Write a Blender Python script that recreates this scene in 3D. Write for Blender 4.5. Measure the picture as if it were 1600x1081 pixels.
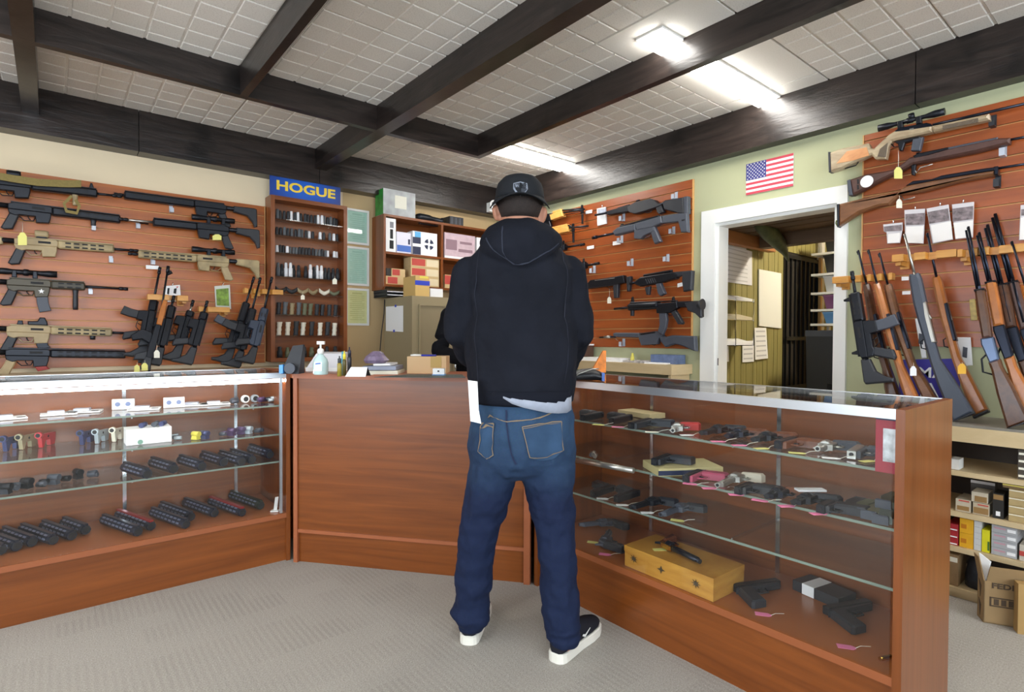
import bpy, math, random
from mathutils import Vector, Matrix
sc = bpy.context.scene
for o in list(bpy.data.objects): bpy.data.objects.remove(o)
COL = sc.collection
rnd = random.Random(7)
PI = math.pi

# ---------------------------------------------------------------- camera
FPX, CAMZ = 874.54, 1.17
YAW, PITCH, ROLL = (math.radians(a) for a in (39.427, -0.9363, 0.2694))
FW = Vector((math.sin(YAW)*math.cos(PITCH), math.cos(YAW)*math.cos(PITCH), math.sin(PITCH)))
_r = Vector((math.cos(YAW), -math.sin(YAW), 0)); _u = _r.cross(FW)
RT = _r*math.cos(ROLL) + _u*math.sin(ROLL)
UP = _u*math.cos(ROLL) - _r*math.sin(ROLL)
CAM = Vector((0, 0, CAMZ))
cd = bpy.data.cameras.new('camera'); cam = bpy.data.objects.new('camera', cd); COL.objects.link(cam)
M = Matrix((RT, UP, -FW)).transposed().to_4x4(); M.translation = CAM
cam.matrix_world = M
cd.sensor_width = 36; cd.lens = FPX/1600*36; cd.clip_start = .02
sc.camera = cam

# ---------------------------------------------------------------- light and exposure
sc.view_settings.view_transform = 'Standard'; sc.view_settings.look = 'None'
sc.view_settings.gamma = 1; sc.view_settings.use_curve_mapping = False
sc.view_settings.exposure = 0.68
w = bpy.data.worlds.new('daylight'); sc.world = w; w.use_nodes = True
bg = w.node_tree.nodes['Background']; bg.inputs[0].default_value = (.80, .90, 1, 1); bg.inputs[1].default_value = 6.5
def portal(loc, rot, sx, sy):
    l = bpy.data.lights.new('window_portal', 'AREA'); l.shape = 'RECTANGLE'; l.size = sx; l.size_y = sy
    l.cycles.is_portal = True
    o = bpy.data.objects.new('window_portal', l); COL.objects.link(o); o.location = loc; o.rotation_euler = rot
portal((-3.62, .6, 1.45), (0, -PI/2, 0), 1.7, 3.6)      # shop window in the left wall, facing +x
portal((.2, -3.22, 1.45), (PI/2, 0, 0), 4.6, 1.7)       # shop front, facing +y

# ---------------------------------------------------------------- materials
MATS = {}
def srgb(c):
    return tuple(((v/255)/12.92 if v/255 <= .04045 else ((v/255+.055)/1.055)**2.4) for v in c)
def newmat(name):
    m = bpy.data.materials.new(name); m.use_nodes = True; MATS[name] = m
    return m, m.node_tree, m.node_tree.nodes['Principled BSDF']
def P(name, rgb, rough=.5, metal=0, spec=.5, noise=0, nscale=30, bump=0, bscale=60, coat=0, bdist=.01):
    """plain procedural material: sRGB colour with optional mottling and fine relief"""
    if name in MATS: return MATS[name]
    m, t, b = newmat(name); N = t.nodes; L = t.links
    c = srgb(rgb); b.inputs['Base Color'].default_value = (*c, 1)
    b.inputs['Roughness'].default_value = rough; b.inputs['Metallic'].default_value = metal
    b.inputs['Specular IOR Level'].default_value = spec
    if coat: b.inputs['Coat Weight'].default_value = coat
    tc = N.new('ShaderNodeTexCoord')
    if noise:
        n = N.new('ShaderNodeTexNoise'); n.inputs['Scale'].default_value = nscale; n.inputs['Detail'].default_value = 4
        L.new(tc.outputs['Object'], n.inputs['Vector'])
        r = N.new('ShaderNodeValToRGB'); L.new(n.outputs['Fac'], r.inputs[0])
        r.color_ramp.elements[0].position = .3; r.color_ramp.elements[1].position = .7
        r.color_ramp.elements[0].color = (*[max(0, v*(1-noise)) for v in c], 1)
        r.color_ramp.elements[1].color = (*[min(1, v*(1+noise)) for v in c], 1)
        L.new(r.outputs[0], b.inputs['Base Color'])
    if bump:
        n = N.new('ShaderNodeTexNoise'); n.inputs['Scale'].default_value = bscale; n.inputs['Detail'].default_value = 3
        L.new(tc.outputs['Object'], n.inputs['Vector'])
        bp = N.new('ShaderNodeBump'); bp.inputs['Strength'].default_value = bump; bp.inputs['Distance'].default_value = bdist
        L.new(n.outputs['Fac'], bp.inputs['Height']); L.new(bp.outputs[0], b.inputs['Normal'])
    return m
def WOOD(name, ca, cb, scale, rough=.35, knots=0, bump=.05, cc=None, coat=0):
    """grained wood: stretched noise; scale gives the stretch in x, y, z"""
    if name in MATS: return MATS[name]
    m, t, b = newmat(name); N = t.nodes; L = t.links
    tc = N.new('ShaderNodeTexCoord'); mp = N.new('ShaderNodeMapping'); mp.inputs['Scale'].default_value = scale
    L.new(tc.outputs['Object'], mp.inputs[0])
    n = N.new('ShaderNodeTexNoise'); n.inputs['Scale'].default_value = 1; n.inputs['Detail'].default_value = 6
    n.inputs['Roughness'].default_value = .62; n.inputs['Distortion'].default_value = .6
    L.new(mp.outputs[0], n.inputs['Vector'])
    r = N.new('ShaderNodeValToRGB'); L.new(n.outputs['Fac'], r.inputs[0])
    e = r.color_ramp.elements; e[0].position = .3; e[1].position = .72
    e[0].color = (*srgb(ca), 1); e[1].color = (*srgb(cb), 1)
    out = r.outputs[0]
    if knots:
        k = N.new('ShaderNodeTexNoise'); k.inputs['Scale'].default_value = knots; k.inputs['Detail'].default_value = 3
        L.new(tc.outputs['Object'], k.inputs['Vector'])
        r2 = N.new('ShaderNodeValToRGB'); L.new(k.outputs['Fac'], r2.inputs[0])
        r2.color_ramp.elements[0].position = .56; r2.color_ramp.elements[1].position = .7
        r2.color_ramp.elements[0].color = (0, 0, 0, 1)
        mx = N.new('ShaderNodeMix'); mx.data_type = 'RGBA'
        L.new(r2.outputs[0], mx.inputs[0]); L.new(out, mx.inputs[6]); mx.inputs[7].default_value = (*srgb(cc or ca), 1)
        out = mx.outputs[2]
    L.new(out, b.inputs['Base Color']); b.inputs['Roughness'].default_value = rough
    if coat: b.inputs['Coat Weight'].default_value = coat; b.inputs['Coat Roughness'].default_value = .25
    if bump:
        bp = N.new('ShaderNodeBump'); bp.inputs['Strength'].default_value = bump; bp.inputs['Distance'].default_value = .01
        L.new(n.outputs['Fac'], bp.inputs['Height']); L.new(bp.outputs[0], b.inputs['Normal'])
    return m
def EMIT(name, rgb, strength):
    m, t, b = newmat(name)
    b.inputs['Base Color'].default_value = (*srgb(rgb), 1)
    b.inputs['Emission Color'].default_value = (*srgb(rgb), 1); b.inputs['Emission Strength'].default_value = strength
    return m
def GLASS(name, tint, ior=1.45, rough=.0, haze=0):
    m, t, b = newmat(name); N = t.nodes; L = t.links; N.remove(b)
    tr = N.new('ShaderNodeBsdfTransparent'); tr.inputs[0].default_value = (*tint, 1)
    gl = N.new('ShaderNodeBsdfGlossy'); gl.inputs['Roughness'].default_value = rough
    lw = N.new('ShaderNodeLayerWeight'); lw.inputs[0].default_value = .5      # Schlick reflectance from the facing angle
    pw = N.new('ShaderNodeMath'); pw.operation = 'POWER'; pw.inputs[1].default_value = 5; L.new(lw.outputs['Facing'], pw.inputs[0])
    f0 = ((ior-1)/(ior+1))**2
    ma = N.new('ShaderNodeMath'); ma.operation = 'MULTIPLY_ADD'; ma.inputs[1].default_value = 1-f0; ma.inputs[2].default_value = f0; L.new(pw.outputs[0], ma.inputs[0])
    mx = N.new('ShaderNodeMixShader'); L.new(ma.outputs[0], mx.inputs[0]); L.new(tr.outputs[0], mx.inputs[1]); L.new(gl.outputs[0], mx.inputs[2])
    out = mx.outputs[0]
    if haze:   # even pale diffuse film over the whole pane
        df = N.new('ShaderNodeBsdfDiffuse'); df.inputs[0].default_value = (.8, .82, .85, 1)
        m2 = N.new('ShaderNodeMixShader'); m2.inputs[0].default_value = haze
        L.new(out, m2.inputs[1]); L.new(df.outputs[0], m2.inputs[2]); out = m2.outputs[0]
    L.new(out, N['Material Output'].inputs[0])
    return m

cherry_h = WOOD('cherry_laminate_flat_grain', (106, 52, 12), (138, 74, 25), (1.2, 1.2, 26), .33, coat=.15)
cherry_v = WOOD('cherry_laminate_upright_grain', (108, 55, 17), (136, 73, 28), (30, 30, 1.2), .33, coat=.15)
cherry_edge = WOOD('cherry_edge_band', (150, 84, 50), (164, 94, 58), (4, 4, 4), .4)
slat_wood = WOOD('slat_panel_wood', (150, 74, 16), (184, 102, 33), (1.6, 1.6, 20), .36, coat=.1)
slat_wood_r = WOOD('slat_panel_wood_right', (138, 64, 20), (168, 86, 36), (1.6, 1.6, 20), .36, coat=.1)
groove_m = P('slat_groove_edge', (214, 160, 100), .6)
beam_m = WOOD('dark_stained_beam', (13, 10, 9), (56, 46, 42), (2.4, 2.4, 20), .3, knots=4.2, bump=.28, cc=(8, 6, 6))
beam_under = WOOD('dark_stained_beam_face', (34, 27, 25), (54, 46, 42), (2, 2, 2), .5, bump=.1)
cream = P('cream_wall_paint', (226, 208, 176), .8, noise=.02, nscale=3, bump=.02)
green = P('pale_green_wall_paint', (178, 180, 144), .8, noise=.02, nscale=3, bump=.02)
white = P('white_gloss_paint', (236, 236, 232), .35)
wallgrey = P('grey_wall_paint', (190, 186, 176), .85)
alu = P('brushed_aluminium', (205, 208, 212), .3, .9)
chrome = P('chrome', (215, 218, 222), .15, 1)
gun = P('black_gun_steel', (34, 36, 42), .38, .6)
gunb = P('blued_steel', (40, 44, 56), .28, .8)
poly = P('black_polymer', (38, 40, 46), .5)
polyg = P('grey_polymer', (70, 74, 84), .5)
steel = P('stainless_steel', (176, 174, 168), .3, .9)
tan = P('tan_finish', (168, 148, 112), .55, noise=.08, nscale=20)
camo = P('tan_camouflage', (158, 140, 104), .6, noise=.35, nscale=16)
olive = P('olive_webbing', (128, 112, 62), .8, noise=.1, nscale=80)
walnut = WOOD('walnut_stock', (62, 36, 22), (98, 60, 36), (18, 18, 18), .3, coat=.3)
walnut2 = WOOD('worn_walnut_stock', (98, 62, 38), (138, 92, 58), (9, 9, 22), .4, coat=.1)
birch = WOOD('honey_wood_stock', (150, 86, 34), (186, 112, 50), (14, 14, 14), .28, coat=.4)
darkwood = WOOD('dark_brown_stock', (70, 46, 40), (92, 62, 54), (14, 14, 14), .4)
pine = WOOD('pine_rack_wood', (190, 128, 52), (216, 158, 76), (6, 6, 30), .4)
paper = P('white_paper', (240, 240, 240), .8)
papery = P('yellow_tag_paper', (228, 222, 130), .8)
paperw = P('cream_tag_paper', (236, 232, 214), .8)
paperp = P('pink_tag_paper', (238, 130, 170), .8)
blacki = P('black_print', (24, 24, 26), .7)
card = P('brown_cardboard', (186, 150, 104), .85, noise=.05, nscale=12)
cardd = P('kraft_cardboard', (150, 122, 84), .85, noise=.05, nscale=12)
skin = P('skin', (172, 118, 92), .55, noise=.06, nscale=25)
clear = GLASS('clear_plastic', (.9, .93, .95), 1.3, .05, .12)
glass = GLASS('case_glass', (.985, .992, .99), 1.4, 0, .004)
glass_s = GLASS('shelf_glass', (.95, .975, .965), 1.4, 0, .01)
glass_e = P('glass_edge', (128, 142, 130), .2, spec=.8)

# ---------------------------------------------------------------- pixels to places
def ray(px, py): return FW + RT*((px-800)/FPX) - UP*((py-540.5)/FPX)
def on_z(px, py, z): d = ray(px, py); return CAM + d*((z-CAMZ)/d.z)
def on_y(px, py, y): d = ray(px, py); return CAM + d*(y/d.y)
def on_x(px, py, x): d = ray(px, py); return CAM + d*(x/d.x)
def on_pl(px, py, p, n):
    d = ray(px, py); return CAM + d*((Vector(p)-CAM).dot(n)/d.dot(n))

# ---------------------------------------------------------------- mesh helpers
ORG = {}
CLAMP = [None]        # lowest height while things standing on a shelf are built
class MB:
    def __init__(s): s.v = []; s.f = []; s.sm = []
    def add(s, vs, fs, smooth=False):
        k = len(s.v); s.v += [Vector(v) for v in vs]
        s.f += [tuple(i+k for i in f) for f in fs]; s.sm += [smooth]*len(fs); return s
    def box(s, a, b, bev=0):
        (x0, y0, z0), (x1, y1, z1) = a, b
        return s.hexa([(x0, y0, z0), (x1, y0, z0), (x1, y1, z0), (x0, y1, z0)], [(x0, y0, z1), (x1, y0, z1), (x1, y1, z1), (x0, y1, z1)])
    def hexa(s, lo, hi):
        return s.add(list(lo)+list(hi), [(3, 2, 1, 0), (4, 5, 6, 7), (0, 1, 5, 4), (1, 2, 6, 5), (2, 3, 7, 6), (3, 0, 4, 7)])
    def obox(s, c, sx, sy, sz, rz=0, rx=0, ry=0):
        """box of size sx,sy,sz centred at c, turned"""
        R = Matrix.Rotation(rz, 3, 'Z') @ Matrix.Rotation(ry, 3, 'Y') @ Matrix.Rotation(rx, 3, 'X'); c = Vector(c)
        q = [(-1, -1), (1, -1), (1, 1), (-1, 1)]
        return s.hexa([c+R@Vector((a*sx/2, b*sy/2, -sz/2)) for a, b in q], [c+R@Vector((a*sx/2, b*sy/2, sz/2)) for a, b in q])
    def cyl(s, p0, p1, r0, r1=None, n=12, cap=True, smooth=True):
        p0, p1 = Vector(p0), Vector(p1); r1 = r0 if r1 is None else r1
        d = (p1-p0).normalized(); a = d.orthogonal().normalized(); b = d.cross(a)
        return s.loft([(p0, a*r0, b*r0), (p1, a*r1, b*r1)], n, cap, smooth)
    def loft(s, rings, n=16, cap=True, smooth=True):
        vs = []; fs = []
        for c, a, b in rings:
            c, a, b = Vector(c), Vector(a), Vector(b)
            for i in range(n):
                t = 2*PI*i/n; vs.append(c + a*math.cos(t) + b*math.sin(t))
        for k in range(len(rings)-1):
            for i in range(n):
                j = (i+1) % n; fs.append((k*n+i, k*n+j, (k+1)*n+j, (k+1)*n+i))
        s.add(vs, fs, smooth)
        if cap:
            k = len(s.v)-len(vs); m = len(rings)-1
            s.f.append(tuple(k+i for i in reversed(range(n)))); s.f.append(tuple(k+m*n+i for i in range(n))); s.sm += [False, False]
        return s
    def lathe(s, base, prof, n=16, axis=(0, 0, 1), smooth=True):
        ax = Vector(axis).normalized(); a = ax.orthogonal().normalized(); b = ax.cross(a); base = Vector(base)
        return s.loft([(base+ax*h, a*max(r, 1e-4), b*max(r, 1e-4)) for r, h in prof], n, True, smooth)
    def prism(s, pts, nrm, th, bev=0):
        """polygon pts (3D, on one plane) made th thick along nrm (centred), front edge chamfered by bev"""
        pts = [Vector(p) for p in pts]; nv = Vector(nrm).normalized(); n = len(pts)
        ar = Vector((0, 0, 0))
        for i in range(n): ar += pts[i].cross(pts[(i+1) % n])
        if ar.dot(nv) < 0: pts.reverse()
        lo = [p-nv*th/2 for p in pts]; mid = [p+nv*(th/2-bev) for p in pts]
        rings = [lo, mid]
        if bev > 0:
            ins = []
            for i in range(n):
                a, b, c = pts[i-1], pts[i], pts[(i+1) % n]
                e1 = (b-a).normalized(); e2 = (c-b).normalized()
                m1 = nv.cross(e1); m2 = nv.cross(e2); m = m1+m2
                if m.length < 1e-6: m = m1.copy()
                m.normalize(); k = max(.4, m.dot(m1)); ins.append(b + m*min(bev/k, bev*2) + nv*th/2)
            rings.append(ins)
        vs = [v for r in rings for v in r]; fs = [tuple(reversed(range(n)))]
        for k in range(len(rings)-1):
            for i in range(n):
                j = (i+1) % n; fs.append((k*n+i, k*n+j, (k+1)*n+j, (k+1)*n+i))
        fs.append(tuple((len(rings)-1)*n+i for i in range(n)))
        return s.add(vs, fs)
    def sphere(s, c, rx, ry=None, rz=None, n=14, m=8, smooth=True):
        ry = rx if ry is None else ry; rz = rx if rz is None else rz; c = Vector(c)
        return s.loft([(c+Vector((0, 0, -rz*math.cos(PI*k/m))), Vector((max(1e-4, rx*math.sin(PI*k/m)), 0, 0)), Vector((0, max(1e-4, ry*math.sin(PI*k/m)), 0))) for k in range(m+1)], n, True, smooth)
    def tube(s, pts, r, n=6):
        """round bar through points"""
        pts = [Vector(p) for p in pts]; rings = []
        for i, p in enumerate(pts):
            d = (pts[min(i+1, len(pts)-1)]-pts[max(i-1, 0)]).normalized()
            a = d.orthogonal().normalized() if i == 0 else (rings[-1][1]-d*rings[-1][1].dot(d)).normalized()
            rings.append((p, a, d.cross(a)))
        return s.loft([(p, a*r, b*r) for p, a, b in rings], n)
    def mesh(s, name, mat, org=(0, 0, 0)):
        me = bpy.data.meshes.new(name); o = Vector(org)
        me.from_pydata([v-o for v in s.v], [], s.f); me.polygons.foreach_set('use_smooth', s.sm)
        me.materials.append(mat); me.update(); return me
    def build(s, name, mat, parent=None, org=None):
        if CLAMP[0] is not None:
            for v in s.v: v.z = max(v.z, CLAMP[0])
        if parent is not None: org = ORG[parent.name]
        elif org is None:
            lo = Vector([min(v[i] for v in s.v) for i in range(3)]); hi = Vector([max(v[i] for v in s.v) for i in range(3)])
            org = Vector(((lo.x+hi.x)/2, (lo.y+hi.y)/2, lo.z))
        o = bpy.data.objects.new(name, s.mesh(name, mat, org)); COL.objects.link(o)
        if parent is not None: o.parent = parent
        else: o.location = org
        ORG[o.name] = Vector(org); return o
def tag(o, label, cat=None, group=None, kind=None):
    o['label'] = label
    if cat: o['category'] = cat
    if group: o['group'] = group
    if kind: o['kind'] = kind
    return o
def thing(name, label, cat, loc, group=None):
    o = bpy.data.objects.new(name, None); COL.objects.link(o); o.location = loc; o.empty_display_size = .05
    ORG[o.name] = Vector(loc); return tag(o, label, cat, group)
def one(mb, name, mat, label, cat, group=None): return tag(mb.build(name, mat), label, cat, group)
def struct(o, label=None):
    o['kind'] = 'structure'
    if label: o['label'] = label
    return o
def root_struct(name, label, loc=(0, 0, 0)):
    o = bpy.data.objects.new(name, None); COL.objects.link(o); o.location = loc; ORG[o.name] = Vector(loc); return struct(o, label)
def text_mesh(txt, size, ext=.001, bold=0):
    c = bpy.data.curves.new('lettering', 'FONT'); c.body = txt; c.size = size; c.extrude = ext; c.offset = bold
    c.align_x = 'CENTER'; c.align_y = 'CENTER'; c.resolution_u = 3
    o = bpy.data.objects.new('lettering', c); COL.objects.link(o)
    me = bpy.data.meshes.new_from_object(o.evaluated_get(bpy.context.evaluated_depsgraph_get()))
    bpy.data.objects.remove(o); return me
def text(txt, size, mat, parent, pos, xdir, ydir, sx=1, bold=0, name='lettering'):
    me = text_mesh(txt, size, .0008, bold); me.materials.clear(); me.materials.append(mat)
    x = Vector(xdir).normalized(); y = Vector(ydir).normalized(); z = x.cross(y)
    R = Matrix((x*sx, y, z)).transposed().to_4x4()
    me.transform(R); o = bpy.data.objects.new(name, me); COL.objects.link(o)
    o.parent = parent; o.location = Vector(pos)-ORG[parent.name]; ORG[o.name] = Vector(pos); return o
# ================================================================ the shell of the shop
YW, XW, ZC = 4.58, 3.55, 2.655
YS, XS = 4.56, 3.53            # faces of the slat panels
CT = .98                       # counter height
def carpet():
    m, t, b = newmat('grey_beige_carpet'); N = t.nodes; L = t.links
    tc = N.new('ShaderNodeTexCoord')
    n = N.new('ShaderNodeTexNoise'); n.inputs['Scale'].default_value = 190; n.inputs['Detail'].default_value = 3
    L.new(tc.outputs['Object'], n.inputs['Vector'])
    n.inputs['Detail'].default_value = 6; n.inputs['Roughness'].default_value = .7
    r = N.new('ShaderNodeValToRGB'); L.new(n.outputs['Fac'], r.inputs[0])
    r.color_ramp.elements[0].position = .3; r.color_ramp.elements[1].position = .7
    r.color_ramp.elements[0].color = (*srgb((142, 137, 129)), 1); r.color_ramp.elements[1].color = (*srgb((190, 184, 175)), 1)
    # woven bars in patches
    br = N.new('ShaderNodeTexBrick'); br.inputs['Scale'].default_value = 1.9; br.inputs['Mortar Size'].default_value = 0
    br.inputs['Color1'].default_value = (0, 0, 0, 1); br.inputs['Color2'].default_value = (1, 1, 1, 1)
    L.new(tc.outputs['Object'], br.inputs['Vector'])
    wv = N.new('ShaderNodeTexWave'); wv.wave_type = 'BANDS'; wv.bands_direction = 'X'; wv.inputs['Scale'].default_value = 13; wv.inputs['Distortion'].default_value = .4
    L.new(tc.outputs['Object'], wv.inputs['Vector'])
    big = N.new('ShaderNodeTexNoise'); big.inputs['Scale'].default_value = 1.6; L.new(tc.outputs['Object'], big.inputs['Vector'])
    mu = N.new('ShaderNodeMath'); mu.operation = 'MULTIPLY'; L.new(br.outputs['Color'], mu.inputs[0]); L.new(wv.outputs['Fac'], mu.inputs[1])
    mu2 = N.new('ShaderNodeMath'); mu2.operation = 'MULTIPLY'; L.new(mu.outputs[0], mu2.inputs[0]); L.new(big.outputs['Fac'], mu2.inputs[1])
    mu3 = N.new('ShaderNodeMath'); mu3.operation = 'MULTIPLY'; mu3.inputs[1].default_value = .42; L.new(mu2.outputs[0], mu3.inputs[0])
    mx = N.new('ShaderNodeMix'); mx.data_type = 'RGBA'; L.new(mu3.outputs[0], mx.inputs[0]); L.new(r.outputs[0], mx.inputs[6]); mx.inputs[7].default_value = (*srgb((112, 104, 98)), 1)
    L.new(mx.outputs[2], b.inputs['Base Color']); b.inputs['Roughness'].default_value = .95; b.inputs['Specular IOR Level'].default_value = .1
    bp = N.new('ShaderNodeBump'); bp.inputs['Strength'].default_value = .5; bp.inputs['Distance'].default_value = .006
    L.new(n.outputs['Fac'], bp.inputs['Height']); L.new(bp.outputs[0], b.inputs['Normal'])
    return m
struct(MB().box((-3.7, -3.3, -.1), (6.6, 4.68, 0)).build('floor', carpet(), org=(0, 0, 0)), 'grey beige loop carpet with faint woven bars')
def ceil_mat(name, c1, c2):
    m, t, b = newmat(name); N = t.nodes; L = t.links; tc = N.new('ShaderNodeTexCoord')
    n = N.new('ShaderNodeTexNoise'); n.inputs['Scale'].default_value = 160; n.inputs['Detail'].default_value = 2
    L.new(tc.outputs['Object'], n.inputs['Vector']); r = N.new('ShaderNodeValToRGB'); L.new(n.outputs['Fac'], r.inputs[0])
    r.color_ramp.elements[0].position = .33; r.color_ramp.elements[1].position = .48
    r.color_ramp.elements[0].color = (*srgb(c1), 1); r.color_ramp.elements[1].color = (*srgb(c2), 1)
    L.new(r.outputs[0], b.inputs['Base Color']); b.inputs['Roughness'].default_value = .9
    return m
tile_m = ceil_mat('speckled_ceiling_tile', (214, 208, 199), (230, 225, 217))
tile_p = ceil_mat('plain_ceiling_panel', (226, 221, 213), (232, 228, 220))
tile_g = P('ceiling_groove', (196, 188, 174), .9)
ceil = struct(MB().box((-3.7, -3.3, ZC+.012), (3.65, 4.68, ZC+.1)).build('ceiling', tile_g, org=(0, 0, ZC)), 'beige suspended ceiling with panels scored into squares')
def tile_panel(x0, y0, nx, ny, s, plain):
    mb = MB(); g = .0045; d = .012
    if plain: mb.box((x0+g, y0+g, ZC), (x0+nx*s-g, y0+ny*s-g, ZC+.012))
    else:
        mb.box((x0+.002, y0+.002, ZC+.005), (x0+nx*s-.002, y0+ny*s-.002, ZC+.012))
        for i in range(nx):
            for j in range(ny):
                a, b, c, e = x0+i*s+g, y0+j*s+g, x0+(i+1)*s-g, y0+(j+1)*s-g
                lo = [(a+.004, b+.004, ZC), (c-.004, b+.004, ZC), (c-.004, e-.004, ZC), (a+.004, e-.004, ZC)]
                hi = [(a, b, ZC+.006), (c, b, ZC+.006), (c, e, ZC+.006), (a, e, ZC+.006)]
                mb.hexa(lo, hi)
    mb.build('ceiling_tile', tile_p if plain else tile_m, ceil)
S = .1475; X0 = 0.96-8*S*4; Y0 = 4.45-4*S*13.25
plain_set = {(6, 11), (7, 10), (7, 9), (5, 8), (6, 8), (7, 12)}
for i in range(9):
    for j in range(3, 15):
        x, y = X0+i*8*S, Y0+j*4*S
        if x > 3.46 or x+8*S < -2.2 or y > 4.45: continue
        nx = 8; ny = 4
        tile_panel(x, y, nx, ny, S, (i, j) in plain_set)

# ---- walls
struct(MB().box((-3.7, YW, 0), (XW+.1, YW+.1, ZC+.02)).build('wall_left', cream, org=(0, YW, 0)), 'cream painted wall behind the black rifles')
mb = MB(); D0, D1, DZ = 1.325, 2.10, 1.958
mb.box((XW, -3.3, 0), (XW+.1, D0, ZC+.02)).box((XW, D1, 0), (XW+.1, YW+.1, ZC+.02)).box((XW, D0, DZ), (XW+.1, D1, ZC+.02))
struct(mb.build('wall_right', green, org=(XW, 0, 0)), 'pale green painted wall with the doorway')
def holed(name, axis, pos, a0, a1, w0, w1, z0, z1, sgn):
    mb = MB()
    def bx(p, q, za, zb):
        if axis == 'x': mb.box((min(pos, pos+sgn*.1), p, za), (max(pos, pos+sgn*.1), q, zb))
        else: mb.box((p, min(pos, pos+sgn*.1), za), (q, max(pos, pos+sgn*.1), zb))
    bx(a0, w0, 0, ZC+.02); bx(w1, a1, 0, ZC+.02); bx(w0, w1, 0, z0); bx(w0, w1, z1, ZC+.02)
    return struct(mb.build(name, wallgrey, org=(0, 0, 0)), 'painted shop wall with a wide window behind the viewer')
holed('wall_side', 'x', -3.6, -3.3, 4.68, -1.2, 2.4, .6, 2.3, -1)
holed('wall_front', 'y', -3.2, -3.7, 3.65, -2.1, 2.5, .6, 2.3, -1)
fr = P('window_frame_grey', (120, 122, 124), .4, .5)
mb = MB()
for yy in (-1.2, 0, 1.2, 2.36): mb.box((-3.66, yy, .6), (-3.62, yy+.04, 2.3))
mb.box((-3.66, -1.2, .6), (-3.62, 2.4, .64)).box((-3.66, -1.2, 2.26), (-3.62, 2.4, 2.3))
struct(mb.build('window_1', fr, org=(0, 0, 0)), 'shop window frame in the side wall')
mb = MB()
for xx in (-2.1, -.6, .9, 2.46): mb.box((xx, -3.26, .6), (xx+.04, -3.22, 2.3))
mb.box((-2.1, -3.26, .6), (2.5, -3.22, .64)).box((-2.1, -3.26, 2.26), (2.5, -3.22, 2.3))
struct(mb.build('window_2', fr, org=(0, 0, 0)), 'shop front window frame')

# ---- beams
def beam(n, label, pieces):
    r = root_struct('trim_%d' % n, label, pieces[0][0])
    for a, b in pieces: MB().box(a, b).build('plank', beam_m, r)
ZB, ZM = 2.385, 2.498
beam(1, 'deep dark stained beam along the top of the cream wall', [((-3.6, 4.45, ZB), (.452, YW, ZC+.01)), ((.456, 4.45, ZB), (1.66, YW, ZC+.01)), ((1.664, 4.45, ZB), (XW, YW, ZC+.01))])
beam(2, 'deep dark stained beam along the top of the green wall', [((3.46, -3.2, ZB), (XW, .93, ZC+.01)), ((3.46, .934, ZB), (XW, 4.45, ZC+.01))])
beam(3, 'dark stained cross beam hanging below the ceiling, running left to right', [((-3.6, 3.36, ZM), (2.43, 3.405, ZC+.01))])
beam(4, 'dark stained beam running from the cross beam corner over the fluorescent light', [((2.43, -3.2, ZM), (2.475, 3.405, ZC+.01))])
beam(5, 'thick dark stained beam crossing above the cross beam', [((1.626, -3.2, ZM), (1.715, 3.36, ZC+.01)), ((1.626, 3.405, ZM), (1.715, 4.45, ZC+.01))])
beam(6, 'narrow dark stained beam between the far left beam and the thick one', [((.812, -3.2, ZM), (.852, 3.36, ZC+.01))])
beam(7, 'dark stained beam at the far left of the ceiling', [((-.128, -3.2, ZM), (-.05, 3.36, ZC+.01)), ((-.128, 3.405, ZM), (-.05, 4.45, ZC+.01))])

# ---- fluorescent lights set in the ceiling
tube_m = EMIT('fluorescent_diffuser', (255, 252, 246), 18)
def fluor(x0, y0, x1, y1, label):
    t = thing('ceiling_light', label, 'light', ((x0+x1)/2, (y0+y1)/2, ZC-.04), 'fluorescent ceiling lights')
    MB().hexa([(x0+.01, y0+.015, ZC-.04), (x1-.01, y0+.015, ZC-.04), (x1-.01, y1-.015, ZC-.04), (x0+.01, y1-.015, ZC-.04)], [(x0, y0, ZC-.004), (x1, y0, ZC-.004), (x1, y1, ZC-.004), (x0, y1, ZC-.004)]).build('diffuser', tube_m, t)
    mb = MB(); f = .012
    mb.box((x0-f, y0-f, ZC-.010), (x1+f, y0, ZC)).box((x0-f, y1, ZC-.010), (x1+f, y1+f, ZC)).box((x0-f, y0, ZC-.010), (x0, y1, ZC)).box((x1, y0, ZC-.010), (x1+f, y1, ZC))
    mb.build('light_frame', white, t)
fluor(2.265, 1.64, 3.445, 1.77, 'fluorescent strip light in the ceiling above the flag')
fluor(2.49, 3.375, 3.445, 3.55, 'fluorescent strip light in the ceiling above the man\'s cap')
fluor(2.265, -.45, 3.445, -.30, 'fluorescent strip light in the ceiling behind the viewer, right')
fluor(-.6, .4, .6, .55, 'fluorescent strip light in the ceiling over the viewer')
fluor(-2.2, 2.3, -1.0, 2.45, 'fluorescent strip light in the ceiling left of the view')

# ---- doorway casing
r = root_struct('door_1', 'white painted doorway casing under the flag', (XW, 1.7, 0))
cw = .105
MB().box((XW-.022, D1, 0), (XW, D1+cw, DZ+.095)).build('side_casing', white, r)
MB().box((XW-.022, D0-.055, 0), (XW, D0, DZ+.095)).build('side_casing', white, r)
MB().box((XW-.022, D0, DZ), (XW, D1, DZ+.095)).build('head_casing', white, r)
MB().box((XW, D1-.02, 0), (XW+.12, D1, DZ)).build('jamb', white, r)
MB().box((XW, D0, 0), (XW+.12, D0+.02, DZ)).build('jamb', white, r)
MB().box((XW, D0+.02, DZ-.02), (XW+.12, D1-.02, DZ)).build('jamb', white, r)
MB().box((XW-.004, D1-.025, .98), (XW+.0, D1-.02, 1.03)).build('strike_plate', poly, r)

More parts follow.
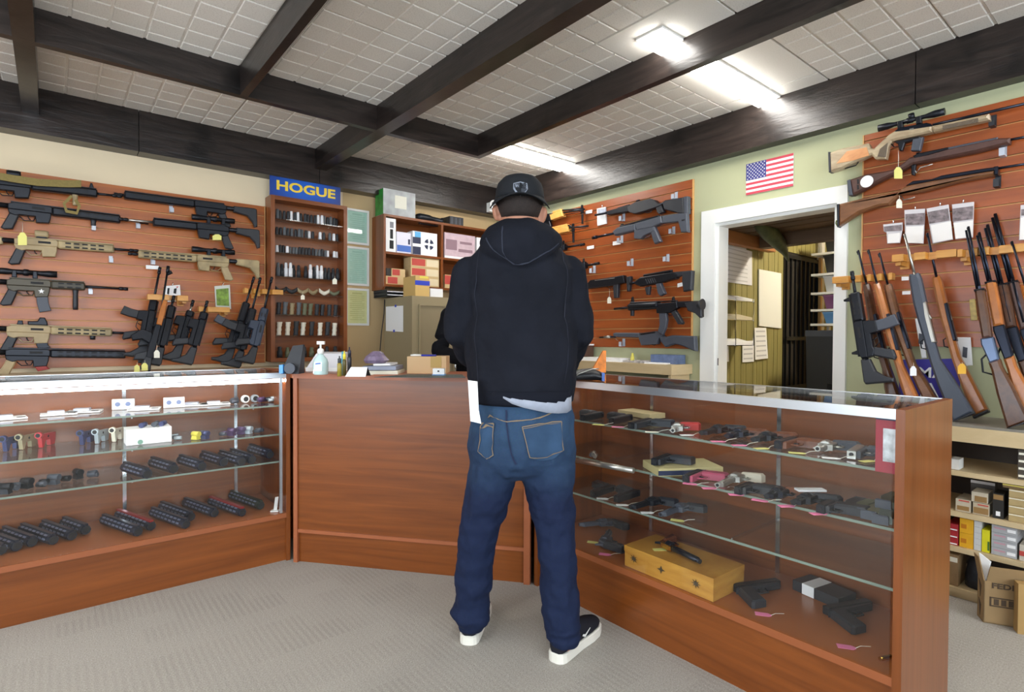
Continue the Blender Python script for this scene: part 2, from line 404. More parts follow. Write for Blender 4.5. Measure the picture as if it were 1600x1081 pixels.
# ================================================================ slat panels
def slat_panel(label, face, a0, a1, z0, z1, pitch, mat, back):
    """face 'L': along x on the left wall, 'R': along y on the right wall"""
    loc = ((a0+a1)/2, YW-.003, z0) if face == 'L' else (XW-.003, (a0+a1)/2, z0)
    t = thing('slat_panel', label, 'slat wall', loc)
    def bx(mb, p, q, da, db, za, zb):
        if face == 'L': mb.box((p, YW-db, za), (q, YW-max(da, .003), zb))
        else: mb.box((XW-db, p, za), (XW-max(da, .003), q, zb))
        return mb
    bx(MB(), a0, a1, 0, .004, z0, z1).build('backing', groove_m, t)
    z = z0; k = 0
    while z < z1-.01:
        ze = min(z+pitch-.0085, z1)
        bx(MB(), a0+.002, a1-.002, .004, .02, z, ze).build('slat', mat, t)
        z += pitch
    bx(MB(), a0-.006, a0, 0, .0205, z0, z1).build('edge_strip', back, t)
    bx(MB(), a1, a1+.006, 0, .0205, z0, z1).build('edge_strip', back, t)
    return t
slat_panel('orange wood slat panel holding black and tan rifles on the cream wall', 'L', -2.6, 1.272, .962, 2.168, .0757, slat_wood, groove_m)
slat_panel('orange wood slat panel left of the white doorway', 'R', 2.28, 3.92, 1.09, 2.298, .0765, slat_wood_r, groove_m)
slat_panel('reddish wood slat panel right of the doorway behind the racked hunting rifles', 'R', -.6, 1.19, 1.13, 2.31, .0765, slat_wood_r, groove_m)

# ================================================================ showcases and counter
LF, RF = 2.98, 1.755           # front planes of the two glass cases
def bxy(kind, f0, f1, a0, a1, z0, z1):
    """f: depth behind the front plane, a: along the case"""
    if kind == 'L': return (a0, LF+f0, z0), (a1, LF+f1, z1)
    return (RF+f0, a0, z0), (RF+f1, a1, z1)
deck_m = WOOD('cherry_deck_lit', (150, 82, 36), (176, 104, 52), (1.2, 1.2, 26), .3, coat=.15)  # paler than the other cherry: light reflecting on the deck is in the colour
deck_e = P('light_cherry_edge', (148, 82, 44), .45)
def showcase(kind, label, a0, a1, depth, shelves, stds, ends):
    loc = ((a0+a1)/2, LF, 0) if kind == 'L' else (RF, (a0+a1)/2, 0)
    t = thing('showcase', label, 'display case', loc)
    B = lambda *a: MB().box(*bxy(kind, *a))
    B(.012, depth, a0+.02, a1-.02, 0, .225).build('plinth', cherry_h, t)
    B(0, depth, a0+.02, a1-.02, .228, .25).build('deck', deck_m, t)
    B(-.003, 0, a0+.02, a1-.02, .226, .2505).build('deck_edge', deck_e, t)
    B(depth-.012, depth, a0+.02, a1-.02, .25, CT-.03).build('back_panel', cherry_h, t)
    for (p, q) in ends: B(-.004, depth, p, q, 0, CT).build('end_panel', cherry_v, t)
    B(-.002, .014, a0+.02, a1-.02, CT-.028, CT).build('frame_rail', alu, t)
    B(depth-.016, depth, a0+.02, a1-.02, CT-.02, CT).build('frame_rail', alu, t)
    B(.014, depth-.016, a0+.02, a1-.02, CT-.008, CT-.001).build('top_glass', glass, t)
    B(.002, .007, a0+.03, a1-.03, .252, CT-.028).build('front_glass', glass, t)
    for s in stds:
        B(depth-.022, depth-.012, s-.008, s+.008, .25, CT-.03).build('shelf_standard', chrome, t)
    for z in shelves:
        g = B(.05, depth-.03, a0+.035, a1-.035, z-.008, z).build('shelf', glass_s, t)
        B(.047, .05, a0+.035, a1-.035, z-.008, z).build('shelf_edge', glass_e, g)
        for s in stds:
            n = MB()
            if kind == 'L': n.box((s-.003, LF+.09, z-.02), (s+.003, LF+depth-.02, z-.009))
            else: n.box((RF+.09, s-.003, z-.02), (RF+depth-.02, s+.003, z-.009))
            n.build('shelf_bracket', chrome, t)
    return t
LSH = (.808, .658, .515); RSH = (.803, .642, .475)
case_l = showcase('L', 'long glass showcase with lit shelves of gun parts on the left', -1.9, .955, .47, LSH, (-1.3, .28, .80), [(-1.9, -1.88), (.935, .955)])
MB().box((.905, LF+.004, .252), (.918, LF+.016, CT-.028)).build('corner_post', alu, case_l)
lamp = MB().cyl((-1.85, LF+.028, CT-.042), (.93, LF+.028, CT-.042), .008)
lamp.build('lamp_tube', EMIT('showcase_lamp', (255, 246, 242), 20), case_l)
case_r = showcase('R', 'glass showcase of handguns to the right of the man', .482, 1.957, .455, RSH, (1.02, 1.62), [(.482, .504), (1.935, 1.957)])

# corner counter between the two cases
CA, CB = Vector((.962, 2.94, 0)), Vector((1.738, 1.972, 0))
cdir = (CB-CA).normalized(); cn = Vector((cdir.y, -cdir.x, 0))      # cn points to the customer
if cn.dot(Vector((-1, -1, 0))) < 0: cn = -cn
CBL, CBR = Vector((.957, LF+.47, 0)), Vector((RF+.455, 1.959, 0))
ct = thing('corner_counter', 'plain cherry laminate corner counter between the two glass cases', 'counter', (CA+CB)/2)
def slab(p, q, n0, n1, z0, z1):
    a, b, c, d = p-cn*n0, q-cn*n0, q-cn*n1, p-cn*n1
    Z = lambda v, z: Vector((v.x, v.y, z))
    return MB().hexa([Z(a, z0), Z(b, z0), Z(c, z0), Z(d, z0)], [Z(a, z1), Z(b, z1), Z(c, z1), Z(d, z1)])
Lc = (CB-CA).length
at = lambda s: CA+cdir*s
slab(at(.022), at(Lc-.03), .004, .022, .172, CT-.028).build('front_panel', cherry_h, ct)
slab(at(.022), at(Lc-.03), -.002, .02, .155, .172).build('rail', cherry_edge, ct)
slab(at(.022), at(Lc-.03), .012, .03, 0, .155).build('kick_panel', cherry_h, ct)
slab(at(0), at(.022), -.006, .03, 0, CT-.028).build('stile', cherry_edge, ct)
slab(at(Lc-.03), at(Lc), -.006, .03, 0, CT-.028).build('stile', cherry_edge, ct)
Zt = lambda v, z: Vector((v.x, v.y, z))
tp = [CA+cn*.008, CB+cn*.008, CBR, CBL]
MB().prism([Zt(p, CT-.014) for p in tp], (0, 0, 1), .028).build('worktop', cherry_edge, ct)
MB().prism([Zt(p, (CT-.028)/2) for p in (CBR+Vector((-.01, .002, 0)), CBL+Vector((.002, -.01, 0)), CBL+Vector((.002, -.035, 0)), CBR+Vector((-.03, .002, 0)))], (0, 0, 1), CT-.03).build('back_panel', cherry_h, ct)
# ================================================================ the man at the counter
UX = Vector((math.cos(YAW), -math.sin(YAW), 0)); VX = Vector((math.sin(YAW), math.cos(YAW), 0)); ZX = Vector((0, 0, 1))
MO = Vector((1.32, 1.60, 0)); MD = MO.dot(VX)
def mp(px, py, v=0): return on_pl(px, py, MO+VX*v, VX)
def ring(l, r, py, v, dh):
    c = mp((l+r)/2, py, v); return (c, UX*((r-l)/2*(MD+v)/FPX), VX*dh)
def ring3(c, r, d, flat=1):
    d = Vector(d).normalized(); a = d.cross(ZX if abs(d.z) < .9 else VX).normalized(); b = d.cross(a); return (Vector(c), a*r, b*r*flat)
def remesh(o, vox, sm=4, disp=None):
    m = o.modifiers.new('blend', 'REMESH'); m.mode = 'VOXEL'; m.voxel_size = vox; m.use_smooth_shade = True
    if sm: s = o.modifiers.new('soften', 'SMOOTH'); s.iterations = sm; s.factor = .5
    if disp:
        tx = bpy.data.textures.new('folds', 'CLOUDS'); tx.noise_scale = disp[0]; tx.noise_depth = 1
        d = o.modifiers.new('folds', 'DISPLACE'); d.texture = tx; d.strength = disp[1]; d.mid_level = .5
        if len(disp) > 2:
            e = bpy.data.objects
    return o
def bend(a, b, c, ra, rb, rc, n=5):
    """rings along a limb from a over the joint b to c"""
    a, b, c = Vector(a), Vector(b), Vector(c); out = []
    for k in range(2*n+1):
        t = k/(2*n); p = a*(1-t)**2+b*2*t*(1-t)+c*t*t; q = a*(1-t)+b*t if t < .5 else b*(2-2*t)+c*(2*t-1)
        p2 = a.lerp(b, t*2) if t <= .5 else b.lerp(c, t*2-1); p = p.lerp(p2, .75)
        r = ra+(rb-ra)*t*2 if t <= .5 else rb+(rc-rb)*(t*2-1)
        d = ((b-a)*(1-t)+(c-b)*t); out.append(ring3(p, r, d))
    return out
def hand(mb, wrist, fwd, palm_n, side, s=1):
    """palm, four bent fingers and a thumb; side points to the thumb"""
    f, n, sd = Vector(fwd).normalized(), Vector(palm_n).normalized(), Vector(side).normalized(); w = Vector(wrist)
    mb.loft([(w, sd*.028*s, n*.02*s), (w+f*.03*s, sd*.038*s, n*.019*s), (w+f*.08*s, sd*.042*s, n*.015*s), (w+f*.098*s, sd*.038*s, n*.010*s)], 12)
    for k, ln in enumerate((.068, .078, .072, .055)):
        b = w+f*.088*s+sd*(.030-.021*k)*s; p1 = b+(f*.92+n*.35)*ln*.45*s; p2 = p1+(f*.7+n*.72)*ln*.33*s; p3 = p2+(f*.35+n*.94)*ln*.28*s
        mb.loft([ring3(b, .0095*s, f), ring3(p1, .0088*s, f*.9+n*.4), ring3(p2, .008*s, f*.6+n*.8), ring3(p3, .006*s, f*.35+n*.94)], 8)
    b = w+f*.03*s+sd*.034*s; p1 = b+(f*.6+sd*.75+n*.2)*.04*s; p2 = p1+(f*.9+sd*.25+n*.3)*.032*s
    mb.loft([ring3(b, .0125*s, f+sd), ring3(p1, .0105*s, f+sd*.6), ring3(p2, .007*s, f)], 8)

man = thing('person', 'man seen from behind in navy hoodie, blue jeans and backwards black cap', 'person', MO)
navy = P('navy_fleece', (22, 24, 32), .9, spec=.15, noise=.15, nscale=9, bump=.9, bscale=7, bdist=.03)
def denim():
    m, t, b = newmat('dark_blue_denim'); N = t.nodes; L = t.links; tc = N.new('ShaderNodeTexCoord')
    n = N.new('ShaderNodeTexNoise'); n.inputs['Scale'].default_value = 5; n.inputs['Detail'].default_value = 5; L.new(tc.outputs['Object'], n.inputs['Vector'])
    sp = N.new('ShaderNodeSeparateXYZ'); L.new(tc.outputs['Object'], sp.inputs[0])
    mr = N.new('ShaderNodeMapRange'); mr.inputs[1].default_value = .55; mr.inputs[2].default_value = .85; L.new(sp.outputs['Z'], mr.inputs[0])   # washed seat, raw legs
    mu = N.new('ShaderNodeMath'); mu.operation = 'MULTIPLY'; L.new(mr.outputs[0], mu.inputs[0]); L.new(n.outputs['Fac'], mu.inputs[1])
    r = N.new('ShaderNodeValToRGB'); L.new(mu.outputs[0], r.inputs[0])
    r.color_ramp.elements[0].position = .05; r.color_ramp.elements[1].position = .62
    r.color_ramp.elements[0].color = (*srgb((22, 32, 58)), 1); r.color_ramp.elements[1].color = (*srgb((48, 72, 98)), 1)
    n2 = N.new('ShaderNodeTexNoise'); n2.inputs['Scale'].default_value = 420; L.new(tc.outputs['Object'], n2.inputs['Vector'])
    mx = N.new('ShaderNodeMix'); mx.data_type = 'RGBA'; mx.blend_type = 'OVERLAY'; mx.inputs[0].default_value = .35
    L.new(r.outputs[0], mx.inputs[6]); L.new(n2.outputs['Color'], mx.inputs[7]); L.new(mx.outputs[2], b.inputs['Base Color'])
    n3 = N.new('ShaderNodeTexNoise'); n3.inputs['Scale'].default_value = 16; n3.inputs['Detail'].default_value = 4; L.new(tc.outputs['Object'], n3.inputs['Vector'])
    bp = N.new('ShaderNodeBump'); bp.inputs['Strength'].default_value = .35; bp.inputs['Distance'].default_value = .02; L.new(n3.outputs['Fac'], bp.inputs['Height']); L.new(bp.outputs[0], b.inputs['Normal'])
    b.inputs['Roughness'].default_value = .85; b.inputs['Specular IOR Level'].default_value = .2
    return m
denim_m = denim()

TORSO = [(744, 888, 624, 0, .132), (738, 894, 616, 0, .142), (734, 898, 604, 0, .146), (728, 902, 588, 0, .15), (726, 903, 560, 0, .148), (728, 900, 520, 0, .142),
         (728, 899, 480, 0, .142), (725, 902, 445, 0, .142), (727, 899, 420, 0, .132), (734, 886, 402, 0, .118), (748, 872, 386, 0, .1), (762, 860, 370, 0, .085), (774, 850, 354, 0, .075)]
ARM_L = [mp(736, 424, .01), mp(715, 522, .015), mp(752, 578, .26)]
ARM_R = [mp(889, 424, .01), mp(908, 524, .015), mp(876, 580, .26)]
PELV = [(744, 890, 612, 0, .12), (738, 896, 640, 0, .125), (733, 899, 668, -.005, .132), (731, 901, 695, -.01, .135), (732, 900, 716, -.008, .13), (738, 894, 734, 0, .11), (760, 870, 745, 0, .07)]
LEG_L = [(735, 812, 722, 0, .11), (730, 805, 750, 0, .105), (727, 798, 775, .005, .098), (720, 789, 805, .015, .09), (716, 779, 835, .025, .08), (714, 774, 860, .035, .076), (711, 771, 885, .045, .076), (711, 768, 915, .055, .074), (709, 766, 940, .062, .074), (705, 767, 957, .066, .078), (707, 764, 965, .068, .07), (715, 758, 970, .07, .06), (716, 755, 976, .072, .058), (718, 753, 981, .074, .055)]
LEG_R = [(809, 900, 722, 0, .11), (816, 900, 750, -.003, .108), (823, 896, 775, -.006, .1), (830, 899, 805, -.01, .093), (839, 898, 835, -.014, .085), (841, 901, 865, -.018, .08), (844, 903, 900, -.022, .078), (846, 905, 935, -.026, .076), (848, 906, 962, -.03, .078), (849, 910, 976, -.032, .08), (854, 905, 983, -.034, .07), (853, 907, 991, -.036, .07), (858, 902, 998, -.038, .06), (860, 899, 1003, -.038, .056)]
HEAD = [(778, 846, 372, 0, .06), (782, 842, 350, .0, .062), (783, 841, 342, .01, .07), (779, 845, 332, .018, .09), (776, 848, 318, .02, .102), (776, 848, 304, .02, .105), (780, 844, 292, .02, .098), (790, 834, 282, .02, .07), (806, 818, 278, .02, .02)]
body = MB()
shr = lambda R, k, kd: [(R_[0], R_[1]*k, R_[2]*kd) for R_ in R]
body.loft([ring(*r) for r in HEAD], 20)
body.loft(shr([ring(*r) for r in TORSO], .86, .8))
body.loft(shr([ring(*r) for r in PELV], .86, .84))
body.loft(shr([ring(*r) for r in LEG_L], .72, .72)); body.loft(shr([ring(*r) for r in LEG_R], .72, .72))
for A, sg in ((ARM_L, 1), (ARM_R, -1)):
    body.loft(bend(A[0], A[1], A[2], .05, .042, .03), 10)
    f = (A[2]-A[1]).normalized(); hand(body, A[2]+f*.005, f+UX*.25*sg, -ZX, UX*sg)
jaw = mp(812, 330, .09)
body.loft([(jaw+VX*.02+ZX*.0, UX*.05, ZX*.06), (jaw+VX*.035-ZX*.01, UX*.04, ZX*.05), (jaw+VX*.045-ZX*.015, UX*.02, ZX*.03)], 12)     # face and jaw
body.loft([(jaw+VX*.035+ZX*.03, UX*.008, ZX*.02), (jaw+VX*.062+ZX*.008, UX*.013, ZX*.012), (jaw+VX*.04-ZX*.004, UX*.012, ZX*.006)], 8)   # nose
body.loft([(jaw+VX*.043-ZX*.027, UX*.022, ZX*.006), (jaw+VX*.052-ZX*.027, UX*.016, ZX*.005)], 8)                                        # lips
for px, sg in ((775, -1), (849, 1)):
    c = mp(px, 333 if sg < 0 else 336, .0)
    body.loft([(c-ZX*.030-UX*sg*.004, UX*.006, VX*.008), (c-ZX*.012+UX*sg*.002, UX*.009, VX*.016), (c+ZX*.012+UX*sg*.006, UX*.010, VX*.022), (c+ZX*.030+UX*sg*.004, UX*.007, VX*.014)], 10)
for h, pl in ((mp(735, 980, .075), LEG_L), (mp(879, 1000, -.035), LEG_R)): body.loft([(h, UX*.035, VX*.04), (Vector((h.x, h.y, .03)), UX*.035, VX*.045)], 10)
b = remesh(body.build('body', skin, man), .006, 3); b['label'] = 'bare neck, ears and head'
for sg in (-1, 1):
    e = MB().sphere(jaw+VX*.046+ZX*.03+UX*sg*.03, .011).build('eye', P('eye_white', (225, 220, 215), .2), man)

hd = MB()
hd.loft([ring(*r) for r in TORSO], 24)
for A in (ARM_L, ARM_R):
    hd.loft(bend(A[0], A[1], A[2], .064, .060, .042, 6), 14)
    f = (A[2]-A[1]).normalized(); hd.loft([ring3(A[2]-f*.03, .044, f), ring3(A[2]-f*.005, .044, f)], 12)
    hd.sphere(A[0]-ZX*.012, .064, .064, .07)
hd.loft([ring(776, 848, 350, -.02, .075), ring(762, 862, 356, -.03, .09), ring(750, 876, 368, -.05, .095), ring(748, 878, 380, -.065, .09), ring(757, 870, 394, -.085, .075), ring(775, 852, 407, -.10, .058), ring(796, 832, 417, -.115, .035)], 20)
hoodie = remesh(hd.build('hoodie', navy, man), .008, 4, (.13, .034))
hm = MB(); rib = [ring(*r) for r in ((741, 891, 629, 0, .139), (736, 896, 624, 0, .147), (733, 899, 606, 0, .15))]
hm.loft(rib, 28); hm.build('hem_band', P('navy_rib_knit', (23, 25, 33), .95, spec=.1), man)
# hood rim fold and seam down the hood
def ribbon(name, pts, wd, mat, parent, target, off, nrm=None):
    """narrow strip through world points, wrapped on to the target"""
    mb = MB(); pts = [Vector(p) for p in pts]; vs = []; fs = []
    fine = []
    for i in range(len(pts)-1):
        for k in range(5): fine.append(pts[i].lerp(pts[i+1], k/5))
    fine.append(pts[-1])
    for i, p in enumerate(fine):
        d = (fine[min(i+1, len(fine)-1)]-fine[max(0, i-1)]).normalized(); s = d.cross(VX).normalized()
        vs += [p+s*wd/2, p-s*wd/2]
        if i: fs.append((2*i-2, 2*i-1, 2*i+1, 2*i))
    mb.add(vs, fs); o = mb.build(name, mat, parent)
    m = o.modifiers.new('wrap', 'SHRINKWRAP'); m.target = target; m.wrap_method = 'NEAREST_SURFACEPOINT'; m.wrap_mode = 'ABOVE_SURFACE'; m.offset = off
    return o
def patch(name, quad, bulge, mat, parent, target, off, n=9):
    """cloth patch spanned by four world corners (TL, TR, BR, BL), wrapped on to the target"""
    tl, tr, br, bl = [Vector(q) for q in quad]; vs = []; fs = []
    for j in range(n):
        for i in range(n):
            s, t = i/(n-1), j/(n-1); p = tl.lerp(tr, s).lerp(bl.lerp(br, s), t) - ZX*bulge*t*math.sin(PI*s); vs.append(p)
    for j in range(n-1):
        for i in range(n-1): fs.append((j*n+i, (j+1)*n+i, (j+1)*n+i+1, j*n+i+1))
    o = MB().add(vs, fs, True).build(name, mat, parent)
    m = o.modifiers.new('wrap', 'SHRINKWRAP'); m.target = target; m.wrap_method = 'NEAREST_SURFACEPOINT'; m.wrap_mode = 'ABOVE_SURFACE'; m.offset = off
    return o
seam_m = P('navy_seam', (38, 42, 56), .9)
ribbon('seam', [mp(788, 360, -.12), mp(785, 375, -.15), mp(784, 395, -.17), mp(792, 412, -.16)], .004, seam_m, hoodie, hoodie, .002)
ribbon('seam', [mp(760, 372, -.12), mp(770, 395, -.16), mp(795, 416, -.17), mp(830, 412, -.17), mp(862, 392, -.14), mp(872, 380, -.1)], .006, seam_m, hoodie, hoodie, .003)
ribbon('seam', [mp(742, 385, -.09), mp(727, 440, -.12), mp(728, 520, -.12), mp(736, 600, -.12)], .003, seam_m, hoodie, hoodie, .002)
ribbon('seam', [mp(888, 385, -.09), mp(901, 440, -.12), mp(899, 520, -.12), mp(890, 600, -.12)], .003, seam_m, hoodie, hoodie, .002)

def crease(R_, seed, n=4):
    """cross folds of the trouser leg: behind the knee and stacked above the shoe"""
    r_ = random.Random(seed); out = []
    for i in range(len(R_)-1):
        for k in range(n):
            t = k/n; c = R_[i][0].lerp(R_[i+1][0], t); a = R_[i][1].lerp(R_[i+1][1], t); b = R_[i][2].lerp(R_[i+1][2], t)
            z = c.z; amp = .008+.022*math.exp(-((z-.42)/.09)**2)+.065*max(0, 1-(z-.06)/.16)*(z < .22)
            q = 1+amp*math.sin(z*105+9*math.sin(z*17+seed)+r_.uniform(-.8, .8)); tilt = (amp*1.6+.03)*math.sin(z*38+seed*1.7)
            out.append((c+VX*tilt*.05, a*q+ZX*tilt*a.length, b*q+ZX*tilt*.4*b.length))
    return out+[R_[-1]]
jn = MB(); jn.loft([ring(*r) for r in PELV], 24); jn.loft(crease([ring(*r) for r in LEG_L], 1), 24); jn.loft(crease([ring(*r) for r in LEG_R], 2), 24)
jeans = remesh(jn.build('jeans', denim_m, man), .007, 2, (.06, .020))
stitch = P('copper_stitching', (120, 104, 84), .8); dk = P('denim_seam', (20, 30, 60), .9)
pk_m = P('washed_denim_pocket', (44, 66, 92), .85, spec=.2, noise=.25, nscale=9)
for q in ([(735, 658), (766, 663), (767, 713), (735, 712)], [(816, 667), (884, 656), (887, 708), (828, 714)]):
    pts = [mp(x, y, -.14) for x, y in q]
    pk = patch('back_pocket', pts, .022, pk_m, jeans, jeans, .004)
    ribbon('stitching', [mp(x, y, -.145) for x, y in (q[0], q[1])], .0035, stitch, jeans, jeans, .0075)
    ribbon('stitching', [mp(x, y, -.145) for x, y in ((q[0][0], q[0][1]+3), (q[1][0], q[1][1]+3))], .0025, stitch, jeans, jeans, .0075)
    ribbon('stitching', [mp(x, y, -.145) for x, y in (q[1], q[2], ((q[2][0]+q[3][0])/2, q[2][1]+9), q[3], q[0])], .003, stitch, jeans, jeans, .0075)
ribbon('seam', [mp(790, 640, -.14), mp(791, 662, -.14), mp(797, 700, -.14), mp(806, 725, -.12)], .005, dk, jeans, jeans, .004)
ribbon('stitching', [mp(752, 648, -.13), mp(770, 654, -.14), mp(792, 659, -.14), mp(830, 655, -.14), mp(870, 647, -.13), mp(893, 640, -.1)], .004, stitch, jeans, jeans, .005)
# pale grey shirt tail showing below the hoodie
vs = []; fs = []; bot = [(786, 622), (800, 631), (818, 637), (836, 641), (855, 645), (872, 646), (886, 645), (893, 640)]
for i, (x, y) in enumerate(bot):
    v = -.143*math.sqrt(max(0, 1-((x-816)/84)**2))-.003
    vs += [mp(x, 618, v), mp(x, (618+y)/2, v-.003), mp(x, y, v-.002)]
    if i: k = 3*i; fs += [(k-3, k-2, k+1, k), (k-2, k-1, k+2, k+1)]
o = MB().add(vs, fs, True).build('shirt_tail', P('heather_grey_jersey', (150, 156, 170), .9, noise=.1, nscale=30), man)
m = o.modifiers.new('thick', 'SOLIDIFY'); m.thickness = .003
# hair: close cropped shell round the back of the head
hair_m = P('cropped_dark_hair', (40, 30, 26), .8, noise=.3, nscale=120, bump=.3, bscale=300)
vs = []; fs = []; HR = [ring(*r) for r in ((784, 840, 343.5, .01, .0715), (779.5, 845, 334, .018, .091), (775, 849, 322, .02, .104), (774.5, 849.5, 308, .02, .108))]
nA = 17
for c, a, b_ in HR:
    for i in range(nA):
        t = math.radians(-205+230*i/(nA-1)); vs.append(c+a*1.015*math.cos(t)+b_*1.015*math.sin(t))
for k in range(len(HR)-1):
    for i in range(nA-1): fs.append((k*nA+i, k*nA+i+1, (k+1)*nA+i+1, (k+1)*nA+i))
o = MB().add(vs, fs, True).build('hair', hair_m, man); m = o.modifiers.new('thick', 'SOLIDIFY'); m.thickness = .004
# cap worn backwards
cap_m = P('black_twill_cap', (30, 32, 36), .85, spec=.2, bump=.1, bscale=120)
CP = [(773.5, 850.5, 317, .02, .112), (774, 850, 308, .02, .112), (775, 849, 298, .02, .11), (778, 846, 289, .02, .104), (785, 839, 281.5, .02, .088), (796, 828, 277.5, .02, .055), (809, 815, 276.5, .02, .01)]
cap = MB().loft([ring(*r) for r in CP], 28).build('cap', cap_m, man)
c0 = mp(812, 313, .02); vs = []; fs = []; nB = 19
for k in range(4):
    for i in range(nB):
        t = math.radians(-90-78+156*i/(nB-1)); e = k/3
        ca = Vector(UX*math.cos(t)*(.092+.018*e)+VX*math.sin(t)*(.113+.06*e*abs(math.sin(t))**1.5))
        vs.append(c0+ca-ZX*(.006+.010*e+.022*e*abs(math.cos(t))**1.5))
for k in range(3):
    for i in range(nB-1): fs.append((k*nB+i, k*nB+i+1, (k+1)*nB+i+1, (k+1)*nB+i))
o = MB().add(vs, fs, True).build('cap_brim', cap_m, cap); m = o.modifiers.new('thick', 'SOLIDIFY'); m.thickness = .004
bd = P('grey_embroidery', (122, 128, 140), .8); bd2 = P('dark_embroidery', (48, 52, 60), .8)
def on_cap(pts, name, mat, off):
    mb = MB().prism([mp(x, y, -.088) for x, y in pts], -VX, .0015); o = mb.build(name, mat, cap)
    m = o.modifiers.new('wrap', 'SHRINKWRAP'); m.target = cap; m.wrap_method = 'NEAREST_SURFACEPOINT'; m.wrap_mode = 'ABOVE_SURFACE'; m.offset = off
on_cap([(802, 286), (813, 284), (824, 286), (825, 295), (821, 301), (813, 305), (806, 301), (802, 295)], 'badge', bd, .0012)
on_cap([(803.5, 287.5), (812.5, 286), (812.5, 294), (804, 294)], 'badge_field', bd2, .003)
on_cap([(814, 295), (823.5, 295), (820, 300), (814, 303)], 'badge_field', bd2, .003)
on_cap([(805, 288.5), (807, 288.3), (807.5, 291), (808.6, 288.2), (810, 291), (811, 287.8), (812, 287.6), (811, 293), (809.5, 293), (808.5, 290.5), (807.8, 293), (806.3, 293)], 'badge_letter', bd, .0045)
on_cap([(815.5, 286.8), (822.5, 287.8), (822.5, 289.5), (818, 289), (822, 292), (821, 294), (815.5, 293.4), (815.5, 292), (819, 292.2), (815.5, 289)], 'badge_letter', bd2, .003)
# shoes
def shoe(heel, toe, side_logo):
    heel, toe = Vector(heel), Vector(toe); f = (toe-heel); L = f.length; f.normalize(); s = f.cross(ZX)
    prof = [(-.022, .010), (-.019, .020), (-.010, .031), (.006, .037), (.05, .039), (.12, .040), (.19, .048), (.24, .046), (.275, .034), (.292, .015)]
    out = [heel+f*a+s*b_ for a, b_ in prof]+[heel+f*a-s*b_ for a, b_ in reversed(prof)]
    sh = MB()
    rr = [(-.016, .018, .066), (-.006, .030, .078), (.02, .036, .084), (.06, .038, .085), (.10, .037, .082), (.14, .039, .070), (.19, .044, .052), (.24, .041, .040), (.272, .028, .030), (.284, .012, .016)]
    sh.loft([(heel+f*a+ZX*(.028+h*.42), s*wd, ZX*h*.62) for a, wd, h in rr], 16)
    up = sh.build('shoe', P('black_suede_shoe', (34, 34, 40), .9, spec=.15), man)
    MB().prism([p+ZX*.018 for p in out], ZX, .034, .004).build('sole', P('white_rubber_sole', (222, 218, 206), .6), up)
    if side_logo:
        q = lambda a, h: heel+f*a+s*(.041+.012*max(0, 1-abs(a-.14)/.1)*.3)+ZX*h
        MB().prism([q(.105, .058), (q(.125, .047)), q(.165, .066), q(.128, .056), q(.112, .062)], s, .002).build('side_mark', white, up)
hL = on_z(733, 1004, 0); hR = on_z(871, 1032, 0); tR = on_z(925, 985, 0)
shoe(hL, hL+(VX*.97+UX*.13).normalized()*.28, False); shoe(hR, hR+(tR-hR).normalized()*.28, True)
# folded paper in the left back pocket
pp = thing('folded_paper', 'long folded white paper standing in the jeans back pocket', 'paper', mp(742, 660, -.14))
MB().prism([mp(731, 594, -.135), mp(746, 596, -.137), mp(748, 640, -.146), mp(752, 662, -.15), (mp(735, 658, -.145))], -VX, .004, .001).build('sheet', paper, pp)
MB().prism([mp(738, 596, -.131), mp(746, 597, -.133), mp(748, 640, -.141), mp(750, 660, -.145), mp(741, 659, -.142)], -VX, .003).build('inner_fold', paperw, pp)

# ================================================================ the clerk on the far side of the counter
CO = VX*3.66-UX*.20; CO = Vector((CO.x, CO.y, 0))
ck = thing('person', 'clerk in black behind the counter, almost hidden by the man', 'person', CO)
cf = -VX
L2 = lambda u, v, z: CO+UX*u+cf*v+ZX*z
blk = P('black_cotton_shirt', (20, 20, 24), .9, spec=.15, bump=.2, bscale=25)
tor = [(.15, .10, .80), (.165, .11, .92), (.17, .115, 1.05), (.19, .12, 1.2), (.20, .11, 1.3), (.16, .085, 1.36), (.075, .06, 1.40)]
arms = [[L2(sg*.20, 0, 1.31), L2(sg*.29, .0, 1.06), L2(sg*.09, .24, 1.03)] for sg in (-1, 1)]
bm = MB(); bm.loft([(L2(0, 0, z), UX*a*.9, VX*d*.88) for a, d, z in tor], 16)
bm.loft([(L2(0, 0, 1.34), UX*.055, VX*.055), (L2(0, .005, 1.42), UX*.053, VX*.06), (L2(0, .02, 1.45), UX*.06, VX*.085), (L2(0, .02, 1.52), UX*.074, VX*.098), (L2(0, .015, 1.58), UX*.074, VX*.098), (L2(0, .01, 1.63), UX*.05, VX*.07), (L2(0, .01, 1.645), UX*.01, VX*.02)], 18)
bm.loft([(L2(0, .10, 1.53), UX*.008, ZX*.016), (L2(0, .132, 1.512), UX*.014, ZX*.010), (L2(0, .10, 1.503), UX*.012, ZX*.005)], 8)
bm.loft([(L2(0, .10, 1.478), UX*.024, ZX*.006), (L2(0, .115, 1.478), UX*.018, ZX*.005)], 8)
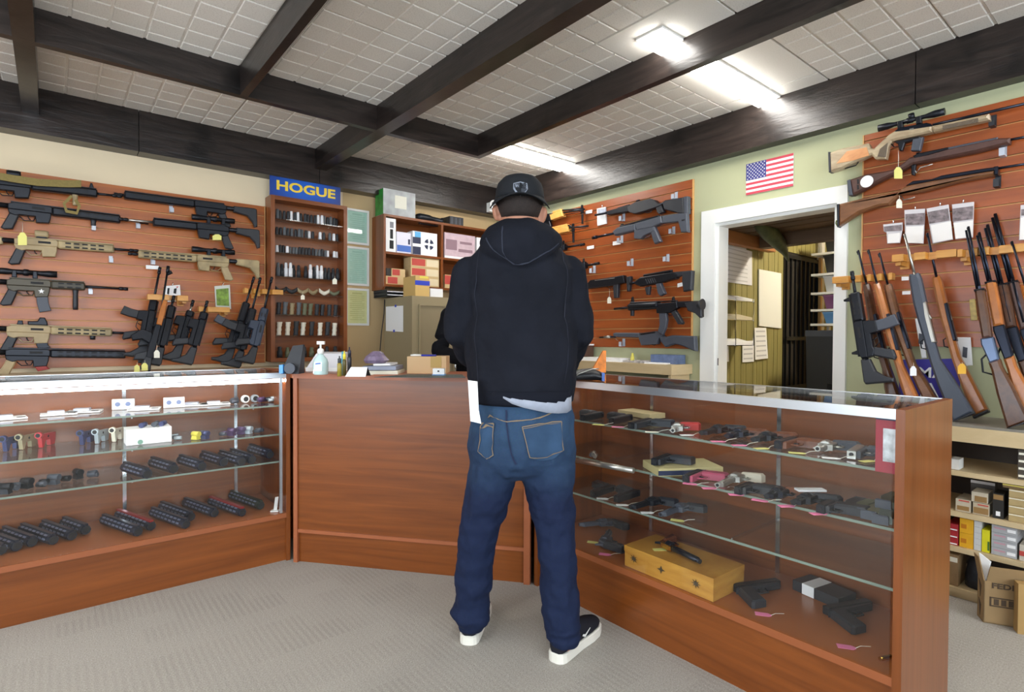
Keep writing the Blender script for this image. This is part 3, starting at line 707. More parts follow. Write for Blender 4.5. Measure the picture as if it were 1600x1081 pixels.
for sg in (-1, 1):
    bm.loft([(L2(sg*.076, .0, 1.50), UX*.006, VX*.010), (L2(sg*.080, .0, 1.525), UX*.008, VX*.017), (L2(sg*.078, .0, 1.55), UX*.006, VX*.012)], 8)
    A = arms[0 if sg < 0 else 1]; bm.loft(bend(A[0], A[1], A[2], .045, .038, .028), 10); f = (A[2]-A[1]).normalized(); hand(bm, A[2], f-UX*.2*sg, -ZX, -UX*sg)
    bm.loft([(L2(sg*.09, 0, .86), UX*.07, VX*.08), (L2(sg*.1, 0, .48), UX*.05, VX*.055), (L2(sg*.11, -.01, .1), UX*.038, VX*.045), (L2(sg*.11, .03, .02), UX*.04, VX*.1)], 12)
remesh(bm.build('body', skin, ck), .007, 3)
sm_ = MB(); sm_.loft([(L2(0, 0, z), UX*a, VX*d) for a, d, z in tor], 20)
for A in arms: sm_.loft(bend(A[0], A[1], A[2], .066, .056, .040), 12); sm_.sphere(A[0]-ZX*.01, .07)
remesh(sm_.build('shirt', blk, ck), .009, 4, (.1, .012))
tr = MB(); tr.loft([(L2(0, 0, .93), UX*.165, VX*.11), (L2(0, 0, .84), UX*.17, VX*.12), (L2(0, 0, .76), UX*.13, VX*.09)], 16)
for sg in (-1, 1): tr.loft([(L2(sg*.085, 0, .84), UX*.085, VX*.1), (L2(sg*.1, 0, .48), UX*.066, VX*.07), (L2(sg*.11, 0, .06), UX*.058, VX*.062)], 14)
remesh(tr.build('trousers', P('black_trousers', (26, 26, 30), .9), ck), .01, 3)
for sg in (-1, 1):
    MB().loft([(L2(sg*.11, -.09, .045), UX*.03, ZX*.045), (L2(sg*.11, .02, .05), UX*.045, ZX*.05), (L2(sg*.115, .13, .035), UX*.045, ZX*.035), (L2(sg*.115, .19, .02), UX*.02, ZX*.02)], 12).build('shoe', poly, ck)
    MB().sphere(L2(sg*.03, .108, 1.538), .010).build('eye', MATS['eye_white'], ck)
hc = MB(); vs = []; fs = []
for k, (z, a, d) in enumerate(((1.50, .0755, .1), (1.56, .078, .103), (1.61, .066, .088), (1.645, .04, .055), (1.657, .005, .01))):
    for i in range(15):
        t = math.radians(-20+220*i/14) if k < 2 else 2*PI*i/14
        vs.append(L2(0, .012, z)+UX*a*math.cos(t)+VX*d*math.sin(t))
    if k: fs += [((k-1)*15+i, (k-1)*15+i+1, k*15+i+1, k*15+i) for i in range(14)]
o = hc.add(vs, fs, True).build('hair', hair_m, ck); m = o.modifiers.new('thick', 'SOLIDIFY'); m.thickness = .006
# ================================================================ long guns
NL, NR = Vector((0, -1, 0)), Vector((-1, 0, 0))
PL_L = (Vector((0, YS-.045, 0)), NL); PL_R = (Vector((XS-.045, 0, 0)), NR)
def lean(face, base, top, z0, z1):
    """plane of guns leaning in a rack: base and top are distances from the wall"""
    if face == 'L': a, b = Vector((0, YW-base, z0)), Vector((0, YW-top, z1)); s = Vector((1, 0, 0))
    else: a, b = Vector((XW-base, 0, z0)), Vector((XW-top, 0, z1)); s = Vector((0, 1, 0))
    n = s.cross(b-a).normalized()
    if n.dot(NL if face == 'L' else NR) < 0: n = -n
    return (a, n)
class Gun:
    def __init__(s, name, label, pl, at, group=None, cat='rifle'):
        s.p, s.n = pl; s.o = s.P(*at); s.t = thing(name, label, cat, s.o, group)
    def P(s, x, y, off=0): return on_pl(x, y, s.p+s.n*off, s.n)
    def k(s, x, y): return (s.P(x, y)-CAM).dot(FW)/FPX          # metres per pixel there
    def poly(s, name, mat, pts, th=.03, off=0, bev=.004):
        return MB().prism([s.P(x, y, off) for x, y in pts], s.n, th, min(bev, th*.4)).build(name, mat, s.t)
    def strip(s, name, mat, pts, th=.03, off=0, bev=.004):
        """bar along a centre line of (x, y, half width) in pixels"""
        a, b = [], []; n = len(pts)
        for i, (x, y, h) in enumerate(pts):
            x0, y0, _ = pts[max(0, i-1)]; x1, y1, _ = pts[min(n-1, i+1)]; d = math.hypot(x1-x0, y1-y0)
            nx, ny = -(y1-y0)/d, (x1-x0)/d; a.append((x+nx*h, y+ny*h)); b.append((x-nx*h, y-ny*h))
        return s.poly(name, mat, a+b[::-1], th, off, bev)
    def cyl(s, name, mat, a, b, r, r1=None, off=0, n=10):
        ka, kb = s.k(*a), s.k(*b); return MB().cyl(s.P(*a, off), s.P(*b, off), r*ka, (r if r1 is None else r1)*kb, n).build(name, mat, s.t)
    def rings(s, name, mat, pts, off=0, n=12):
        """turned tube: list of (x, y, radius in pixels)"""
        v = [s.P(x, y, off) for x, y, r in pts]; out = []
        d = (v[-1]-v[0]).normalized(); a = d.orthogonal().normalized(); b = d.cross(a)
        for p, (x, y, r) in zip(v, pts): q = r*s.k(x, y); out.append((p, a*q, b*q))
        return MB().loft(out, n).build(name, mat, s.t)
    def loop(s, name, mat, pts, r=.0028, off=0): return MB().tube([s.P(x, y, off) for x, y in pts], r).build(name, mat, s.t)
    def scope(s, a, b, off=0, r=5, mat=None):
        mat = mat or gun; X = lambda t: (a[0]+(b[0]-a[0])*t, a[1]+(b[1]-a[1])*t)
        s.rings('scope', mat, [(*X(t), r*q) for t, q in ((0, 1), (.14, 1), (.24, .62), (.42, .62), (.43, .85), (.52, .85), (.53, .62), (.7, .62), (.84, 1.05), (1, 1.05))], off)
        return X
def ar(label, pl, rear, hg, muz, up=1, body=None, hgm=None, gripm=None, stockm=None, mag=None, optic=None, stock=True, slots=True, group=None, name='rifle', collapsed=False, barrelm=None, foregrip=None, irons=False, scale=1, roll=0, maglen=.09, off=0):
    """carbine built round its bore: rear of receiver, end of handguard and muzzle are seen at those pixels; up=+1/-1 says on which side of the bore the sights lie"""
    body = body or gun; hgm = hgm or body; gripm = gripm or poly; stockm = stockm or poly; barrelm = barrelm or gun
    g = Gun(name, label, (pl[0]+pl[1]*off, pl[1]), rear, group); n = g.n
    A, H, Z = g.P(*rear), g.P(*hg), g.P(*muz); t = (Z-A).normalized(); p = n.cross(t)*up
    lh, lm = (H-A).dot(t), (Z-A).dot(t); k = scale
    if roll: R3 = Matrix.Rotation(roll, 3, t); n = R3 @ n; p = R3 @ p
    W = lambda s, h, o=0: A+t*s*k+p*h*k+n*o*k
    def poly_(nm, mat, pts, th, o=0, bev=.003): return MB().prism([W(s, h, o) for s, h in pts], n, th*k, bev).build(nm, mat, g.t)
    lh /= k; lm /= k
    poly_('upper_receiver', body, [(-.004, -.016), (.20, -.016), (.20, .018), (.19, .024), (.02, .024), (-.004, .014)], .040)
    MB().prism([W(s, h) for s, h in ((.008, .024), (lh-.004, .026), (lh-.004, .032), (.008, .032))], n, .02*k, .001).build('top_rail', body if optic != 'none' else body, g.t)
    poly_('lower_receiver', body, [(-.006, -.015), (.196, -.015), (.194, -.045), (.186, -.078), (.124, -.083), (.12, -.046), (.05, -.046), (.028, -.054), (.0, -.04)], .036, 0, .004)
    MB().prism([W(s, h, .021) for s, h in ((.105, -.002), (.165, -.002), (.165, .011), (.105, .011))], n, .003*k).build('ejection_port', blacki, g.t)
    MB().tube([W(.121, -.05), W(.112, -.072), (W(.07, -.076)), W(.048, -.054)], .003*k).build('trigger_guard', body, g.t)
    MB().tube([W(.086, -.046), W(.09, -.06), W(.098, -.068)], .003*k).build('trigger', gun, g.t)
    poly_('pistol_grip', gripm, [(.002, -.04), (.046, -.05), (.040, -.07), (.018, -.135), (-.02, -.142), (-.036, -.132), (-.012, -.075)], .030, 0, .006)
    if mag: poly_('magazine', mag, [(.130, -.075), (.186, -.072), (.190, -.075-maglen*.5), (.203, -.076-maglen), (.146, -.09-maglen), (.134, -.08-maglen*.5)], .024)
    hgo = MB().prism([W(s, h) for s, h in ((.20, -.020), (.21, -.025), (lh-.006, -.024), (lh, -.019), (lh, .019), (lh-.006, .024), (.21, .024), (.20, .02))], n, .046*k, .008*k).build('handguard', hgm, g.t)
    if slots:
        mb = MB(); q = .235
        while q < lh-.045:
            for h0 in (-.017, .006): mb.prism([W(q, h0, .0232), W(q+.028, h0, .0232), W(q+.028, h0+.009, .0232), W(q, h0+.009, .0232)], n, .002*k)
            q += .042
        if mb.v: mb.build('vent_slots', blacki, hgo)
    MB().cyl(W(lh-.01, 0), W(lm-.045, 0), .0085*k, .0075*k, 10).build('barrel', barrelm, g.t)
    MB().loft([(W(s, 0), p*r*k, n*r*k) for s, r in ((lm-.05, .009), (lm-.045, .0115), (lm-.03, .0115), (lm-.028, .0095), (lm-.02, .0095), (lm-.018, .0115), (lm, .0105))], 10).build('muzzle_brake', gun, g.t)
    MB().cyl(W(.0, .002), W(-.09 if collapsed else -.15, .002), .016*k, None, 10).build('buffer_tube', gun, g.t)
    if stock:
        d = .07 if collapsed else 0
        poly_('stock', stockm, [(-.055+d*.6, .021), (-.2+d, .023), (-.215+d, .016), (-.218+d, -.112), (-.2+d, -.118), (-.186+d, -.08), (-.15+d, -.04), (-.055+d*.6, -.022)], .032, 0, .006)
    if foregrip:
        s0 = (g.P(*foregrip[0])-A).dot(t)/k; ln = foregrip[1]
        MB().loft([(W(s0, h), t*r*k, n*r*k) for h, r in ((-.022, .016), (-.035, .015), (-.05, .0135), (-.03-ln*.8, .0145), (-.03-ln, .013))], 10).build('foregrip', foregrip[2] if len(foregrip) > 2 else poly, g.t)
    if irons:
        for s0 in (.03, lh-.03): poly_('sight', gun, [(s0-.012, .03), (s0+.014, .03), (s0+.006, .062), (s0-.004, .062)], .012)
    if optic == 'scope':
        MB().loft([(W(s, .066), p*r*k, n*r*k) for s, r in ((-.045, .019), (-.005, .019), (.02, .0145), (.07, .0145), (.072, .02), (.095, .02), (.097, .0145), (.15, .0145), (.19, .02), (.23, .02))], 14).build('scope', gun, g.t)
        for s0 in (.03, .125): poly_('scope_mount', gun, [(s0-.012, .031), (s0+.012, .031), (s0+.01, .075), (s0-.01, .075)], .034)
    if optic == 'dot':
        MB().loft([(W(s, .056), p*r*k, n*r*k) for s, r in ((.09, .021), (.1, .023), (.145, .023), (.155, .02))], 12).build('red_dot_sight', gun if body is gun else tan, g.t)
        poly_('sight_mount', gun, [(.095, .03), (.15, .03), (.145, .046), (.1, .046)], .03)
    if optic == 'holo':
        poly_('holographic_sight', gun, [(.09, .03), (.185, .03), (.182, .05), (.17, .078), (.145, .078), (.135, .055), (.09, .052)], .045, 0, .005)
        poly_('rear_sight', gun, [(.04, .03), (.07, .03), (.066, .055), (.046, .055)], .03)
    g.W = W; return g
def hang_tag(label, face, x, y, y2, w, h, mat, off=.075, group='price tags', z=None):
    """card tag on a string: string starts at pixel x,y and the card hangs to y2"""
    pl = face if isinstance(face, tuple) else (PL_L if face == 'L' else PL_R)
    P_ = lambda a, b: on_pl(a, b, pl[0]+pl[1]*off, pl[1])
    t = thing('price_tag', label, 'tag', P_(x, y2), group)
    MB().prism([P_(x-w/2, y2), P_(x+w/2, y2), P_(x+w/2, y2-h*.7), P_(x+w*.2, y2-h), P_(x-w*.2, y2-h), P_(x-w/2, y2-h*.7)], pl[1], .0012).build('card', mat, t)
    MB().tube([P_(x, y2-h+1), P_(x+.5, (y+y2-h)/2), on_pl(x, y, pl[0]+pl[1]*max(0, off-.075), pl[1])], .0009, 5).build('string', paperw, t)
def hook(face, x, y, label, h=11, w=5, group='slat wall hooks', mat=None):
    """slat wall bracket: plate in the groove, arm and upturned lip"""
    if face == 'L': p = on_y(x, y, YS-.001); n = NL; s = Vector((1, 0, 0))
    else: p = on_x(x, y, XS-.001); n = NR; s = Vector((0, 1, 0))
    kk = (p-CAM).dot(FW)/FPX; hh = h*kk; ww = w*kk
    t = thing('display_hook', label, 'hook', p, group)
    B = lambda a0, a1, n0, n1, z0, z1: MB().hexa([p+s*a+n*b+ZX*z0 for a, b in ((a0, n0), (a1, n0), (a1, n1), (a0, n1))], [p+s*a+n*b+ZX*z1 for a, b in ((a0, n0), (a1, n0), (a1, n1), (a0, n1))])
    B(-ww/2, ww/2, .0, .004, -hh, 0).build('plate', mat or clear_h, t)
    B(-ww/2, ww/2, .004, .05, -hh, -hh+.004).build('arm', mat or clear_h, t)
    B(-ww/2, ww/2, .046, .05, -hh+.004, -hh*.4).build('lip', mat or clear_h, t)
clear_h = P('frosted_acrylic', (186, 192, 204), .2, spec=.7)

GL = 'rifles hung on the left slat panel'
# --- left slat panel, muzzles to the right
g = ar('black carbine with olive sling and tan vertical grip, top left of the panel', PL_L, (-22, 282), (152, 300), (190, 307), off=.05, optic='dot', foregrip=((117, 300), .06, tan), group=GL, irons=True, body=gun)
sl = MB()
def strap(parent, pts, pl, off, mat, wd):
    """webbing band through pixels: (x, y) with half width wd pixels"""
    q = Gun.__new__(Gun); q.p, q.n = pl; q.t = parent; q.o = ORG[parent.name]
    q.strip('sling', mat, [(x, y, wd) for x, y in pts], .004, off, 0)
strap(g.t, [(-30, 270), (20, 279), (60, 285), (100, 287), (127, 287)], PL_L, .1, olive, 5.5)
strap(g.t, [(112, 306), (100, 318), (104, 330), (120, 333), (124, 322), (118, 312)], PL_L, .08, olive, 2.5)
ar('black carbine with silver barrel tip, second down at the left, yellow tag below it', PL_L, (14, 322), (188, 344), (232, 348.5), group=GL, foregrip=((146, 342), .03), barrelm=steel)
ar('tan camouflage carbine with black grip, third down at the left', PL_L, (24, 377), (178, 388), (216, 392), body=tan, hgm=camo, optic='dot', group=GL, stockm=tan)
g = ar('olive black carbine with scope, long foregrip and white star on the magazine well', PL_L, (12, 441), (133, 448.5), (200, 451.5), optic='scope', mag=polyg, foregrip=((118, 448), .12), group=GL, body=P('olive_black_finish', (74, 68, 56), .45, .3), hgm=P('olive_black_finish2', (66, 60, 48), .5), maglen=.085)
st = [(g.W(.155, -.045, .0195)+(g.W(.155+.016*r_*math.cos(a), -.045+.016*r_*math.sin(a))-g.W(.155, -.045))) for a, r_ in ((PI/2+i*PI/5, 1 if i % 2 == 0 else .42) for i in range(10))]
MB().prism(st, NL, .0015).build('star_mark', paper, g.t)
ar('tan carbine with square holographic sight, fifth down at the left', PL_L, (12, 514), (175, 519.5), (214, 521), body=tan, hgm=camo, optic='holo', mag=gun, group=GL, foregrip=((145, 520), .012), maglen=.03)
CLAMP[0] = .937
ar('black carbine with tan grip and red magazine mark, lowest at the left', PL_L, (10, 551), (196, 554), (236, 554.5), gripm=tan, mag=P('red_magazine', (150, 44, 40), .5), group=GL, slots=True, maglen=.02, off=.05)
CLAMP[0] = None
# --- left slat panel, muzzles to the left
ar('long black carbine with slatted handguard, topmost beside the grip cabinet', PL_L, (352, 325), (194, 305), (178, 303), up=-1, group=GL)
ar('black rifle with bright barrel and scope, second down beside the grip cabinet', PL_L, (356, 359), (239, 346.5), (186, 342), up=-1, optic='scope', group=GL, barrelm=steel, slots=False, off=.05)
ar('sand camouflage rifle with scope and camouflage stock, beside the grip cabinet', PL_L, (356, 408), (216, 398), (200, 396), up=-1, body=camo, hgm=camo, stockm=camo, gripm=tan, optic='scope', group=GL, off=.048)
hang_tag('white and yellow tag below the second black carbine', 'L', 35, 347, 383, 14, 20, papery)
hang_tag('yellow tag on the scoped black rifle beside the grip cabinet', 'L', 339, 366, 375, 14, 9, papery)
for x, y, lb in ((215, 347, 'hook under the silver barrel of the second carbine'), (267, 322, 'hook under the topmost carbine beside the grip cabinet'), (173, 400, 'hook under the tan camouflage handguard'), (238, 403, 'hook under the sand camouflage handguard'), (141, 449, 'hook under the scoped olive carbine'), (146, 350, 'hook under the second carbine handguard')): hook('L', x, y, lb)
one(MB().prism([on_y(x, y, YS-.055) for x, y in ((228, 414), (248, 415.5), (248, 421), (228, 420))], NL, .002), 'price_card', paper, 'small white price card below the sand camouflage rifle', 'card')

# --- rack bars: notched bar on an arm
def rack(face, label, x0, x1, y0, y1, dist, px_th, notches, armx, arm_at=0, nw=.016):
    pl = (Vector((0, YW-dist, 0)), NL) if face == 'L' else (Vector((XW-dist, 0, 0)), NR)
    G_ = Gun('gun_rack', label, pl, ((x0+x1)/2, (y0+y1)/2), 'pine gun racks', 'rack')
    # bar lies flat: its length along the wall, notches cut into its front edge
    A, B = G_.P(x0, y0), G_.P(x1, y1); B.z = A.z = (A.z+B.z)/2; d = (B-A); L = d.length; d.normalize(); n = G_.n
    w = .045; pts = [A-n*w*.6, A+n*w*.5]
    for px in notches:         # one notch where each barrel crosses
        c = (G_.P(px, y0+(y1-y0)*(px-x0)/(x1-x0))-A).dot(d); r = nw
        for q, e in ((-r, .5), (-r*.85, -.45), (r*.85, -.45), (r, .5)): pts.append(A+d*(c+q)+n*w*e)
    pts += [B+n*w*.5, B-n*w*.6]
    MB().prism(pts, ZX, .036, .003).build('notched_bar', pine, G_.t)
    C = A.lerp(B, arm_at) if armx == 0 else B.lerp(A, arm_at); C = C+(d*.015 if armx == 0 else -d*.015)
    dd = dist-.02-w*.5
    MB().hexa([C+d*a+n*b-ZX*.034 for a, b in ((-.012, -w*.5), (.012, -w*.5), (.012, -dd-w*.0), (-.012, -dd))], [C+d*a+n*b-ZX*.011 for a, b in ((-.012, -w*.5), (.012, -w*.5), (.012, -dd), (-.012, -dd))]).build('arm', pine, G_.t)
    MB().hexa([C+d*a+n*b-ZX*.045 for a, b in ((-.02, -dd), (.02, -dd), (.02, -dd+.012), (-.02, -dd+.012))], [C+d*a+n*b+ZX*.02 for a, b in ((-.02, -dd), (.02, -dd), (.02, -dd+.012), (-.02, -dd+.012))]).build('wall_plate', pine, G_.t)
    return G_
rack('L', 'pine rack bar holding the wood-handled rifle on the left wall', 230, 293, 467, 463, .235, 4, (270,), 1, 0, .024)
rack('L', 'pine rack bar below the green picture package on the left wall', 310, 358, 486, 481, .185, 4, (320,), 1)
rack('L', 'pine rack bar beside the grip cabinet', 381, 441, 459, 452, .185, 4, (391, 404, 420), 1, .55, .02)
# bench behind the left showcase
bench = thing('back_bench', 'cream topped bench along the wall behind the left showcase', 'bench', (-.4, 4.36, 0))
MB().box((-2.6, 4.14, .905), (1.5, YW-.005, .935)).build('bench_top', P('cream_laminate', (216, 200, 168), .5), bench)
MB().box((-2.58, 4.17, .0), (1.48, YW-.01, .905)).build('carcass', P('cream_cabinet', (200, 182, 150), .6), bench)
PK = lean('L', .30, .155, .937, 1.62)
GK = 'rifles standing in the left wall racks'; CLAMP[0] = .9365
kw = dict(up=-1, group=GK, collapsed=True, scale=.92)
ar('black carbine standing first in the rack by the wood-handled rifle', (PK[0]-PK[1]*.02, PK[1]), (229, 528), (245, 470), (250, 418), **kw, mag=poly, slots=False)
g = Gun('rifle', 'black rifle with orange wood handguard standing in the left wall rack', (PK[0]+PK[1]*.098, PK[1]), (240, 560), GK)
g.strip('handguard', birch, [(258, 470, 3.6), (253, 489, 4.6), (248, 508, 4.2)], .04)
g.cyl('barrel', gun, (262.5, 418), (249, 505), 1.5); g.rings('muzzle_brake', gun, [(263, 416, 2.4), (261.5, 426, 2.4)]); g.poly('front_sight', gun, [(260, 424), (267, 422), (270, 427), (261, 431)], .01)
g.strip('receiver', gun, [(247, 508, 4.5), (238, 540, 6), (233, 560, 6)], .04); g.poly('magazine', gun, [(238, 520), (222, 514), (204, 524), (207, 532), (222, 530), (236, 538)], .025)
g.strip('stock', poly, [(233, 556, 5), (229, 568, 7), (226, 578, 9)], .035); g.poly('pistol_grip', poly, [(232, 548), (212, 553), (208, 562), (228, 562)], .03)
ar('thick black rifle standing nearest the white card package', (PK[0]+PK[1]*.042, PK[1]), (253, 540), (268, 478), (272, 462), **kw, slots=True)
ar('black carbine with white muzzle tip standing below the green picture package', PK, (283, 535), (297, 486), (302, 469), **kw, barrelm=steel)
ar('black carbine standing under the middle rack bar', (PK[0]+PK[1]*.05, PK[1]), (304, 540), (319, 488), (324, 470), **kw)
ar('black carbine standing first in the rack beside the grip cabinet', PK, (364, 540), (388, 474), (397, 433), **kw, mag=polyg, slots=False)
ar('black carbine standing second in the rack beside the grip cabinet', (PK[0]+PK[1]*.05, PK[1]), (378, 546), (400, 484), (407, 434), **kw, mag=poly)
ar('blue black carbine standing third in the rack beside the grip cabinet', (PK[0]+PK[1]*.1, PK[1]), (399, 540), (415, 482), (425, 433), **kw, body=P('blue_black_finish', (58, 66, 82), .4, .4))
CLAMP[0] = None
hang_tag('white tag on the wood-handled rifle', 'L', 245, 536, 559, 9, 12, paperw, off=.40)
hang_tag('cream tag by the left rack, left one of two', 'L', 214, 566, 584, 9, 14, papery, off=.385)
hang_tag('cream tag by the left rack, right one of two', 'L', 226, 562, 579, 10, 12, papery, off=.385)
# packages hung on the slat panel
def package(face, label, pts, inner, mi, off, mb_=clear, name='hanging_package', top=None, cat='package'):
    pl = PL_L if face == 'L' else PL_R
    g = Gun(name, label, (pl[0]+pl[1]*(off-.045), pl[1]), pts[0], None, cat)
    g.poly('sleeve', mb_, pts, .012, 0, .002)
    for nm, mt, q in inner: g.poly(nm, mt, q, .002, .008, 0)
    xs = [p[0] for p in pts]; y0 = min(p[1] for p in pts)
    g.loop('hanger', chrome, [((min(xs)+max(xs))/2, y0+2), ((min(xs)+max(xs))/2+1, y0-4)], .003, 0)
    return g
package('L', 'white card package with black parts hung above the left rack', [(256, 447), (281, 445), (283, 470), (260, 472)], [('print', blacki, [(262, 450), (265, 450), (264, 460), (261, 459)]), ('print', blacki, [(272, 451), (276, 450), (275, 459), (271, 458)]), ('print', P('red_print', (190, 60, 60), .7), [(275, 448), (279, 447), (277, 450)])], None, .015, paper)
package('L', 'clear package with a green picture hung in the middle of the slat panel', [(335, 447), (359, 445), (361, 483), (337, 480)], [('picture', P('green_picture', (120, 150, 60), .6, noise=.5, nscale=40), [(337.5, 452), (357, 450), (358, 478), (339, 477)])], None, .015, P('pale_card', (206, 208, 200), .6))
# ================================================================ right wall, panel left of the doorway
PR5 = (PL_R[0]+NR*.05, NR)
GR_ = 'guns hung on the slat panel left of the doorway'
def C1(*q): return [(840+x/5.54, 280+y/5.54) for x, y in q]
def CA_(*q): return [(930+x/5.405, 420+y/5.405) for x, y in q]
blond = WOOD('blond_wood_furniture', (196, 140, 66), (222, 172, 96), (10, 10, 10), .4)
def akm(label, lo, sight, muz, group=GR_, off=0):
    g = Gun('rifle', label, (PL_R[0]+NR*off, NR), lo[0], group); (x0, y0), (x1, y1) = lo; ux = (x1-x0); uy = (y1-y0)
    g.strip('handguard', blond, [(x0, y0, 4.5), (x1, y1, 4)], .042)
    g.strip('upper_handguard', blond, [(x0+3, y0-7, 2.4), (x1-2, y1-6, 2.2)], .03)
    g.cyl('barrel', gun, (x1-2, y1-2), muz, 1.5); g.cyl('gas_tube', gun, (x1-2, y1-6), (sight[0], sight[1]), 1.3)
    g.poly('front_sight', gun, [(sight[0]-2, sight[1]+8), (sight[0]+2.5, sight[1]+7), (sight[0]+1.5, sight[1]-6), (sight[0]-1, sight[1]-6)], .012)
    g.strip('receiver', gun, [(x0-34, y0+5, 6), (x0, y0-1, 5.5)], .036); g.poly('magazine', gun, [(x0-12, y0+5), (x0-3, y0+3), (x0+2, y0+20), (x0-2, y0+32), (x0-10, y0+28), (x0-9, y0+16)], .025)
    g.poly('pistol_grip', blond, [(x0-34, y0+9), (x0-27, y0+8), (x0-31, y0+26), (x0-38, y0+25)], .03)
    g.strip('stock', blond, [(x0-34, y0+4, 4), (x0-70, y0+16, 9)], .036)
    g.cyl('cleaning_rod', gun, (x1, y1+2), (muz[0]-4, muz[1]+3), .5)
    g.poly('bayonet_lug', gun, [(sight[0]-1, sight[1]+8), (sight[0]+2, sight[1]+8), (sight[0]+2, sight[1]+24), (sight[0]-.5, sight[1]+24)], .01)
akm('rifle with blond wood handguard, topmost beside the man\'s right ear', [(862, 340), (881, 334.5)], (909, 326), (913, 327))
akm('rifle with blond wood handguard, second down beside the man\'s right shoulder', [(858, 365), (890, 358)], (895, 355), (919, 353), off=.05)
ar('black carbine mostly hidden by the man\'s right shoulder, muzzle showing', PL_R, (826, 396), (884, 386), (913, 381.5), up=1, group=GR_, irons=True)
ar('black carbine behind the man\'s upper right arm, muzzle and front sight showing', PL_R, (850, 426), (916, 414), (936, 411), up=1, group=GR_, irons=True)
g = Gun('rifle', 'black rifle with angular sporting stock, upper right of the panel', PL_R, (1000, 325), GR_)
g.cyl('barrel', gunb, (930, 336), (955, 331), 1.6); g.strip('handguard', gun, [(951, 333.5, 3.2), (966, 330, 4), (986, 325, 5)], .04)
g.strip('top_rail', gunb, [(966, 325.5, 1), (984, 320.5, 1)], .02, .004)
g.poly('receiver', poly, C1((790, 240), (850, 205), (985, 170), (1020, 180), (1060, 215), (1100, 200), (1100, 215), (1060, 240), (1000, 260), (870, 300), (840, 300), (800, 285)), .045)
g.poly('pistol_grip', poly, C1((1030, 235), (1075, 215), (1100, 285), (1060, 305), (1040, 285)), .032)
g.loop('trigger_guard', poly, C1((925, 285), (950, 292), (985, 280), (990, 262)), .003)
g.poly('stock', poly, C1((1085, 205), (1110, 185), (1270, 158), (1280, 300), (1260, 305), (1105, 265)), .036, 0, .007); g.poly('butt_pad', polyg, C1((1275, 155), (1310, 150), (1312, 300), (1282, 305)), .04)
g.poly('rear_sight', gun, C1((850, 195), (885, 185), (880, 175), (860, 180)), .015); g.poly('front_sight', gun, C1((752, 250), (785, 240), (775, 222), (765, 224)), .012)
g = Gun('rifle', 'dark grey carbine with folding stock and short magazine, second down by the doorway', PR5, (1000, 360), GR_)
gp = P('dark_grey_finish', (80, 84, 94), .42, .2)
g.cyl('barrel', gunb, (927, 371.5), (962, 364), 1.8); g.rings('muzzle_brake', gunb, [(926, 371.7, 2.5), (933, 370.2, 2.5)])
g.poly('handguard', gp, C1((660, 455), (700, 420), (860, 385), (860, 445), (680, 490)), .046, 0, .008); g.poly('receiver', gp, C1((850, 385), (1080, 320), (1090, 380), (1000, 420), (870, 445)), .044, 0, .006)
g.strip('top_rail', gun, [(969, 354.5, 1.3), (1030, 337.5, 1.3)], .022); g.poly('lower_receiver', gp, C1((845, 440), (1015, 405), (1020, 450), (930, 490), (900, 520), (845, 515)), .036)
g.poly('magazine', polyg, C1((850, 470), (900, 458), (905, 512), (850, 516)), .028); g.poly('pistol_grip', gp, C1((975, 420), (1020, 410), (1075, 540), (1020, 562), (1005, 530)), .032, 0, .007)
g.loop('trigger_guard', gp, C1((905, 500), (940, 505), (970, 490), (980, 460)), .003)
g.poly('stock', gp, C1((1085, 318), (1200, 300), (1300, 295), (1310, 460), (1250, 462), (1225, 370), (1090, 385)), .034, 0, .006); g.poly('stock_slot', blacki, C1((1245, 350), (1275, 345), (1270, 358), (1248, 362)), .002, .018)
g.poly('flip_sight', gun, C1((715, 408), (745, 400), (740, 385), (722, 388)), .014)
g = Gun('submachine_gun', 'small black pistol carbine with folded stock and white tag, beside the man\'s arm', PL_R, (950, 445), GR_, 'gun')
g.strip('body', gun, [(918, 449, 3), (926, 444, 6.5), (950, 441, 6.5), (977, 436, 6)], .042); g.strip('top_cover', steel, [(930, 438.2, 1), (962, 434.5, 1)], .02, .012)
g.poly('pistol_grip', poly, C1((660, 905), (705, 895), (700, 1025), (668, 1030)), .03); g.poly('stock', poly, C1((775, 845), (812, 840), (815, 860), (800, 970), (782, 972)), .03)
g.loop('trigger_guard', gun, C1((600, 930), (620, 945), (655, 935)), .003); g.poly('rear_sight', gun, C1((690, 845), (755, 835), (752, 850), (692, 860)), .02)
g = Gun('submachine_gun', 'stubby black pistol carbine with vertical grip and shoulder stock by the doorway', PR5, (1030, 440), GR_, 'gun')
g.poly('body', gun, C1((845, 890), (900, 850), (1180, 805), (1225, 830), (1210, 860), (1090, 895), (1040, 905), (900, 930), (855, 910)), .045, 0, .007)
g.strip('top_rail', gun, [(1006, 430.5, 1.6), (1050, 423, 1.6)], .022); g.poly('rear_sight', gun, C1((1100, 805), (1160, 790), (1158, 805), (1100, 820)), .016)
for i in range(5): g.poly('rib', poly, C1((930+i*18, 865-i*3), (938+i*18, 864-i*3), (955+i*18, 905-i*3), (947+i*18, 906-i*3)), .003, .024)
g.poly('pistol_grip', polyg, C1((1030, 905), (1070, 895), (1110, 990), (1070, 1012), (1050, 990)), .032); g.poly('foregrip', poly, C1((935, 935), (980, 925), (970, 1000), (948, 1002)), .026)
g.poly('stock_arm', poly, C1((1180, 805), (1340, 790), (1345, 815), (1200, 850)), .03); g.poly('stock', poly, C1((1260, 800), (1350, 792), (1340, 960), (1270, 975), (1258, 880)), .034, 0, .007); g.cyl('barrel', gunb, (984, 443), (996, 441), 2)
g = Gun('submachine_gun', 'black carbine with long curved magazine and round buttstock beside the door frame', PR5, (1040, 480), GR_, 'gun')
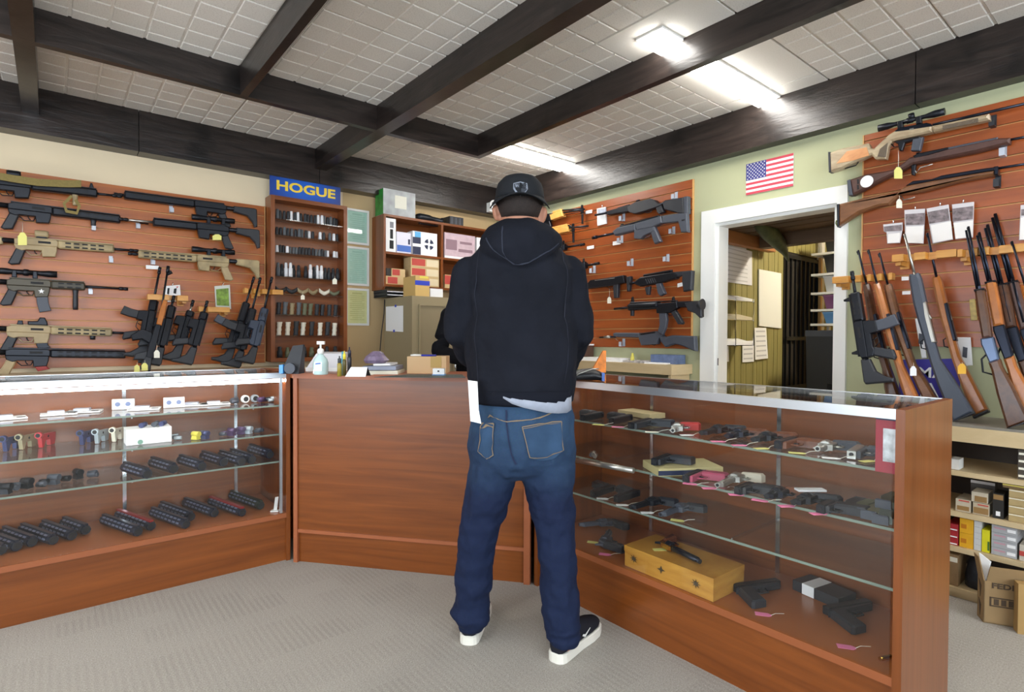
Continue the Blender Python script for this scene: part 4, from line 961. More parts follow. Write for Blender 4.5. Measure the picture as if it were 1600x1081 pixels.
g.cyl('barrel', gun, (960, 482.5), (984, 480), 1.7); g.rings('handguard', gun, [(983, 480, 5), (986, 479.5, 6), (1026, 477, 6), (1030, 476.5, 6)]); g.strip('top_rail', gun, [(985, 473, 1), (1058, 470, 1)], .02)
g.poly('receiver', gun, CA_((520, 295), (700, 280), (705, 330), (640, 372), (530, 375)), .04); g.poly('magazine', polyg, CA_((545, 372), (605, 372), (612, 430), (600, 500), (575, 555), (535, 530), (550, 470)), .026)
g.poly('pistol_grip', poly, CA_((645, 365), (685, 350), (748, 455), (738, 470), (705, 468)), .03); g.loop('trigger_guard', gun, CA_((610, 375), (630, 395), (665, 388)), .003)
g.strip('stock_tube', gun, [(1058, 475.5, 4.5), (1092, 475, 5)], .03); g.poly('stock', poly, CA_((760, 285), (890, 270), (905, 275), (908, 405), (890, 415), (850, 375), (790, 355)), .034, 0, .006); g.rings('butt_cup', poly, [(1091, 476, 5), (1098, 475.5, 9)])
for x in ((300, 330), (640, 680)): g.poly('sight', gun, CA_((x[0], 298), (x[1], 292), ((x[0]+x[1])/2+5, 235), ((x[0]+x[1])/2-8, 240)), .013)
g.poly('foregrip', poly, CA_((300, 350), (325, 348), (325, 398), (302, 398)), .02)
g = Gun('rifle', 'grey synthetic stocked rifle, lowest on the panel beside the doorway', PL_R, (1010, 530), GR_)
g.cyl('barrel', gunb, (937, 527), (962, 526), 1.3); g.rings('muzzle', steel, [(944, 526.5, 2), (954, 526, 2)]); g.poly('handguard', polyg, CA_((160, 545), (180, 538), (380, 540), (385, 580), (200, 575), (165, 570)), .04, 0, .007)
g.poly('receiver', polyg, CA_((378, 545), (530, 525), (580, 560), (545, 590), (530, 635), (400, 645), (380, 590)), .042); g.poly('top_cover', gun, CA_((385, 545), (510, 528), (520, 540), (390, 560)), .03, .01)
g.poly('stock', polyg, CA_((545, 555), (600, 575), (660, 560), (850, 568), (858, 695), (835, 690), (760, 655), (710, 640), (680, 635), (600, 660), (560, 610)), .038, 0, .007); g.loop('trigger_guard', gun, CA_((470, 635), (500, 645), (530, 620)), .003); g.loop('sling_swivel', steel, CA_((165, 580), (180, 600), (192, 602)), .002); g.poly('sight', gun, CA_((150, 560), (163, 558), (160, 545)), .01)
hang_tag('white tag hanging from the small pistol carbine', 'R', 952, 450, 474, 6, 10, paperw)
for x, y, w_, h_, lb in ((920, 331, 10, 5, 'small white price card right of the topmost blond wood rifle'), (922.5, 386.5, 11, 5, 'small white price card right of the carbine at the man\'s shoulder'), (963.5, 379.5, 12, 6, 'small white price card under the dark grey carbine muzzle'), (1062.5, 445, 8, 6, 'small white price card under the stubby carbine stock')):
    one(MB().prism([on_x(a, b_, XS-.012) for a, b_ in ((x-w_/2, y-h_/2+1), (x+w_/2, y-h_/2-1), (x+w_/2, y+h_/2-1), (x-w_/2, y+h_/2+1))], NR, .002), 'price_card', paper, lb, 'card')
package('R', 'silver and white blister package left of the angular black rifle', C1((515, 255), (590, 240), (598, 385), (520, 405)), [('insert', P('blister_grey', (176, 182, 196), .4, noise=.3, nscale=60), C1((520, 262), (588, 248), (590, 300), (520, 315)))], None, .008, paper)
for x, y, lb in ((975, 334, 'acrylic hook under the angular black rifle'), (972, 368, 'acrylic hook under the dark grey carbine'), (988, 404, 'empty acrylic hook in the middle of the panel'), (1044, 397, 'empty acrylic hook right of the middle of the panel'), (1057, 300, 'acrylic hook above the angular black rifle stock'), (929, 415, 'acrylic hook by the muzzle at the man\'s upper arm'), (975, 529, 'acrylic hook under the grey synthetic rifle'), (1053, 354, 'acrylic hook under the folding stock')): hook('R', x, y, lb, 12, 5, 'slat wall hooks')

# ================================================================ right wall, panel right of the doorway
def C5(*q): return [(1290+x/4.658, 150+y/4.658) for x, y in q]
GH = 'hunting rifles hung across the right slat panel'
PR1 = (PL_R[0]+NR*.03, NR)
lam = WOOD('laminated_grey_tan_stock', (150, 128, 100), (196, 178, 146), (30, 8, 30), .35, coat=.2); lam_o = WOOD('orange_wood_inlay', (196, 132, 84), (222, 164, 112), (10, 10, 20), .35); lam_g = P('stippled_grip', (104, 90, 74), .7, bump=.6, bscale=300)
g = Gun('rifle', 'scoped rifle with tan laminated thumbhole stock, topmost above the doorway corner', PR1, (1380, 230), GH)
g.poly('stock', lam, C5((38, 418), (130, 385), (320, 348), (335, 385), (360, 388), (400, 350), (470, 285), (515, 258), (780, 222), (785, 268), (520, 325), (490, 335), (462, 372), (445, 462), (368, 462), (342, 432), (240, 478), (130, 532), (42, 558)), .046, 0, .009)
g.poly('butt_pad', poly, C5((28, 412), (45, 412), (50, 556), (33, 560)), .048); g.poly('wood_inlay', lam_o, C5((78, 492), (155, 402), (300, 372), (318, 432), (200, 470)), .003, .024); g.poly('grip_inlay', lam_g, C5((395, 385), (452, 338), (438, 445), (378, 440)), .003, .024)
g.poly('forend', lam, C5((775, 225), (1195, 135), (1200, 178), (790, 268)), .044, 0, .009); g.poly('forend_panel', lam_g, C5((850, 215), (1110, 160), (1112, 192), (852, 244)), .003, .023)
g.poly('receiver', gunb, C5((510, 260), (545, 236), (740, 200), (775, 208), (785, 226), (515, 275)), .04); g.poly('bolt_port', steel, C5((610, 238), (640, 232), (642, 244), (612, 250)), .004, .021)
g.cyl('barrel', gunb, (1290+780/4.658, 150+212/4.658), (1606, 161), 2.4, 2.2); g.poly('magazine', polyg, C5((640, 318), (715, 300), (690, 402), (625, 402)), .03); g.poly('trigger_group', gun, C5((500, 335), (690, 295), (690, 312), (580, 345), (560, 400), (540, 400), (530, 350)), .024)
g.loop('trigger_guard', gun, C5((480, 350), (500, 372), (535, 365)), .003); g.loop('sling_loop', gun, C5((140, 528), (220, 505), (240, 480)), .003)
g.scope(*C5((385, 236), (868, 112)), 0, 5.2)
for x, y in ((545, 215), (680, 180)): g.poly('scope_ring', gun, C5((x-18, y-25), (x+18, y-34), (x+22, y+22), (x-18, y+32)), .03)
MB().cyl(*[g.P(*q) for q in C5((628, 165), (622, 130))], .014).build('turret', gun, g.t)
g = Gun('rifle', 'dark brown stocked rifle with white round sticker, second down above the doorway corner', PL_R, (1400, 250), GH)
g.poly('stock', darkwood, C5((185, 612), (300, 575), (500, 540), (560, 500), (620, 452), (760, 425), (900, 385), (1250, 312), (1350, 310), (1345, 350), (1100, 412), (900, 452), (640, 502), (560, 545), (420, 612), (205, 728)), .046, 0, .009)
g.poly('butt_pad', polyg, C5((165, 620), (190, 610), (208, 726), (180, 730)), .048); g.cyl('barrel', gunb, (1290+1300/4.658, 150+325/4.658), (1606, 213.5), 2); g.strip('handguard_rib', polyg, [(1466, 236.5, 2), (1560, 217, 2)], .03, .006)
g.poly('receiver', gun, C5((640, 440), (680, 420), (900, 375), (905, 392), (660, 460)), .03, .008); g.poly('rear_sight', gunb, C5((655, 435), (662, 412), (690, 410), (695, 430)), .014); g.loop('trigger_guard', steel, C5((640, 505), (660, 560), (690, 520), (780, 495)), .003); g.poly('trigger_group', gun, C5((625, 505), (660, 500), (650, 580), (628, 575)), .024)
for y in (625, 665): g.poly('butt_slot', blacki, C5((228, y-17), (242, y-19), (244, y+13), (230, y+15)), .002, .0235)
c = g.P(*C5((300, 622))[0], .0245); MB().cyl(c, c+NR*.0012, .032, n=24).build('sticker', paper, g.t)
g = Gun('rifle', 'walnut stocked rifle with steel action, third down, butt over the doorway', PL_R, (1400, 290), GH)
g.poly('stock', walnut2, C5((105, 790), (300, 742), (430, 712), (520, 714), (570, 668), (650, 642), (800, 615), (1240, 542), (1238, 580), (960, 632), (700, 700), (545, 722), (470, 795), (400, 802), (250, 852), (105, 948)), .046, 0, .01)
g.poly('butt_plate', gun, C5((90, 792), (108, 788), (108, 945), (95, 958)), .047); g.poly('receiver', gunb, C5((590, 655), (640, 622), (780, 608), (850, 582), (1100, 540), (1240, 520), (1240, 545), (800, 618), (660, 645)), .034, .004); g.cyl('barrel', gunb, (1290+1200/4.658, 150+535/4.658), (1606, 255.5), 2)
g.loop('trigger_guard', steel, C5((540, 722), (570, 755), (620, 745), (650, 735)), .003); g.poly('front_band', gunb, C5((1232, 520), (1262, 516), (1262, 578), (1234, 582)), .05); g.loop('sling_swivel', P('green_swivel', (110, 120, 60), .6), C5((80, 905), (75, 925), (90, 950)), .004)
hang_tag('yellow green tag hanging over the brown rifle stock', 'R', 1403.5, 234, 279, 13, 18, papery, off=.1)
hang_tag('white tag under the walnut rifle trigger', 'R', 1405, 305, 325, 9, 14, paperw, off=.075)
for x, y, lb in ((1553, 180, 'dark hook under the topmost rifle fore-end'), (1569, 226, 'acrylic hook under the brown rifle fore-end'), (1560, 274, 'dark hook under the walnut rifle fore-end')): hook('R', x, y, lb, 20, 7, 'slat wall hooks', poly if 'dark' in lb else None)
# bagged parts hung on the panel
def C6(*q): return [(1290+x/4.658, 310+y/4.658) for x, y in q]
bagp = P('bag_print', (120, 108, 110), .6, noise=.6, nscale=50); bagw = P('bag_paper', (232, 228, 224), .7)
for lb, p, a, b_ in (('small bagged part leftmost under the walnut rifle', ((420, 190), (560, 175), (560, 225), (540, 325), (450, 330), (445, 250), (425, 240)), ((425, 205), (555, 190), (555, 235), (428, 240)), ((455, 260), (540, 250), (540, 320), (452, 325))),
                      ('bagged part second from the left under the walnut rifle', ((575, 85), (725, 75), (712, 330), (580, 325)), ((580, 115), (722, 105), (718, 190), (585, 195)), ((585, 205), (712, 200), (706, 325), (585, 322))),
                      ('bagged part third from the left under the walnut rifle', ((735, 75), (895, 45), (928, 300), (780, 330)), ((742, 100), (892, 72), (902, 160), (755, 185)), ((765, 195), (912, 165), (925, 295), (785, 322))),
                      ('bagged part fourth from the left, above the lever rifles', ((920, 45), (1080, 25), (1072, 285), (945, 298)), ((922, 75), (1075, 55), (1072, 150), (925, 170)), ((930, 180), (1072, 160), (1070, 280), (948, 292))),
                      ('bagged part at the right edge of the view', ((1420, 50), (1500, 40), (1500, 300), (1408, 305)), ((1425, 80), (1500, 70), (1500, 120), (1424, 125)), ((1420, 140), (1500, 130), (1500, 295), (1412, 300)))):
    package('R', lb, C6(*p), [('print', bagp, C6(*a)), ('leaflet', bagw, C6(*b_))], None, .05, P('poly_bag', (206, 200, 202), .25))
one(MB().prism([on_x(a, b_, XS-.012) for a, b_ in C6((990, 435), (1035, 432), (1035, 455), (985, 458))], NR, .002), 'price_card', paper, 'white price card under the third pine rack', 'card')
for q, lb in ((((553, 570), (605, 568), (605, 595), (553, 598)), 'white price card left of the grey rifle, upper'), (((558, 675), (618, 672), (618, 698), (558, 700)), 'white price card left of the grey rifle, lower')): one(MB().prism([on_x(a, b_, XS-.012) for a, b_ in C6(*q)], NR, .002), 'price_card', paper, lb, 'card')
one(MB().prism([on_x(a, b_, XS-.02) for a, b_ in C6((1045, 735), (1088, 730), (1108, 885), (1058, 890))], NR, .008, .002), 'carded_part', P('gold_card', (186, 160, 90), .5, noise=.3, nscale=60), 'small gold card with a dark edge left of the lever rifles', 'package')
for q, lb in ((((650, 875), (690, 870), (735, 1160), (700, 1165)), 'white boxed part hung behind the grey rifle'), (((955, 1010), (1055, 1010), (1070, 1215), (975, 1225)), 'white carded part hung right of the honey wood rifle')):
    g = Gun('carded_part', lb, (Vector((XS-.03, 0, 0)), NR), C6(*q)[0], None, 'package'); pts = C6(*q); g.poly('card', paper, pts, .01); cx_ = sum(p[0] for p in pts)/4; cy_ = sum(p[1] for p in pts)/4
    g.poly('part', polyg, [(cx_-3, cy_-8), (cx_+4, cy_-6), (cx_+3, cy_+10), (cx_-4, cy_+8)], .008, .008)
# racks and the rifles standing in them
rack('R', 'pine rack bar beside the door frame', 1303, 1396, 434, 436, .18, 4, (1333, 1352, 1368, 1385), 0)
rack('R', 'pine rack bar holding the grey stainless rifle', 1396, 1496, 396, 404, .18, 4, (1422, 1456), 0, 0, .022)
rack('R', 'pine rack bar holding the lever rifles', 1498, 1640, 383, 398, .18, 4, (1517, 1534.5, 1550), 0, 0, .028)
# wall shelf the rifles stand on, with ammunition shelves below
SX = 3.15
unit = thing('shelf_unit', 'tan wall shelving full of ammunition boxes right of the glass case', 'shelves', (3.34, .1, 0))
shelf_m = WOOD('tan_melamine', (196, 172, 130), (212, 190, 150), (3, 3, 12), .5); shelf_t = P('grey_worn_top', (128, 122, 112), .5, noise=.1, nscale=8)
MB().box((SX+.003, -.62, .775), (XW-.002, 1.19, .787)).build('top_covering', shelf_t, unit)
MB().box((SX, -.62, .708), (XW-.002, 1.19, .775)).build('top_board', shelf_m, unit)
SZ = (.575, .39, .23, .045)
for z in SZ: MB().box((SX, -.6, z-.022), (XW-.002, 1.17, z)).build('shelf', shelf_m, unit)
MB().box((SX+.01, -.6, 0), (XW-.002, 1.17, .022)).build('base', shelf_m, unit)
MB().box((XW-.012, -.6, .022), (XW-.002, 1.17, .708)).build('back_panel', P('dark_back', (60, 50, 42), .8), unit)
for y in (1.17, -.62): MB().box((SX, y, 0), (XW-.002, y+.02, .708)).build('side_panel', shelf_m, unit)
PQ = lean('R', .27, .15, .787, 1.7); GQ = 'rifles standing in the right wall racks'
def standing(label, muz, fore, mid, wrist, butt, hw, stockm, off=0, kind='bolt', barrel=1.6, recm=None, group=GQ):
    """rifle leaning in a rack: pixels of muzzle, tip of fore-end, action, wrist and butt; hw half widths of fore-end, action, wrist, butt"""
    recm = recm or gunb; g = Gun('rifle', label, (PQ[0]+PQ[1]*off, PQ[1]), butt, group)
    g.cyl('barrel', gunb if kind != 'stainless' else steel, muz, fore, barrel*.85, barrel); L = lambda a, b, t: (a[0]+(b[0]-a[0])*t, a[1]+(b[1]-a[1])*t)
    q = L(fore, mid, -.02); g.cyl('barrel_in_stock', recm, L(muz, fore, .95), L(fore, mid, .8), barrel, None, .014)
    g.poly('front_sight', gun, [(muz[0]-3, muz[1]+2), (muz[0], muz[1]+1), (muz[0]+1, muz[1]+6), (muz[0]-1, muz[1]+7)], .008)
    if kind in ('lever', 'pump'):
        g.strip('forend', stockm, [(*fore, hw[0]), (*L(fore, mid, .5), hw[0]*1.1), (*L(fore, mid, .92), hw[0])], .04, 0, .008)
        g.cyl('magazine_tube', gunb, L((muz[0]-barrel*2.2, muz[1]+1), (fore[0]-barrel*2.2, fore[1]), .05), L((muz[0]-barrel*2.2, muz[1]+1), (fore[0]-barrel*2.2, fore[1]), 1), barrel*.8)
        g.strip('forend_band', gun, [(*L(fore, mid, .0), hw[0]*1.08), (*L(fore, mid, .04), hw[0]*1.08)], .044)
        g.strip('receiver', recm, [(*L(fore, mid, .92), hw[1]), (*mid, hw[1]*1.05), (*L(mid, wrist, .75), hw[1]*.8)], .038, 0, .005)
        w2 = L(mid, wrist, .7)
        if kind == 'lever': g.loop('lever_loop', gun, [L(mid, wrist, .3), (w2[0]-hw[1]*2.0, w2[1]-2), (wrist[0]-hw[1]*2.2, wrist[1]+6), (wrist[0]-hw[2]*.8, wrist[1]+10)], .004)
        g.strip('stock', stockm, [(*L(mid, wrist, .72), hw[2]*1.05), (*wrist, hw[2]), (*L(wrist, butt, .4), hw[3]*.75), (*butt, hw[3])], .042, 0, .009)
    else:
        g.strip('stock', stockm, [(*fore, hw[0]*.8), (*L(fore, mid, .12), hw[0]), (*L(fore, mid, .6), hw[0]*1.1), (*mid, hw[1]), (*L(mid, wrist, .5), hw[1]*.95), (*wrist, hw[2]), (*L(wrist, butt, .35), hw[3]*.72), (*butt, hw[3])], .044, 0, .01)
        a, b_ = L(fore, mid, .62), L(mid, wrist, .55); g.strip('receiver', recm, [(a[0]+hw[1]*.75, a[1], hw[1]*.5), (b_[0]+hw[1]*.75, b_[1], hw[1]*.5)], .034, .004)
        g.loop('trigger_guard', gun, [(b_[0]-hw[1]*.7, b_[1]-8), (b_[0]-hw[1]*1.9, b_[1]-2), (b_[0]-hw[1]*1.7, b_[1]+8), (b_[0]-hw[1]*.6, b_[1]+10)], .003)
        g.loop('bolt_handle', steel, [(a[0]+hw[1]*.8, a[1]+14), (a[0]+hw[1]*1.8, a[1]+20), (a[0]+hw[1]*2.2, a[1]+26)], .004, .01)
    x0, y0 = butt; d = L(wrist, butt, 1.02); g.strip('butt_pad', poly, [(*L(wrist, butt, .985), hw[3]*.98), (*L(wrist, butt, 1.03), hw[3])], .044)
    return g
CLAMP[0] = .788
ar('black carbine with ribbed handguard and stubby magazine standing beside the door frame', (PQ[0]+PQ[1]*.102, PQ[1]), (1352, 558), (1335, 458), (1331, 424), up=1, group=GQ, collapsed=True, slots=True, mag=polyg, scale=.95, irons=True)
standing('dark walnut rifle standing first right of the ribbed carbine', (1341, 391), (1354, 444), (1368, 520), (1385, 575), (1405, 660), (5.5, 6.5, 6, 13), walnut)
standing('honey wood rifle standing second right of the ribbed carbine', (1357, 390), (1370, 443), (1391, 520), (1405, 570), (1438, 660), (5.5, 6, 5.5, 12), birch, .05)
standing('brown walnut rifle standing third right of the ribbed carbine, white tag on it', (1374, 395), (1387, 444), (1405, 515), (1425, 570), (1470, 655), (6, 6.5, 6, 12), walnut2, .0)
g = standing('grey synthetic rifle with stainless barrel standing under the second pine rack', (1413, 366), (1429, 428), (1443, 500), (1462, 565), (1506, 652), (9, 8, 8, 18), P('dark_grey_synthetic', (66, 72, 84), .5), .05, 'stainless', 2, steel)
standing('honey wood rifle with orange tag standing under the second pine rack', (1449, 364), (1463, 432), (1478, 500), (1495, 560), (1533, 646), (7, 7, 7, 13), birch, -.047, 'bolt', 1.8)
standing('lever rifle with dark walnut stock and blued receiver, first under the third pine rack', (1513, 354), (1531, 452), (1544, 535), (1558, 575), (1592, 664), (7.5, 10, 9, 19), walnut, .105, 'lever', 2, P('blued_receiver', (96, 110, 136), .3, .7))
standing('lever rifle with honey wood fore-end, second under the third pine rack', (1530, 363), (1548, 440), (1562, 515), (1582, 575), (1618, 664), (8, 9, 8, 17), birch, .055, 'lever', 2)
standing('rifle with dark walnut fore-end, third under the third pine rack', (1543, 351), (1566, 444), (1582, 518), (1604, 580), (1638, 664), (8, 9, 8, 17), walnut, -.045, 'lever', 2.2)
standing('rifle with the tallest muzzle, fourth under the third pine rack', (1555, 334), (1583, 440), (1604, 520), (1626, 580), (1660, 664), (8, 9, 8, 17), darkwood, -.093, 'lever', 2.6)
standing('honey wood rifle at the right edge of the view', (1581, 377), (1602, 446), (1624, 520), (1644, 580), (1680, 664), (8, 9, 8, 17), birch, .055, 'bolt', 1.8)
CLAMP[0] = None
hang_tag('white tag on the brown walnut rifle in the first right rack', PQ, 1427, 566, 587, 10, 15, paper, off=.09)
hang_tag('orange tag on the honey wood rifle under the second pine rack', PQ, 1503, 566, 584, 13, 16, P('orange_tag_paper', (222, 170, 60), .8), off=.09)
# blue sign with white letters standing on the shelf behind the rifles
sg = thing('standing_sign', 'blue sign with white letters half hidden behind the racked rifles', 'sign', on_x(1450, 640, XW-.05))
PS = lambda x, y, o=0: on_x(x, y, XW-.06-o)
MB().prism([PS(1405, 562), PS(1500, 560), PS(1500, 648), PS(1405, 648)], NR, .006).build('board', P('sign_blue', (56, 48, 150), .5), sg)
text('MA', .075, paper, sg, PS(1455, 583, .0045), (0, -1, 0), ZX, 1.1, .001); text('A', .22, paper, sg, PS(1452, 625, .0045), (0, -1, 0), ZX, 1.0, .003)
# ================================================================ grip cabinet and sign
HX0, HX1, HY = 1.283, 1.885, 4.435
hz0, hz1 = .97, 2.236
hc_ = thing('grip_cabinet', 'narrow cherry display cabinet with shelves of pistol grips', 'cabinet', ((HX0+HX1)/2, 4.5, hz0))
MB().box((HX0, HY, hz0), (HX0+.03, YW-.003, hz1)).build('side_panel', cherry_v, hc_); MB().box((HX1-.03, HY, hz0), (HX1, YW-.003, hz1)).build('side_panel', cherry_v, hc_)
MB().box((HX0+.03, HY, hz1-.03), (HX1-.03, YW-.003, hz1)).build('top_panel', cherry_h, hc_); MB().box((HX0+.03, HY, hz0), (HX1-.03, YW-.003, hz0+.03)).build('bottom_panel', cherry_h, hc_)
MB().box((HX0+.03, YW-.012, hz0+.03), (HX1-.03, YW-.003, hz1-.03)).build('back_panel', cherry_h, hc_)
HROW = [on_y(432, y, HY+.03).z for y in (341, 366, 393.5, 431, 458, 491, 524, 562)]; HROW[-1] = hz0+.03
for z in HROW[:-1]: MB().box((HX0+.032, HY+.012, z-.006), (HX1-.032, YW-.014, z)).build('shelf', glass_s, hc_)
def grip_mesh(nm, mat, h, w, d, kind):
    mb = MB()
    if kind == 'flat': mb.loft([((0, 0, z*h), (w*s, 0, 0), (0, d, 0)) for z, s in ((0, .9), (.1, 1), (.8, .9), (1, .7))], 8)
    elif kind == 'groove':
        R_ = []
        for i in range(13):
            t = i/12; c = .12*math.sin(t*PI*6)*(.15 < t < .8); R_.append(((-.35*w*(1-t), 0, t*h), (w*(.85+c+.15*(t > .85)), 0, 0), (0, d, 0)))
        mb.loft(R_, 10)
    elif kind == 'curve':
        R_ = [((w*3*(t-.5), 0, h*(.36+.5*abs(2*t-1)**1.5)), (0, 0, h*.35), (0, d, 0)) for t in (i/8 for i in range(9))]; mb.loft(R_, 8)
    else: mb.loft([((0, 0, z*h), (w*s, 0, 0), (0, d*s, 0)) for z, s in ((0, 1), (.6, 1), (.62, .75), (.9, .75), (1, .5))], 10)
    return mb.mesh(nm, mat)
rub = P('black_rubber', (36, 38, 42), .6); rubg = P('grey_rubber', (84, 88, 92), .6); ivory = P('ivory_grip', (216, 208, 190), .4); wht = P('white_label', (225, 225, 228), .6); fde = P('flat_dark_earth', (150, 132, 98), .6); odg = P('olive_drab', (96, 98, 74), .6)
NTH = 'first second third fourth fifth sixth seventh eighth ninth tenth eleventh twelfth thirteenth fourteenth fifteenth sixteenth seventeenth eighteenth nineteenth twentieth'.split()
ORD = ['top', 'second', 'third', 'fourth', 'fifth', 'sixth', 'seventh', 'bottom']
def grip_row(r, kind, h, w, d, n, pal, name, noun, skip=()):
    cache = {}; x0, x1 = HX0+.05, HX1-.05
    for i in range(n):
        if i in skip: continue
        cn_, m_ = pal[rnd.randrange(len(pal))]; key = cn_
        if key not in cache: cache[key] = grip_mesh(name, m_, h*rnd.uniform(.92, 1.08), w, d, kind)
        o = bpy.data.objects.new(name, cache[key]); COL.objects.link(o); o.location = (x0+(x1-x0)*(i+.5)/n+rnd.uniform(-.003, .003), HY+.045+rnd.uniform(0, .03), HROW[r]+.0015); o.rotation_euler.z = rnd.uniform(-.3, .3)
        tag(o, '%s %s, %s from the left on the %s shelf of the grip cabinet' % (cn_, noun, NTH[i], ORD[r]), 'grip', 'grips on the %s shelf of the grip cabinet' % ORD[r])
K_ = ('black', rub); G__ = ('grey', rubg); W__ = ('white', wht); T_ = ('tan', fde); O_ = ('olive', odg); I_ = ('ivory', ivory)
grip_row(0, 'flat', .068, .0135, .012, 19, [K_, K_, G__, K_, W__], 'pistol_grip', 'pistol grip')
grip_row(1, 'flat', .062, .0135, .012, 18, [K_, G__, K_, K_, W__], 'pistol_grip', 'pistol grip', (11, 14))
grip_row(2, 'flat', .055, .013, .012, 20, [K_, K_, G__, K_, G__, W__], 'pistol_grip', 'pistol grip', (17,))
grip_row(3, 'bottle', .105, .0155, .014, 16, [K_, K_, K_, G__, W__], 'pistol_grip', 'tall pistol grip', (6,))
grip_row(4, 'curve', .045, .028, .008, 6, [K_, T_, I_, O_], 'revolver_grip', 'curved grip')
grip_row(5, 'groove', .095, .019, .014, 10, [K_, K_, O_, T_, O_, G__], 'pistol_grip', 'grooved grip')
grip_row(6, 'groove', .105, .021, .015, 8, [K_, K_, I_, K_, T_], 'pistol_grip', 'large grooved grip')
grip_row(7, 'bottle', .085, .02, .016, 8, [K_, K_, O_, K_], 'pistol_grip', 'broad pistol grip')
def tag_at(label, x, y, y2, w, h, yy):
    P_ = lambda a, b: on_y(a, b, yy); t = thing('price_tag', label, 'tag', P_(x, y2), 'price tags')
    MB().prism([P_(x-w/2, y2), P_(x+w/2, y2), P_(x+w/2, y2-h*.7), P_(x, y2-h), P_(x-w/2, y2-h*.7)], NL, .0012).build('card', paperw, t); MB().tube([P_(x, y2-h+1), P_(x, y)], .0009, 5).build('string', paperw, t)
tag_at('white tag hanging from the fourth shelf of the grip cabinet', 523, 431, 444, 7, 10, HY+.006); tag_at('white tag hanging from the fifth shelf of the grip cabinet', 473, 456, 468, 6, 8, HY+.006)
sgn = thing('brand_sign', 'blue sign with yellow capital letters standing on the grip cabinet', 'sign', on_y(476, 311, HY+.03))
SP = lambda x, y, o=0: on_y(x, y, HY+.03-o)
z0 = hz1+.001; a, b_, c, d = SP(420.5, 271), SP(531.5, 290.5), SP(531.5, 319), SP(421.5, 303)
sx0, sx1, sz1 = (a.x+d.x)/2, (b_.x+c.x)/2, (a.z+b_.z)/2
def sign_blue():
    m, t, b = newmat('printed_blue'); N = t.nodes; L = t.links; tc = N.new('ShaderNodeTexCoord'); mp_ = N.new('ShaderNodeMapping'); mp_.inputs['Scale'].default_value = (2.6, 1, 4); mp_.inputs['Location'].default_value = (0, 0, -.3)
    L.new(tc.outputs['Object'], mp_.inputs[0]); g_ = N.new('ShaderNodeTexGradient'); g_.gradient_type = 'SPHERICAL'; L.new(mp_.outputs[0], g_.inputs[0])
    r = N.new('ShaderNodeValToRGB'); L.new(g_.outputs['Fac'], r.inputs[0]); r.color_ramp.elements[0].color = (*srgb((26, 32, 92)), 1); r.color_ramp.elements[1].color = (*srgb((20, 92, 196)), 1); r.color_ramp.elements[1].position = .8
    L.new(r.outputs[0], b.inputs['Base Color']); b.inputs['Roughness'].default_value = .35; return m
MB().box((sx0, HY+.024, z0), (sx1, HY+.03, sz1)).build('board', sign_blue(), sgn)
MB().box((sx0+.02, HY+.03, z0), (sx0+.05, HY+.07, z0+.03)).build('prop', poly, sgn); MB().box((sx1-.05, HY+.03, z0), (sx1-.02, HY+.07, z0+.03)).build('prop', poly, sgn)
text('HOGUE', .098, P('yellow_lettering', (240, 206, 60), .5), sgn, ((sx0+sx1)/2, HY+.0225, (z0+sz1)/2), (1, 0, 0), ZX, 1.36, .003)

# ================================================================ certificates, wall cabinet, safe
def certificate(label, x0, x1, zb, zt, pm, lm):
    t = thing('framed_certificate', label, 'frame', ((x0+x1)/2, YW-.01, zb), 'framed certificates')
    f = .018; mb = MB()
    mb.box((x0, YW-.018, zb), (x1, YW-.003, zb+f)).box((x0, YW-.018, zt-f), (x1, YW-.003, zt)).box((x0, YW-.018, zb+f), (x0+f, YW-.003, zt-f)).box((x1-f, YW-.018, zb+f), (x1, YW-.003, zt-f))
    mb.build('frame', P('white_frame', (226, 226, 222), .4), t); MB().box((x0+f, YW-.010, zb+f), (x1-f, YW-.004, zt-f)).build('sheet', pm, t)
    mb = MB(); z = zt-.05; k = 0
    while z > zb+.04:
        w_ = .9 if k % 4 else .6; xm = (x0+x1)/2; hw_ = (x1-x0-2*f)*.42*w_; mb.box((xm-hw_, YW-.0112, z), (xm+hw_, YW-.0105, z+(.006 if k else .014))); z -= .017; k += 1
    mb.build('print', lm, t); MB().box((x0+f, YW-.0135, zb+f), (x1-f, YW-.012, zt-f)).build('pane', glass, t)
gp1 = P('green_certificate', (176, 212, 196), .6); gp2 = P('yellow_certificate', (214, 212, 150), .6); gl1 = P('green_print', (158, 198, 180), .7); gl2 = P('olive_print', (190, 188, 124), .7)
certificate('green certificate in white frame, uppermost of three', 1.925, 2.137, 1.956, 2.256, gp1, gl1); certificate('green certificate in white frame, middle of three', 1.925, 2.137, 1.604, 1.935, gp1, gl1); certificate('yellow certificate in white frame, lowest of three', 1.925, 2.137, 1.262, 1.58, gp2, gl2)
tanwall = P('tan_wall_panelling', (196, 168, 124), .75)
one_ = struct(MB().box((1.905, YW-.002, 0), (XW, YW-.0005, 2.386)).build('trim_8', tanwall, org=(2.5, YW, 0)), 'tan wall panelling behind the safe')
WX0, WX1, WY, WZ0, WZ1 = 2.17, 3.36, 4.352, 1.565, 2.206
wc = thing('wall_cabinet', 'open cherry wall cabinet with boxes above the safe', 'cabinet', ((WX0+WX1)/2, 4.47, WZ0))
sidep = [(WX0, WY, WZ0+.03), (WX0, WY+.03, WZ0), (WX0, YW-.003, WZ0), (WX0, YW-.003, WZ1), (WX0, WY, WZ1)]
MB().prism([Vector(p)+Vector((.01, 0, 0)) for p in sidep], (-1, 0, 0), .02, .002).build('side_panel', cherry_v, wc); MB().prism([Vector((WX1-.01, p[1], p[2])) for p in sidep], (-1, 0, 0), .02, .002).build('side_panel', cherry_v, wc)
sh_z = on_y(600, 392, WY).z
